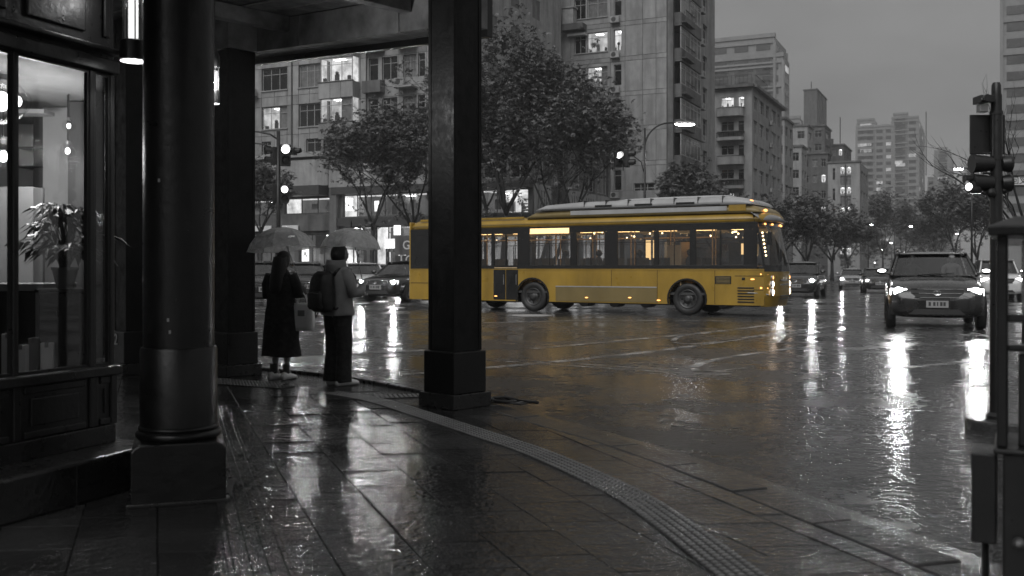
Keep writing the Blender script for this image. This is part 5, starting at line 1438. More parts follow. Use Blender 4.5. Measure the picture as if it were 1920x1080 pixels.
for wx in WX:      # wheel arches and wheels
    for yy in (0, BW):
        s = 1 if yy == 0 else -1
        k = MB(); pts = []
        for y1, rr in ((-.022, .60), (-.022, .65), (.04, .66), (.04, .60)): pts.append([(wx + rr*math.cos(a), yy + s*y1, WR + rr*math.sin(a)) for a in [R(-14 + 208*q/16) for q in range(17)]])
        k.loft(pts + [pts[0]], cap=False, closed=False); k.build('wheel_arch', M['busblk'], bus, smooth=False)
        k = MB(); k.loft([[(wx + .6*math.cos(a), yy + s*d_, WR + .6*math.sin(a)) for a in [R(-16 + 212*q/12) for q in range(13)]] for d_ in (.045, .5)], cap=False, closed=False); k.build('wheel_well', M['busblk'], bus)
        T = Matrix.Translation((wx, yy + s*.06, WR)) @ Matrix.Rotation(R(90*s), 4, 'X')
        w = MB(T); w.lathe([(.30, -.26), (.46, -.27), (.495, -.24), (.5, -.14), (.495, -.03), (.47, .0), (.40, .012), (.31, .0), (.29, -.03)], 40); wh = w.build('wheel', M['tyre'], bus, smooth=True)
        w = MB(T); w.lathe([(.30, -.02), (.295, .0), (.27, .0), (.24, -.05), (.12, -.02), (.10, .03), (.06, .04), (.005, .042)], 32, cap=False); w.build('rim', M['busrim'], wh, smooth=True)
        for q in range(8):
            a = 6.283*q/8; w = MB(T); w.cyl((.19*math.cos(a), .19*math.sin(a), -.045), (.19*math.cos(a), .19*math.sin(a), -.03), .035, n=10); w.build('rim_hole', M['busblk'], wh)
def bb(name, x0, x1, y0, y1, z0, z1, mat, bev=.004, parent=None):
    k = MB(); k.box(x0, x1, y0, y1, z0, z1); return k.build(name, M[mat], parent or bus, bevel=bev)
# window band: black posts with real openings
wins = [(bx(845), bx(880)), (bx(884), bx(921)), (bx(992), bx(1069)), (bx(1081), bx(1134)), (bx(1158), bx(1226)), (bx(1235), bx(1293)), (bx(1305), bx(1349)), (bx(1352), bx(1394))]
def band(y0, y1, ops):
    e = BL
    zlo, zhi = ZSL + .12, ZWT - .22
    bb('band_rail', BL, BFX - .3, y0, y1, ZSL + .001, zlo, 'busblk'); bb('band_rail', BL, BFX - .3, y0, y1, zhi, ZWT, 'busblk')
    for a, b in ops + [(BFX - .3, BFX - .3)]:
        if a - e > .01: bb('window_post', e + .001, a - .001, y0, y1, zlo + .001, zhi - .001, 'busblk')
        e = b
    for a, b in ops:
        k = MB(); k.box(a - .02, b + .02, (y0 + y1)/2 - .003, (y0 + y1)/2 + .003, zlo - .02, zhi + .02); w = k.build('window', M['busgls'], bus)
        if b - a > .9: bb('transom', a, b, y0 + .012, y1 - .012, zhi - .36, zhi - .335, 'busblk', .002, w); bb('sash_bar', (a+b)/2 - .012, (a+b)/2 + .012, y0 + .014, y1 - .014, zlo, zhi - .36, 'busblk', .002, w)
band(.0, .05, wins[:2] + [(door0 + .04, (door0 + door1)/2 - .03), ((door0 + door1)/2 + .03, door1 - .04)] + wins[2:])
bb('blind_window', -10.3, bx(838), -.006, -.0005, ZSL + .14, ZWT - .24, 'winglass')
band(BW - .05, BW, [(-10.2 + 1.75*i, -8.6 + 1.75*i) for i in range(7)])
# door: lower leaves
for a, b in ((door0, (door0 + door1)/2), ((door0 + door1)/2, door1)):
    dl = bb('door', a + .01, b - .01, -.012, .03, .38, ZSL + .02, 'busblk', .01)
    bb('door_glass', a + .09, b - .09, -.016, -.011, .62, ZSL - .1, 'winglass', .003, dl); bb('door_handle', b - .08, b - .06, -.04, -.013, .9, 1.25, 'steel', .004, dl)
bb('door_bar', door0 + .05, door1 - .05, -.026, -.013, ZSL + .02, ZSL + .05, 'buslin', .004)
# destination display at the top of the window in front of the rear wheel
ds = bb('destination_display', bx(993) + .02, bx(1068) - .02, -.012, -.001, ZWT - .235, ZWT - .06, 'dest', .003)
# roof: cantrail and rounded top
k = MB(); ring = lambda x, zt, ins: [(x, ins, ZWT), (x, -.015 + ins, ZWT + .10), (x, .05 + ins, zt - .10), (x, .22 + ins, zt - .02), (x, .6, zt + .03), (x, 1.25, zt + .05), (x, BW - .6, zt + .03), (x, BW - .22 - ins, zt - .02), (x, BW - .05 - ins, zt - .1), (x, BW + .015 - ins, ZWT + .10), (x, BW - ins, ZWT)]
k.loft([ring(BL, ZRF - .06, .06), ring(BL + .25, ZRF, 0), ring(-4, ZRF, 0), ring(BFX - .6, ZRF, 0), ring(BFX - .05, ZRF - .06, .04)]); k.build('roof', M['busyel'], bus, smooth=True)
bb('cantrail_line', BL + .1, BFX - .1, -.022, -.014, ZWT + .085, ZWT + .11, 'busyel2', .002)
# roof fairing with silver top, yellow side strip and a rounded front
PF0, PF1 = bx(985), BFX - .15
def fair(z0, z1, x0, x1, y0, rad, nose):
    sec = lambda x, s, zz: [(x, y0 + .0, z0), (x, y0 + .02, z0 + (zz - z0)*.5), (x, y0 + .10, z0 + (zz - z0)*.85), (x, y0 + .3, zz), (x, BW - y0 - .3, zz), (x, BW - y0 - .10, z0 + (zz - z0)*.85), (x, BW - y0 - .02, z0 + (zz - z0)*.5), (x, BW - y0, z0)]
    return [sec(x0, 1, z0 + .03), sec(x0 + .35, 1, z0 + (z1 - z0)*.75), sec(x0 + 1.6, 1, z1)] + [sec(x1 - nose*(1 - math.sin(a)), 1, z0 + (z1 - z0)*max(.04, math.cos(a)**.8)) for a in [R(x) for x in (0, 25, 45, 62, 75, 84)]]
k = MB(); k.loft(fair(ZRF - .03, 3.44, PF0, PF1, .03, .2, .9)); rf = k.build('roof_fairing', M['busyel2'], bus, smooth=True)
bb('fairing_strip', PF0 + 1.7, bx(1362), .022, .034, 3.22, 3.36, 'bussil', .003, rf); bb('fairing_badge', bx(1366), bx(1398), .015, .032, 3.20, 3.40, 'busyel', .003, rf)
k = MB(); k.loft(fair(3.40, 3.66, PF0 + .4, PF1 - .25, .0, .2, .8)); k.build('roof_pod', M['bussil'], bus, smooth=True)
k = MB(); k.loft(fair(3.64, 3.74, PF0 + 3.2, PF1 - .9, .25, .2, .6)); k.build('roof_unit', M['bussil'], bus, smooth=True)
k = MB(); k.tube([(PF0 + .6, .01, 3.42), (PF1 - 1.2, .01, 3.42)], .014, 6); k.build('roof_seam', M['busblk'], bus)
bb('roof_rail', BL + .4, PF0 - .1, .06, .12, ZRF - .04, ZRF + .035, 'busyel', .01)
for q in range(7):
    bb('pod_seam', PF0 + 2.2 + q*.78, PF0 + 2.22 + q*.78, .0, .6, 3.47, 3.675, 'busblk', 0)
for q in range(3): bb('pod_vent', PF0 + 2.6 + q*1.4, PF0 + 3.2 + q*1.4, -.006, .02, 3.45, 3.52, 'busblk', .004)
# front: curved lower panel, windscreen, peak
def fx(y, lean=0): return BFX + .30*(1 - abs((y - 1.25)/1.25)**3.2) + lean
ys = [BW*q/14 for q in range(15)]
def curtain_wall(z0, z1, l0, l1, mat, name, inset=0, smooth=True):
    k = MB(); k.loft([[(fx(y, l0) - inset, y, z0) for y in ys], [(fx(y, (l0 + l1)/2) - inset, y, (z0 + z1)/2) for y in ys], [(fx(y, l1) - inset, y, z1) for y in ys]], cap=False, closed=False); return k.build(name, M[mat], bus, smooth=smooth)
curtain_wall(ZSK - .04, .62, -.10, .0, 'busyel', 'bumper'); curtain_wall(.622, 1.36, .0, .0, 'busyel', 'front_panel'); curtain_wall(1.362, 1.55, .005, 0, 'busblk', 'front_band')
curtain_wall(1.552, 2.72, .0, -.26, 'busgls', 'windscreen'); curtain_wall(2.722, ZRF - .03, -.265, -.36, 'busblk', 'front_header')
k = MB(); k.loft([[(fx(y, -.28), y, ZWT + .02) for y in ys], [(fx(y, -.10), y, ZWT + .06) for y in ys], [(fx(y, -.42), y, ZRF - .02) for y in ys]], cap=False, closed=False); k.build('front_peak', M['bussil'], bus, smooth=True)
for yy in (.0, BW - .06):       # black side quarter at the cab with a pillar
    bb('cab_pillar', BFX - .30, BFX - .22, yy + .002, yy + .052, ZSL + .002, ZWT - .002, 'busblk'); 
    k = MB(); k.quad((BFX - .22, yy + .02, ZSL + .05), (BFX + .0, yy + .02, ZSL + .05), (BFX - .22, yy + .02, ZWT - .1), (BFX - .23, yy + .02, ZWT - .1)); k.build('quarter_glass', M['busgls'], bus)
    k = MB(); k.prism([(BFX - .02, ZSL), (BFX + .03, ZSL), (BFX - .20, ZWT), (BFX - .26, ZWT)], yy, yy + .06, 'y'); k.build('screen_pillar', M['busblk'], bus)
for yy, nm in ((.30, 0), (BW - .30, 1)):
    for z, r_, m_ in ((.98, .10, 'bushead'), (.74, .11, 'bushead'), (1.18, .06, 'amber')):
        k = MB(Matrix.Translation((fx(yy) + .004, yy, z)) @ Matrix.Rotation(R(90), 4, 'Y') @ Matrix.Rotation(R(90), 4, 'Z')); k.lathe([(r_*1.25, -.05), (r_*1.25, .012), (r_*1.05, .016)], 16, cap=False); hl = k.build('headlamp', M['chrome'], bus)
        k = MB(Matrix.Translation((fx(yy) + .006, yy, z)) @ Matrix.Rotation(R(90), 4, 'Y')); k.lathe([(r_, 0), (r_*.6, .02), (.01, .03)], 16, cap=False); k.build('lens', M[m_], hl)
k = MB(); k.tube([(fx(.15), .12, .66), (fx(.1) - .1, .03, .7), (BFX - .5, -.008, .72)], .02, 6); k.build('bumper_strip', M['chrome'], bus)
k = MB(); k.tube([(fx(.1), .14, .86), (fx(.06) - .1, .03, .87), (BFX - .12, .0, .87)], .03, 8); k.build('corner_lamp', M['amber'], bus)
k = MB(); k.tube([(fx(.1), .14, 1.27), (fx(.06) - .1, .03, 1.28), (BFX - .12, .0, 1.28)], .022, 8); k.build('corner_lamp', M['amber'], bus)
for z in (.52, .6, .95, 1.08): bb('grille_bar', fx(1.25) - .01, fx(1.25) + .012, .7, 1.8, z, z + .04, 'busblk')
for y_ in (.35, .8, 1.7, 2.15):
    k = MB(); k.ball((fx(y_, -.26) + .0, y_, 2.80), (.03, .07, .03), 10, 6); k.build('marker_lamp', M['amber'], bus)
k = MB(); k.ball((fx(.5, -.34), .5, 3.22), (.05, .14, .04), 10, 6); k.build('marker_lamp', M['amber'], bus)
k = MB(); k.ball((PF1 - .35, .35, 3.5), (.06, .2, .05), 10, 6); k.build('marker_lamp', M['amber'], bus)
for y0, y1 in ((.5, 1.1), (1.4, 2.0)):
    k = MB(); k.tube([(fx(y0) + .02, y0, 1.5), (fx(y1, -.05) + .03, y1, 1.75)], .012, 5); k.build('wiper', M['busblk'], bus)
k = MB(); k.tube([(BFX - .12, -.02, 2.75), (BFX + .12, -.16, 2.72), (BFX + .22, -.22, 2.55)], .02, 6); k.box(BFX + .17, BFX + .27, -.30, -.12, 2.15, 2.55); k.build('mirror', M['busblk'], bus, bevel=.01)
# side details
gr = bb('vent_panel', bx(1341), bx(1371), -.012, -.001, .98, 1.22, 'busblk')
for q in range(5): bb('vent_slat', bx(1341) + .03, bx(1371) - .03, -.02, -.0125, 1.0 + q*.042, 1.02 + q*.042, 'busyel2', .002, gr)
for q in range(6): bb('louvre', bx(1383), bx(1414), -.014, -.001, .42 + q*.085, .46 + q*.085, 'busblk', .003)
for u, z in ((1411, 1.13), (1181, .52), (1235, .45), (1100, .5), (930, .5)):
    k = MB(); k.ball((bx(u), -.008, z), (.065, .014, .02), 12, 6); k.build('marker_lamp', M['amber'], bus)
lk = bb('luggage_flap', bx(1042), bx(1232), -.014, -.001, ZSK + .03, .86, 'busyel2'); bb('flap_trim', bx(1042), bx(1232), -.022, -.0145, .84, .875, 'bussil', .003, lk)
for u in (1146, 1232, 1340): bb('panel_seam', bx(u), bx(u) + .012, -.004, -.0005, ZSK + .02, ZSL - .02, 'busblk', 0)
bb('skirt_line', bx(1378), BFX - .02, -.006, -.0005, 1.22, 1.235, 'busblk', 0); bb('skirt_line', bx(1412), BFX - .02, -.006, -.0005, .80, .815, 'busblk', 0)
bb('filler_cap', bx(1391), bx(1397), -.01, -.001, 1.1, 1.18, 'busblk', .003)
bb('rear_line', BL + .02, bx(838), -.006, -.0005, .92, .94, 'busblk', 0)
bb('sill_strip', BL, BFX - .02, -.016, -.001, ZSL - .03, ZSL - .002, 'busyel')
# underbody, floor, rear
bb('underframe', BL + .1, BFX - .3, .55, BW - .55, .28, .5, 'busblk'); bb('floor', BL + .05, BFX - .05, .06, BW - .06, .62, .70, 'busfloor')
for x0 in (-1.6, -2.7, -3.8, 1.0): 
    k = MB(); k.cyl((x0, .5, .36), (x0, 1.1, .36), .18, n=16); k.build('air_tank', M['busblk'], bus)
bb('rear_wall', BL - .06, BL + .02, .0, BW, ZSK, ZRF - .05, 'busyel', .03); bb('rear_window', BL - .068, BL - .061, .3, BW - .3, 1.7, 2.7, 'winglass')
for yy in (.12, BW - .25): bb('tail_lamp', BL - .075, BL - .061, yy, yy + .13, .8, 1.3, 'amber')
# interior: lining, lamps, seats, poles, partitions
bb('ceiling_lining', BL + .06, BFX - .5, .08, BW - .08, 2.74, 2.78, 'buslin')
for yy in (.55, BW - .75):
    for q in range(9): bb('ceiling_lamp', BL + .6 + q*1.35, BL + 1.4 + q*1.35, yy, yy + .2, 2.70, 2.735, 'warm', .004)
bb('far_lining', BL + .06, BFX - .6, BW - .075, BW - .052, .72, ZSL + .1, 'buslin')
seatm = None; k = MB(); k.box(0, .45, 0, .9, .40, .5); k.box(-.06, .06, 0, .9, .45, 1.1); seatm = k.mesh('bus_seat', M['seat'])
sx_ = BL + .9
for q in range(13):
    for yy in (.12, 1.5):
        x = BL + .9 + q*.88
        if yy < 1 and (door0 - .9 < x < door1 + .3): continue
        if x > BFX - 1.7: continue
        link('bus_seat', seatm, bus, Matrix.Translation((x, yy, .70)))
for q in range(8):
    for yy in (1.1, 1.42): k = MB(); x = BL + 1.2 + q*1.4; k.cyl((x, yy, .70), (x, yy, 2.74), .018, n=8); k.build('grab_pole', M['buslin'], bus)
k = MB(); k.tube([(BL + .5, 1.1, 2.45), (BFX - 1.8, 1.1, 2.45)], .016, 6); k.tube([(BL + .5, 1.42, 2.45), (BFX - 1.8, 1.42, 2.45)], .016, 6); k.build('hand_rail', M['buslin'], bus)
for u0, u1, z0, z1 in ((1175, 1184, 1.75, 2.4), (1189, 1194, 1.75, 2.4), (1360, 1364, 1.9, 2.25)): bb('lit_screen', bx(u0), bx(u1), 1.6, 1.64, z0, z1, 'dest')
bb('partition', bx(1238), bx(1262), .6, 1.9, .7, 2.2, 'buslin'); bb('partition', bx(1290) - .3, bx(1290) - .26, .1, 1.1, .7, 2.3, 'buslin'); bb('cab_partition', .95, .99, 1.2, 2.4, .7, 2.3, 'busblk')
bb('dashboard', BFX - .35, BFX + .05, .15, BW - .15, 1.2, 1.52, 'busblk', .03)
rnb = random.Random(3)
for q in range(26):
    k = MB(); x = BL + .6 + rnb.random()*12; k.ball((x, rnb.choice((.3, 1.3, 2.1)), rnb.uniform(2.45, 2.68)), .028, 8, 6); k.build('lamp_dot', M['warmdot'], bus)
k = MB(); 
for q in range(6): k.ball((BFX - .25 + .03*q, .75 - .04*q, 2.45 - .12*q), .028, 8, 6)
k.build('cab_lamp_string', M['warmdot'], bus)

# ================================================================== cars
M['cardark'] = pm('car_paint_dark', .016, .25, var=.15, coat=.7, metal=.2)
M['carblack'] = pm('car_paint_black', .010, .22, var=.15, coat=.7)
M['carwhite'] = pm('car_paint_white', .55, .25, var=.06, coat=.6)
M['carsilver'] = pm('car_paint_silver', .34, .25, var=.08, coat=.6, metal=.5)
M['trim'] = pm('car_trim', .02, .55, var=.2)
def make_car(name, label, loc, heading, L=4.6, W=1.8, H=1.47, hood=.95, belt=.98, paint='cardark', suv=False, lights='head', rails=False, detail=1, driver=False, group='cars at the junction', wr=.33, cab=None, emblem='ring', size=1.0):
    """car facing its own +x; heading is the angle of that axis"""
    t = thing(name, label, 'car', (loc[0], loc[1], ROAD), heading, group)
    fx_, rx_ = L/2, -L/2; hw = W/2; gc = .22 if not suv else .28
    # cab: base front, base rear, roof front, roof rear
    cb_ = cab or ((fx_ - 1.15, rx_ + .55, fx_ - 1.95, rx_ + 1.2) if not suv else (fx_ - 1.25, rx_ + .12, fx_ - 1.85, rx_ + .42))
    cbf, cbr, crf, crr = cb_
    # lower body: stations from nose to tail
    st = [(fx_, .70, gc + .18, hood*.62), (fx_ - .05, .83, gc + .08, hood*.76), (fx_ - .16, .92, gc + .02, hood*.86), (fx_ - .38, .98, gc, hood*.94), (fx_ - .75, 1.0, gc, hood), (cbf, 1.0, gc, belt + .02),
          (0, 1.0, gc, belt + .03), (cbr + .3, 1.0, gc, belt + .05), (rx_ + .3, .97, gc, belt + (.05 if suv else -.02)), (rx_ + .08, .93, gc + .04, belt + (.02 if suv else -.08)), (rx_, .84, gc + .16, belt - .12)]
    k = MB(); rings = []
    for x, w, zb, zt in st:
        w = w*hw; dz = zt - zb
        half = [(0, zb), (w*.80, zb), (w*.95, zb + dz*.10), (w, zb + dz*.30), (w*1.0, zb + dz*.55), (w*.985, zb + dz*.80), (w*.93, zt - dz*.06), (w*.80, zt - .005), (w*.45, zt + .022), (0, zt + .03)]
        rings.append([(x, y, z) for y, z in half] + [(x, -y, z) for y, z in reversed(half[1:-1])])
    k.loft(rings); body = k.build('body', M[paint], t, smooth=True); body.data.set_sharp_from_angle(angle=R(50))
    sdm = body.modifiers.new('sub', 'SUBSURF'); sdm.levels = sdm.render_levels = 1
    # greenhouse corner points
    bz = belt + .02; rz_ = H; bw_, rw_ = hw*.93, hw*.74
    bowb, bowr = .16, .07
    def wpt(u, v, f=True):     # windscreen surface, u -1..1, v 0..1
        x0, x1 = (cbf, crf) if f else (cbr, crr); s = 1 if f else -1
        x = x0 + (x1 - x0)*v + s*((bowb*(1-v) + bowr*v)*(1 - u*u) - .06)
        return (x, u*(bw_*.94*(1-v) + rw_*.96*v), bz + (rz_ - .07 - bz)*v)
    def grid(fn, nu, nv, name, mat, par=t):
        k = MB(); k.loft([[fn(-1 + 2*i/nu, j/nv) for i in range(nu + 1)] for j in range(nv + 1)], cap=False, closed=False); return k.build(name, mat, par, smooth=True)
    ws = grid(lambda u, v: wpt(u, v), 10, 5, 'windscreen', M['windscreen']); grid(lambda u, v: wpt(u, v, False), 8, 4, 'rear_window', M['winglass'])
    def spt(s): 
        def fn(u, v):
            xf = cbf + (crf - cbf)*v - .08; xr = cbr + (crr - cbr)*v + .08
            return (xf + (xr - xf)*(u + 1)/2, s*(bw_*(1 - v) + (rw_ + .02)*v + .02*math.sin(math.pi*v)), bz + (rz_ - .09 - bz)*v)
        return fn
    for s in (-1, 1):
        sw = grid(spt(s), 6, 4, 'side_window', M['winglass'])
        for pu in ((-.98, -.94), (.03, .10), (.92, 1.0)) if not suv else ((-.98, -.94), (-.12, -.06), (.5, .56), (.95, 1.0)):
            k = MB(); a = [spt(s)(pu[0], v/4) for v in range(5)]; b = [spt(s)(pu[1], v/4) for v in range(5)]
            k.loft([[(p[0], p[1] + s*.008, p[2]) for p in a], [(p[0], p[1] + s*.008, p[2]) for p in b]], cap=False, closed=False); k.build('door_pillar', M[paint], sw)
        for f in (True, False):    # A and C pillars
            k = MB(); k.tube([Vector(wpt(s*.985, v/5, f)) + Vector((0, s*.02, 0)) for v in range(6)], [.045, .042, .04, .038, .038, .04], 6); k.build('pillar', M[paint], t, smooth=True)
    # roof
    rn_ = 9; rings = []
    for i in range(rn_):
        f = i/(rn_ - 1); x = crf + .06 + (crr - .06 - crf - .06)*f; e = math.sin(math.pi*min(1, max(0, f)))**.35 if 0 < f < 1 else 0
        rings.append([(x + (.06 if i == 0 else (-.06 if i == rn_-1 else 0))*(1 - (yy/rw_)**2), yy, rz_ - .075 + .075*e*(1 - abs(yy/(rw_*1.06))**3)) for yy in [rw_*1.03*(-1 + 2*q/8) for q in range(9)]])
    k = MB(); k.loft(rings, cap=False, closed=False)
    under = [[(p[0], p[1], p[2] - .05) for p in r] for r in rings]; k.loft(under, cap=False, closed=False); k.build('roof', M[paint], t, smooth=True)
    k = MB(); k.loft([[(cbf + .02, yy, bz - .02) for yy in (-bw_, bw_)], [(cbr, yy, bz - .02) for yy in (-bw_, bw_)]], cap=False, closed=False); k.build('cabin_floor', M['trim'], t)
    if rails:
        for s in (-1, 1): k = MB(); k.tube([(crf - .1, s*rw_*.92, rz_ - .03), (crf - .25, s*rw_*.95, rz_ + .05), (crr + .3, s*rw_*.95, rz_ + .05), (crr + .1, s*rw_*.92, rz_ - .03)], .022, 6); k.build('roof_rail', M['steel'], t, smooth=True)
    # wheels
    for wx in (fx_ - .85, rx_ + .85):
        for s in (-1, 1):
            k = MB(); k.loft([[(wx + (wr + .06)*math.cos(a), s*(hw + .004), wr + (wr + .06)*math.sin(a)) for a in [R(-8 + 196*q/14) for q in range(15)]], [(wx + wr*.2*math.cos(a), s*(hw + .003), wr*.9 + wr*.2*math.sin(a)) for a in [R(-8 + 196*q/14) for q in range(15)]]], cap=False, closed=False); k.build('wheel_arch', M['trim'], t)
            T = Matrix.Translation((wx, s*(hw + .012), wr)) @ Matrix.Rotation(R(90*-s), 4, 'X')
            k = MB(T); k.lathe([(wr*.6, -.22), (wr*.94, -.22), (wr, -.18), (wr, -.05), (wr*.95, -.004), (wr*.7, .0), (wr*.62, -.02)], 28); w = k.build('wheel', M['tyre'], t, smooth=True)
            k = MB(T); k.lathe([(wr*.64, -.012), (wr*.6, -.02), (wr*.5, -.05), (wr*.2, -.01), (.01, .0)], 20, cap=False); k.build('rim', M['steel'], w, smooth=True)
    # front end; the nose surface curves back towards the sides
    def nx(y): return fx_ + .012 - (.30 if suv else .22)*abs(y/hw)**2.4 - .02
    def nose(name, y0, y1, z0, z1, mat, off=.0, par=t, n=8, tilt=0, th=.02):
        k = MB(); rf = []; rb_ = []
        for q in range(n + 1):
            y = y0 + (y1 - y0)*q/n; x = nx(y) + off
            rf.append([(x, y, z0), (x - tilt, y, z1), (x - tilt - th, y, z1), (x - th, y, z0)])
        k.loft(rf); return k.build(name, mat, par, bevel=0)
    hz0, hz1 = hood*.70, hood*.85
    nose('bumper', -hw*.93, hw*.93, gc + .08, hood*.60, M[paint], .035, th=.2); nose('lower_intake', -hw*.55, hw*.55, gc + .10, gc + .22, M['trim'], .042, th=.03)
    gz0, gz1 = (hood*.66, hood*.84); gw = hw*.52
    gi = nose('grille', -gw, gw, gz0, gz1, M['trim'], .03, tilt=.03)
    ns_ = 3 if detail else 2
    for q in range(ns_): z = gz0 + (gz1 - gz0)*(q + .0)/(ns_ - 1)*.94; nose('grille_bar', -gw*(.86 + .14*q/(ns_-1)), gw*(.86 + .14*q/(ns_-1)), z, z + .018, M['chrome'], .044 - .028*q/(ns_-1), gi, th=.012)
    k = MB(Matrix.Translation((nx(0) + .045, 0, (gz0 + gz1)/2 + .01)) @ Matrix.Rotation(R(90), 4, 'Y'))
    if emblem == 'oval':
        for rx2, ry2 in ((.05, .085), (.035, .035)):
            k.tube([(rx2*math.cos(a), ry2*math.sin(a), 0) for a in [6.2832*q/16 for q in range(17)]], .008, 5)
        k.cyl((-.04, 0, 0), (.04, 0, 0), .006, n=5)
    else:
        k.tube([(.05*math.cos(a), .05*math.sin(a), 0) for a in [6.2832*q/16 for q in range(17)]], .007, 5)
        for a in (0, 120, 240): k.cyl((0, 0, 0), (-.05*math.cos(R(a)), .05*math.sin(R(a)), 0), .005, n=5)
    k.build('emblem', M['chrome'], gi)
    for s in (-1, 1):
        y0, y1 = s*hw*.60, s*hw*.93
        hh = nose('headlamp', min(y0, y1), max(y0, y1), hz0, hz1, M['chrome'], .012, tilt=.05, th=.10)
        k = MB(Matrix.Translation((nx(s*hw*.76) + .05, s*hw*.76, (hz0 + hz1)/2)) @ Matrix.Rotation(R(90), 4, 'Y')); r_ = (hz1 - hz0)*(.62 if suv else .5)
        k.lathe([(r_, -.01), (r_*.6, .008), (.005, .012)], 16, cap=False); k.build('lens', M[lights], hh)
        if suv:
            nose('lamp_glass', min(y0, y1), max(y0, y1), hz0 + .01, hz1 - .01, M['headdim'], .02, hh, tilt=.05, th=.005)
        k = MB(Matrix.Translation((nx(s*hw*.72) + .05, s*hw*.72, gc + .25)) @ Matrix.Rotation(R(90), 4, 'Y')); k.lathe([(.055, -.02), (.04, .004), (.004, .006)], 14, cap=False); k.build('fog_lamp', M['winglass'] if suv else M['headdim'], t)
        # mirror
        k = MB(); k.ball((cbf - .25, s*(hw + .10), belt + .13), (.07, .13, .09), 12, 8); mr_ = k.build('mirror', M[paint], t, smooth=True)
        k = MB(); k.tube([(cbf - .2, s*hw*.92, belt + .06), (cbf - .24, s*(hw + .04), belt + .1)], .025, 6); k.build('mirror_stalk', M['trim'], mr_)
        if suv: k = MB(); k.ball((cbf - .19, s*(hw + .10), belt + .14), (.03, .10, .035), 10, 6); k.build('turn_lamp', M['headdim'], mr_)
    pl_ = nose('number_plate', -.24, .24, gc + .26, gc + .42, M['plate'], .06, th=.012)
    k = MB(); x = nx(0) + .062
    for q, (a, w) in enumerate(((-.19, .05), (-.09, .05), (-.01, .03), (.06, .05), (.13, .05))): k.box(x - .003, x + .002, a, a + w, gc + .30, gc + .39)
    k.build('plate_marks', M['ink'], pl_)
    for s in (-1, 1): k = MB(); k.tube([Vector(wpt(s*.15 - .25, .03)) + Vector((.02, 0, .0)), Vector(wpt(s*.15 + .35, .10)) + Vector((.02, 0, .01))], .009, 5); k.build('wiper', M['trim'], ws)
    for s in (-1, 1):   # seats behind the glass
        k = MB(); k.box(crf - .55, crf - .35, s*hw*.42 - .22, s*hw*.42 + .22, bz - .15, bz + .22); k.box(crf - .52, crf - .42, s*hw*.42 - .12, s*hw*.42 + .12, bz + .26, bz + .42); k.build('front_seat', M['seat'], t, bevel=.03)
        k = MB(); k.box(rx_ + .02 - .03, rx_ + .03, s*hw*.62, s*hw*.86, belt - .22, belt - .06); k.build('tail_lamp', M['trim'], t)
    t.scale = (size, size, size)
    return t
def toward(vec): return math.atan2(vec[1], vec[0])
hs = toward((-.426, -.905))
# big dark people carrier coming at the camera
x, y = at(1746, 25.6)
suv_ = make_car('people_carrier', 'large dark people carrier with blazing headlights driving towards the camera', (x, y), toward((-.36, -1)), L=4.9, W=2.2, H=1.90, hood=1.16, belt=1.26, cab=(1.12, -2.3, .22, -1.95), paint='cardark', suv=True, rails=True, emblem='oval', wr=.38)
x, y = at(1504, 51.0); make_car('hatchback', 'dark car with chrome grille right of the bus front', (x, y), toward((-.44, -1)), L=4.3, W=1.85, H=1.68, hood=1.02, belt=1.08, size=1.08, paint='carblack', wr=.33)
x, y = at(1598, 69); make_car('taxi', 'silver car with both headlights on, farther up the street', (x, y), toward((-.34, -1)), L=4.4, W=1.74, H=1.46, paint='carsilver')
x, y = at(1645, 60); make_car('saloon_car', 'dark saloon half hidden behind the people carrier', (x, y), toward((-.30, -1)), L=4.5, W=1.8, H=1.5, paint='cardark', lights='headdim')
x, y = at(1868, 46); make_car('saloon_car', 'pale car between people carrier and signal pole', (x, y), toward((-.35, -1)), L=4.5, W=1.8, H=1.9, hood=1.2, belt=1.2, suv=True, paint='carwhite', lights='headdim')
# queue on the left, behind the two pedestrians
hl_ = toward((.34, -.94))
x, y = at(486, 40.5); make_car('saloon_car', 'dark saloon at the head of the left queue beside the dark pillar', (x, y), hl_, L=4.5, W=1.8, H=1.52, size=1.17, paint='cardark')
x, y = at(566, 46.0); make_car('saloon_car', 'dark saloon with bright headlights seen between the two pedestrians', (x, y), hl_, L=4.5, W=1.8, H=1.5, size=1.17, paint='carblack')
x, y = at(600, 53.5); make_car('saloon_car', 'dark saloon behind the one between the pedestrians', (x, y), hl_, L=4.5, W=1.8, H=1.46, size=1.17, paint='cardark', lights='headdim')
x, y = at(680, 49.5); make_car('saloon_car', 'white saloon with headlights on right of the backpack', (x, y), toward((.22, -.97)), L=4.5, W=1.8, H=1.5, size=1.17, paint='carwhite')
x, y = at(712, 56); make_car('saloon_car', 'silver saloon between the white car and the bus', (x, y), toward((.2, -.97)), L=4.5, W=1.8, H=1.46, size=1.17, paint='carsilver')
x, y = at(762, 44.6); make_car('hatchback', 'black car half hidden by the rear of the bus', (x, y), toward((-.42, -.9)), L=4.3, W=1.8, H=1.55, size=1.17, paint='carblack')
x, y = at(222, 38); make_car('saloon_car', 'white car glimpsed between shop corner and lantern pillar', (x, y), hl_, L=4.5, W=1.8, H=1.5, size=1.17, paint='carwhite')
x, y = at(420, 47); make_car('saloon_car', 'silver saloon hidden behind the dark pillar in the left queue', (x, y), hl_, L=4.5, W=1.8, H=1.48, size=1.17, paint='carsilver')

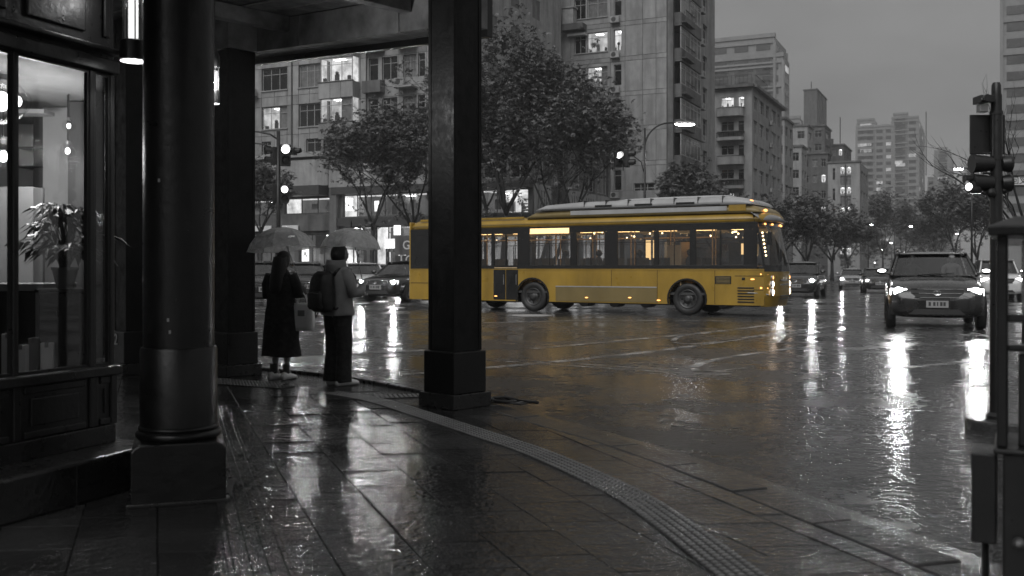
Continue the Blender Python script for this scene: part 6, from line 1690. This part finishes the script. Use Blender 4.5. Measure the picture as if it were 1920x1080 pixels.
# ================================================================== people
def skin_body(verts, edges, radii, root, extra=None, name='body', mat=None, parent=None):
    me = bpy.data.meshes.new('sk'); me.from_pydata(verts, edges, []); ob = bpy.data.objects.new('sk', me); sc.collection.objects.link(ob)
    ob.modifiers.new('skin', 'SKIN')
    for i, r in enumerate(radii): me.skin_vertices[0].data[i].radius = (r, r) if not isinstance(r, tuple) else r; me.skin_vertices[0].data[i].use_root = (i == root)
    s = ob.modifiers.new('sub', 'SUBSURF'); s.levels = 2; s.render_levels = 2
    dg = bpy.context.evaluated_depsgraph_get(); em_ = bpy.data.meshes.new_from_object(ob.evaluated_get(dg))
    k = MB(); k.v = [tuple(v.co) for v in em_.vertices]; k.f = [list(p.vertices) for p in em_.polygons]; k.m = [0]*len(k.f)
    if extra:
        b = len(k.v); k.v += extra.v; k.f += [[b + i for i in f] for f in extra.f]; k.m += [0]*len(extra.f)
    bpy.data.objects.remove(ob); bpy.data.meshes.remove(em_)
    return k.build(name, mat or M['skin'], parent, smooth=True)
def head_shape(k, c, h, T=None):
    """head with brow, nose, lips, chin and ears; faces +y"""
    x, y, z = c; rings = []
    for i in range(15):
        a = -math.pi/2 + math.pi*i/14; cs, sn = max(.03, math.cos(a)), math.sin(a)
        w = .40*h*cs*(1 if sn > -.1 else 1 - .30*(-sn - .1)); ring = []
        for j in range(18):
            t = 2*math.pi*j/18; fr = math.sin(t)
            px, py, pz = w*math.cos(t), (.50*h if fr < 0 else .45*h)*cs*fr, .52*h*sn
            if fr > .5:
                if -.40 < sn < .08: py += .05*h*max(0, (fr - .82)/.18)*(1 - abs(sn + .18)/.3 if abs(sn + .18) < .3 else 0)*2.2    # nose
                if abs(sn - .18) < .15: py -= .02*h*(1 if .6 < fr < .93 else 0)                # eye sockets
                if abs(sn + .58) < .12: py += .02*h
            ring.append((x + px, y + py, z + pz))
        rings.append(ring)
    k.loft(rings)
    for s in (-1, 1):
        k.ball((x + s*.41*h, y - .02*h, z - .04*h), (.04*h, .07*h, .12*h), 8, 6); k.ball((x + s*.16*h, y + .40*h, z + .06*h), (.06*h, .035*h, .035*h), 8, 6)
def fist(k, c, axis, fwd, s=1.0):
    """hand closed round a vertical handle: palm, four fingers of different length, thumb"""
    c, up, f = Vector(c), Vector(axis).normalized(), Vector(fwd).normalized(); side = up.cross(f).normalized()
    k.loft([[tuple(c + side*(.035*s*a) + up*(.042*s*b) - f*(.012*s) + f*(e*s)) for a, b in ((-1, -1), (1, -1), (1, 1), (-1, 1))] for e in (-.03, -.005, .012)])
    for i, L in enumerate((.95, 1.05, 1.0, .8)):
        z = up*((.034 - .022*i)*s); p0 = c + side*.034*s + z; r = .0085*s
        k.tube([tuple(p0), tuple(p0 + f*.030*s*L + side*.006*s), tuple(p0 + f*.042*s*L - side*.022*s), tuple(p0 + f*.028*s*L - side*.045*s), tuple(p0 + f*.010*s - side*.044*s)], [r*1.05, r*1.05, r, r*.92, r*.8], 7)
    p0 = c - side*.03*s + up*.03*s
    k.tube([tuple(p0), tuple(p0 + f*.022*s + up*.018*s - side*.004*s), tuple(p0 + f*.040*s + up*.02*s + side*.02*s), tuple(p0 + f*.042*s + up*.014*s + side*.036*s)], [.012*s, .011*s, .0095*s, .008*s], 7)
def fold(rings, amp, freq, seed):
    R2, A2 = [], []
    for i in range(len(rings) - 1):
        for q in range(4):
            f = q/4; R2.append([tuple(Vector(a).lerp(Vector(b), f)) for a, b in zip(rings[i], rings[i+1])]); A2.append(amp[i]*(1-f) + amp[i+1]*f)
    rings, amp = R2 + [rings[-1]], A2 + [amp[-1]]
    out = []
    for i, r in enumerate(rings):
        n = len(r); cx = sum(p[0] for p in r)/n; cy = sum(p[1] for p in r)/n; o = []
        for j, p in enumerate(r):
            t = 2*math.pi*j/n; d = 1 + amp[i]*(math.sin(freq*t + seed) + .6*math.sin((freq*1.7)*t + i*.35 + seed*2)) + (.03*mnoise.noise(Vector((p[0]*7, p[1]*7, p[2]*5 + seed))) + .022*mnoise.noise(Vector((p[0]*16, p[1]*16, p[2]*22 + seed))))*(1 if amp[i] else .3)
            o.append((cx + (p[0]-cx)*d, cy + (p[1]-cy)*d, p[2] + .004*math.sin(3*t + seed)))
        out.append(o)
    return out
def oval(cx, cy, z, rx, ry, n=28, p=2.3):
    return [(cx + rx*math.copysign(abs(math.cos(t))**(2/p), math.cos(t)), cy + ry*math.copysign(abs(math.sin(t))**(2/p), math.sin(t)), z) for t in [2*math.pi*j/n for j in range(n)]]
def shoe(k, x, y, s=1.0, toe=1):
    rings = []
    for f, w, h in ((-.10, .022, .05), (-.085, .034, .085), (-.04, .037, .095), (.02, .038, .085), (.07, .043, .065), (.115, .044, .052), (.15, .034, .042), (.168, .015, .03)):
        rings.append([(x + w*s*math.cos(t), y + f*s*toe, max(.0, (h*.5 + h*.5*math.sin(t)))*s) for t in [2*math.pi*j/14 for j in range(14)]])
    k.loft(rings)
def umbrella(t, c, r, h, tilt, hand, top, ribs=8):
    """clear dome umbrella: panels, ribs, shaft, handle, tip"""
    T = Matrix.Translation(c) @ Matrix.Rotation(tilt[1], 4, 'Y') @ Matrix.Rotation(tilt[0], 4, 'X')
    def P(a, f, sag=1.0):
        rr = r*math.sin(f*R(78))/math.sin(R(78)); zz = h*(math.cos(f*R(78)) - math.cos(R(78)))/(1 - math.cos(R(78)))
        return Vector((rr*sag*math.cos(a), rr*sag*math.sin(a), zz - (1 - sag)*.25*r))
    for i in range(ribs):
        a0, a1 = 2*math.pi*i/ribs, 2*math.pi*(i+1)/ribs
        k = MB(T); k.loft([[tuple(P(a0 + (a1-a0)*q/5, f, 1 - .07*f*math.sin(math.pi*q/5)) ) for q in range(6)] for f in (.03, .2, .4, .6, .8, 1.0)], cap=False, closed=False); k.build('canopy_panel', M['vinyl'], t, smooth=True)
        k = MB(T); k.tube([tuple(P(a0, f) - Vector((0, 0, .004))) for f in (.02, .25, .5, .75, 1.02)], .0035, 5); k.build('rib', M['steel'], t)
        k = MB(T); k.tube([tuple(P(a0, .55) - Vector((0, 0, .006))), (0, 0, h*.35)], .0028, 4); k.build('stretcher', M['steel'], t)
    for i in range(ribs):
        a0, a1 = 2*math.pi*i/ribs, 2*math.pi*(i+1)/ribs; k = MB(T); k.tube([tuple(P(a0 + (a1-a0)*q/5, 1.0, 1 - .07*math.sin(math.pi*q/5))) for q in range(6)], .0032, 5); k.build('hem', M['white'], t)
    k = MB(T); k.lathe([(.012, h - .01), (.010, h + .01), (.006, h + .05), (.003, h + .085)], 10); k.build('tip', M['metal'], t)
    base = T @ Vector((0, 0, h)); k = MB(); k.tube([tuple(base), tuple(Vector(hand) + Vector((0, 0, -.02)))], .006, 8); k.build('shaft', M['steel'], t)
    hd = Vector(hand); k = MB(); k.tube([tuple(hd + Vector((0, 0, .05))), tuple(hd - Vector((0, 0, .06))), tuple(hd + Vector((.015, 0, -.10))), tuple(hd + Vector((.045, 0, -.10)))], .011, 8); k.build('handle', M['white'], t)

# ---- woman in the long coat
wx, wy = G(528, 711); WRZ = R(-22)
t = thing('person', 'person in a long black coat with a white bag, under the left-hand clear umbrella', 'person', (wx, wy, 0), WRZ, 'pedestrians waiting at the kerb')
S_ = .985
J = [((0, 0, .84), .13), ((0, -.005, 1.0), .115), ((0, -.01, 1.16), .125), ((0, -.005, 1.27), .09), ((0, .0, 1.33), .048), ((0, .01, 1.39), .047),
     ((.085, 0, .80), .085), ((.085, .01, .44), .056), ((.08, -.015, .12), .036), ((.085, .05, .05), .033),
     ((-.085, 0, .80), .085), ((-.085, .0, .44), .056), ((-.075, -.02, .12), .036), ((-.08, .04, .05), .033),
     ((.16, -.005, 1.245), .055), ((.225, .02, 1.03), .042), ((.16, .20, 1.09), .030), ((-.16, -.005, 1.245), .055), ((-.225, .03, 1.03), .042), ((-.10, .20, 1.02), .030)]
E = [(0,1),(1,2),(2,3),(3,4),(4,5),(0,6),(6,7),(7,8),(8,9),(0,10),(10,11),(11,12),(12,13),(3,14),(14,15),(15,16),(3,17),(17,18),(18,19)]
HW = (.12, .27, 1.15)
ex = MB(); head_shape(ex, (0.02, .02, 1.455), .205); fist(ex, (.135, .25, 1.125), (0, 0, 1), (-.2, 1, 0)); fist(ex, (-.06, .245, 1.03), (0, .2, 1), (.5, 1, 0))
skin_body([j[0] for j in J], E, [j[1] for j in J], 0, ex, 'body', M['skin'], t)
rings = [oval(0, -.005, 1.345, .055, .06), oval(0, -.008, 1.325, .085, .075), oval(0, -.01, 1.295, .145, .09), oval(0, -.012, 1.25, .185, .105), oval(0, -.012, 1.15, .195, .12), oval(0, -.01, 1.02, .185, .118), oval(0, -.008, .92, .188, .125),
         oval(0, -.008, .80, .205, .145), oval(0, -.008, .65, .218, .158), oval(0, -.006, .48, .230, .168), oval(0, -.005, .34, .243, .178), oval(0, -.004, .285, .247, .182)]
am = [0, 0, 0, .004, .008, .012, .016, .022, .028, .036, .042, .045]
k = MB(); k.loft(fold(rings, am, 5, 1.0)); coat = k.build('coat', M['coatm'], t, smooth=True)
for s, pts in ((1, [(.15, -.008, 1.27), (.205, 0, 1.16), (.235, .02, 1.04), (.215, .11, 1.05), (.165, .20, 1.095)]), (-1, [(-.15, -.008, 1.27), (-.21, .0, 1.15), (-.235, .03, 1.03), (-.19, .12, 1.02), (-.115, .195, 1.025)])):
    k = MB(); k.tube(pts, [.072, .070, .064, .058, .052], 14); k.build('sleeve', M['coatm'], coat, smooth=True)
k = MB(); k.loft([oval(0, -.005, 1.30, .10, .085), oval(0, -.01, 1.34, .075, .075), oval(0, -.015, 1.385, .070, .072), oval(0, -.012, 1.37, .058, .06)], cap=False); k.build('collar', M['coatm'], coat, smooth=True)
# hair: a cap and a long fall down the back
k = MB(); rr = []
for i in range(9):
    a = R(88 - i*19); w = math.cos(a); rr.append([(.02 + .094*w*math.cos(q), .008 + (.108*w)*math.sin(q)*(1 if math.sin(q) < 0 else (.92 if a > R(25) else .35)) , 1.462 + .116*math.sin(a)) for q in [2*math.pi*j/20 for j in range(20)]])
k.loft(rr); k.build('hair', M['hair'], t, smooth=True)
k = MB(); k.loft(fold([oval(.012, -.035, 1.50, .088, .075, 24), oval(.01, -.05, 1.42, .095, .072, 24), oval(.005, -.075, 1.32, .098, .055, 24), oval(0, -.10, 1.22, .10, .042, 24), oval(0, -.115, 1.12, .09, .032, 24), oval(0, -.12, 1.06, .06, .018, 24)], [.0, .01, .02, .03, .04, .05], 7, .4)); k.build('hair_fall', M['hair'], t, smooth=True)
for x_, y_ in ((.085, -.005), (-.085, -.03)):
    k = MB(); shoe(k, x_, y_, 1.08); so_ = k.build('shoe', M['shoe'], t, smooth=True)
    k = MB(); k.lathe([(.042, .075), (.043, .13), (.046, .19), (.045, .195), (.03, .196)], 14, (x_*.96, y_ - .02, 0)); k.build('sock', M['sock'], t, smooth=True)
Rw = Matrix.Translation((wx, wy, 0)) @ Matrix.Rotation(WRZ, 4, 'Z')
# her umbrella (held, so a thing of its own)
hd = Rw @ Vector((.135, .262, 1.125)); uc = Vector((X_(527, wy + .1), wy + .1, Z_(466, wy)))
t = thing('clear_umbrella', 'clear dome umbrella with dark ribs held over the person in the long coat', 'umbrella', tuple(hd), 0, 'clear umbrellas')
umbrella(t, tuple(uc - hd), .425, .265, (R(-3), R(-5)), (0, 0, 0), None)
# tote bag on her forearm
bgp = Rw @ Vector((.285, .03, .60))
t = thing('tote_bag', 'white canvas tote bag hanging from the arm of the person in the black coat', 'bag', tuple(bgp), R(-14))
k = MB(); rg = [[(sx*w, sy*d_, z) for sx, sy in ((-1,-1),(-.5,-1.12),(0,-1.05),(.5,-1.15),(1,-1),(1,1),(.5,1.1),(0,1.0),(-.5,1.1),(-1,1))] for w, d_, z in ((.125, .045, 0), (.135, .05, .06), (.138, .045, .18), (.135, .03, .30), (.132, .018, .335))]
k.loft(rg); k.build('bag_body', M['tote'], t, smooth=True)
for s in (-1, 1): k = MB(); k.tube([(-.07, s*.018, .33), (-.05, s*.015, .42), (-.01, 0, .475), (.04, s*.01, .42), (.07, s*.018, .33)], .007, 6); k.build('handle', M['tote'], t)
k = MB(); k.box(-.04, .05, -.057, -.054, .18, .25); k.build('print', M['curtain'], t)

# ---- person with the backpack
mx_, my_ = G(634, 722); MRZ = R(-42)
t = thing('person', 'person in a grey jacket with a black backpack under the right-hand clear umbrella', 'person', (mx_, my_, 0), MRZ, 'pedestrians waiting at the kerb')
J = [((0, 0, .87), .135), ((0, -.005, 1.04), .125), ((0, -.01, 1.21), .135), ((0, -.005, 1.33), .095), ((0, .0, 1.39), .05), ((0, .02, 1.45), .05),
     ((.09, 0, .83), .09), ((.10, .02, .46), .062), ((.095, -.01, .12), .04), ((.10, .05, .05), .035),
     ((-.09, 0, .83), .09), ((-.095, .01, .46), .062), ((-.09, -.02, .12), .04), ((-.095, .04, .05), .035),
     ((.185, -.005, 1.30), .06), ((.25, .02, 1.06), .046), ((.16, .22, 1.12), .033), ((-.185, -.005, 1.30), .06), ((-.25, .03, 1.06), .046), ((-.12, .21, 1.10), .033)]
ex = MB(); head_shape(ex, (0, .035, 1.515), .212); fist(ex, (.12, .275, 1.15), (0, 0, 1), (-.3, 1, 0)); fist(ex, (-.075, .255, 1.11), (0, .2, 1), (.5, 1, 0))
skin_body([j[0] for j in J], E, [j[1] for j in J], 0, ex, 'body', M['skin'], t)
rings = [oval(0, -.0, 1.40, .075, .08), oval(0, -.005, 1.37, .10, .09), oval(0, -.01, 1.345, .14, .10), oval(0, -.012, 1.30, .19, .112), oval(0, -.012, 1.18, .202, .13), oval(0, -.01, 1.04, .20, .135), oval(0, -.008, .93, .212, .15), oval(0, -.008, .84, .225, .165), oval(0, -.008, .815, .222, .162)]
k = MB(); k.loft(fold(rings, [0, 0, 0, .006, .010, .012, .012, .012, .012], 5, 2.0)); jk = k.build('jacket', M['jacket'], t, smooth=True)
for s, pts in ((1, [(.15, -.008, 1.325), (.215, 0, 1.21), (.25, .02, 1.06), (.225, .13, 1.08), (.165, .215, 1.12)]), (-1, [(-.15, -.008, 1.325), (-.215, .0, 1.21), (-.25, .03, 1.06), (-.22, .13, 1.08), (-.13, .205, 1.10)])):
    k = MB(); k.tube(pts, [.070, .070, .064, .058, .050], 14); k.build('sleeve', M['jacket'], jk, smooth=True)
k = MB(); k.loft(fold([oval(0, -.02, 1.33, .13, .105), oval(0, -.035, 1.40, .125, .115), oval(0, -.03, 1.455, .105, .105), oval(0, -.02, 1.45, .085, .09)], [.01, .02, .02, .0], 3, .2), cap=False); k.build('hood', M['jacket'], jk, smooth=True)
for s in (-1, 1):
    k = MB(); k.loft(fold([oval(s*.085, 0, .87, .10, .125, 20), oval(s*.09, 0, .74, .092, .112, 20), oval(s*.10, .012, .56, .082, .098, 20), oval(s*.105, .01, .38, .078, .09, 20), oval(s*.108, -.005, .20, .080, .092, 20), oval(s*.11, -.012, .075, .086, .10, 20), oval(s*.11, -.01, .045, .084, .098, 20)], [0, .01, .015, .02, .02, .025, .025], 4, 1.5*s)); k.build('trouser_leg', M['trouser'], t, smooth=True)
    k = MB(); shoe(k, s*.11, .03 - .02*s, 1.2); k.build('shoe', M['shoe'], t, smooth=True)
k = MB(); rr = []
for i in range(8):
    a = R(88 - i*18); w = math.cos(a); rr.append([(.098*w*math.cos(q), .020 + (.112*w)*math.sin(q)*(1 if math.sin(q) < 0 else (.94 if a > R(20) else .3)), 1.522 + .120*math.sin(a)) for q in [2*math.pi*j/20 for j in range(20)]])
k.loft(rr); k.build('hair', M['hair'], t, smooth=True)
Rm = Matrix.Translation((mx_, my_, 0)) @ Matrix.Rotation(MRZ, 4, 'Z')
hd = Rm @ Vector((.12, .287, 1.15)); uc = Vector((X_(657, my_ + .12), my_ + .12, Z_(464, my_)))
t = thing('clear_umbrella', 'clear dome umbrella held over the person with the backpack', 'umbrella', tuple(hd), 0, 'clear umbrellas')
umbrella(t, tuple(uc - hd), .355, .235, (R(-2), R(2)), (0, 0, 0), None)
# backpack
bp = Rm @ Vector((0, -.16, .86))
t = thing('backpack', 'black nylon backpack with front pocket on the grey jacket', 'backpack', tuple(bp), MRZ)
k = MB(); rg = [oval(0, -.06 - b, z, w, d_, 24, 3.2) for w, d_, z, b in ((.12, .06, 0, 0), (.15, .085, .03, .01), (.158, .10, .12, .02), (.155, .10, .25, .02), (.145, .09, .36, .012), (.125, .075, .43, 0), (.08, .05, .465, -.01))]
k.loft(fold(rg, [.0, .01, .012, .012, .012, .01, .0], 4, .7)); k.build('main_bag', M['pack'], t, smooth=True)
k = MB(); k.loft([oval(0, -.165, z, w, d_, 20, 3.2) for w, d_, z in ((.10, .03, .03), (.12, .045, .06), (.12, .045, .20), (.10, .03, .24))]); k.build('front_pocket', M['pack'], t, smooth=True)
for s in (-1, 1):
    k = MB(); k.tube([(s*.09, .02, .42), (s*.105, .10, .50), (s*.11, .20, .50), (s*.14, .295, .40), (s*.155, .29, .22), (s*.16, .13, .05), (s*.13, .0, .04)], .020, 8); k.build('strap', M['pack'], t, smooth=True)
k = MB(); k.tube([(0, -.03, .45), (.01, -.05, .50), (.03, -.03, .45)], .010, 6); k.build('grab_loop', M['pack'], t)
k = MB(); k.tube([(-.13, -.02, .05), (-.16, -.05, -.03), (-.13, -.06, -.07), (-.10, -.05, -.01)], .008, 5); k.build('loose_strap', M['pack'], t)
k = MB(); k.tube([(-.09, -.205, .215), (0, -.213, .22), (.09, -.205, .215)], .005, 5); k.build('zip', M['steel'], t)

# ---- seated figures behind the glass: bus passengers and the driver of the people carrier
def seated(label, loc, rz, mat, group):
    t = thing('person', label, 'person', loc, rz, group)
    J2 = [((0, 0, .12), .13), ((0, -.02, .30), .12), ((0, -.02, .44), .13), ((0, -.01, .55), .09), ((0, .0, .61), .05), ((0, .01, .67), .05),
          ((.09, .1, .10), .085), ((.1, .42, .10), .065), ((.1, .44, -.3), .045), ((.1, .54, -.36), .035), ((-.09, .1, .10), .085), ((-.1, .42, .10), .065), ((-.1, .44, -.3), .045), ((-.1, .54, -.36), .035),
          ((.18, -.01, .52), .06), ((.23, .06, .28), .045), ((.14, .28, .26), .032), ((-.18, -.01, .52), .06), ((-.23, .06, .28), .045), ((-.14, .28, .26), .032)]
    ex = MB(); head_shape(ex, (0, .02, .73), .21); fist(ex, (.12, .33, .27), (0, .3, 1), (-.2, 1, 0)); fist(ex, (-.12, .33, .27), (0, .3, 1), (.2, 1, 0))
    skin_body([j[0] for j in J2], E, [j[1] for j in J2], 0, ex, 'body', mat, t)
    k = MB(); rr = []
    for i in range(8):
        a = R(88 - i*18); w = math.cos(a); rr.append([(.098*w*math.cos(q), .005 + (.112*w)*math.sin(q)*(1 if math.sin(q) < 0 else (.94 if a > R(20) else .3)), .737 + .12*math.sin(a)) for q in [2*math.pi*j/18 for j in range(18)]])
    k.loft(rr); k.build('hair', M['hair'], t, smooth=True)
Tb = Matrix.Translation((BX, BY, ROAD)) @ Matrix.Rotation(brz, 4, 'Z')
for lab, lx_, ly_ in (('passenger seated by the bus window under the lit destination display', -4.45, .40), ('passenger seated by the bus window above the rear wheel hatch', -3.2, .40), ('passenger seated at the middle window of the bus', -1.75, .40), ('passenger seated on the far side of the bus at the front windows', .35, 1.8), ('passenger seated behind the bus driver', -.05, .40)):
    p = Tb @ Vector((lx_, ly_, 1.22)); seated(lab, tuple(p), brz - R(90), M['trouser'], 'bus passengers')
p = Tb @ Vector((1.5, 1.85, 1.22)); seated('driver sitting behind the bus windscreen', tuple(p), brz - R(90), M['trouser'], None)
Tc = Matrix.Translation(suv_.location) @ Matrix.Rotation(suv_.rotation_euler.z, 4, 'Z')
p = Tc @ Vector((.28, .46, .98)); seated('driver behind the windscreen of the dark people carrier', tuple(p), suv_.rotation_euler.z - R(90), M['jacket'], None)
p = Tc @ Vector((.25, -.46, .95)); seated('front passenger of the dark people carrier', tuple(p), suv_.rotation_euler.z - R(90), M['trouser'], None)

# ================================================================== damp air
k = MB(); k.box(-420, 520, -45, 900, ROAD - 1, 190)
m, n, l, out = newmat('damp_air')
pv = n.new('ShaderNodeVolumePrincipled'); pv.inputs['Color'].default_value = grey(.96); pv.inputs['Density'].default_value = .00065; pv.inputs['Anisotropy'].default_value = .2
l.new(pv.outputs[0], out.inputs['Volume'])
tag(k.build('haze', m), kind='stuff')
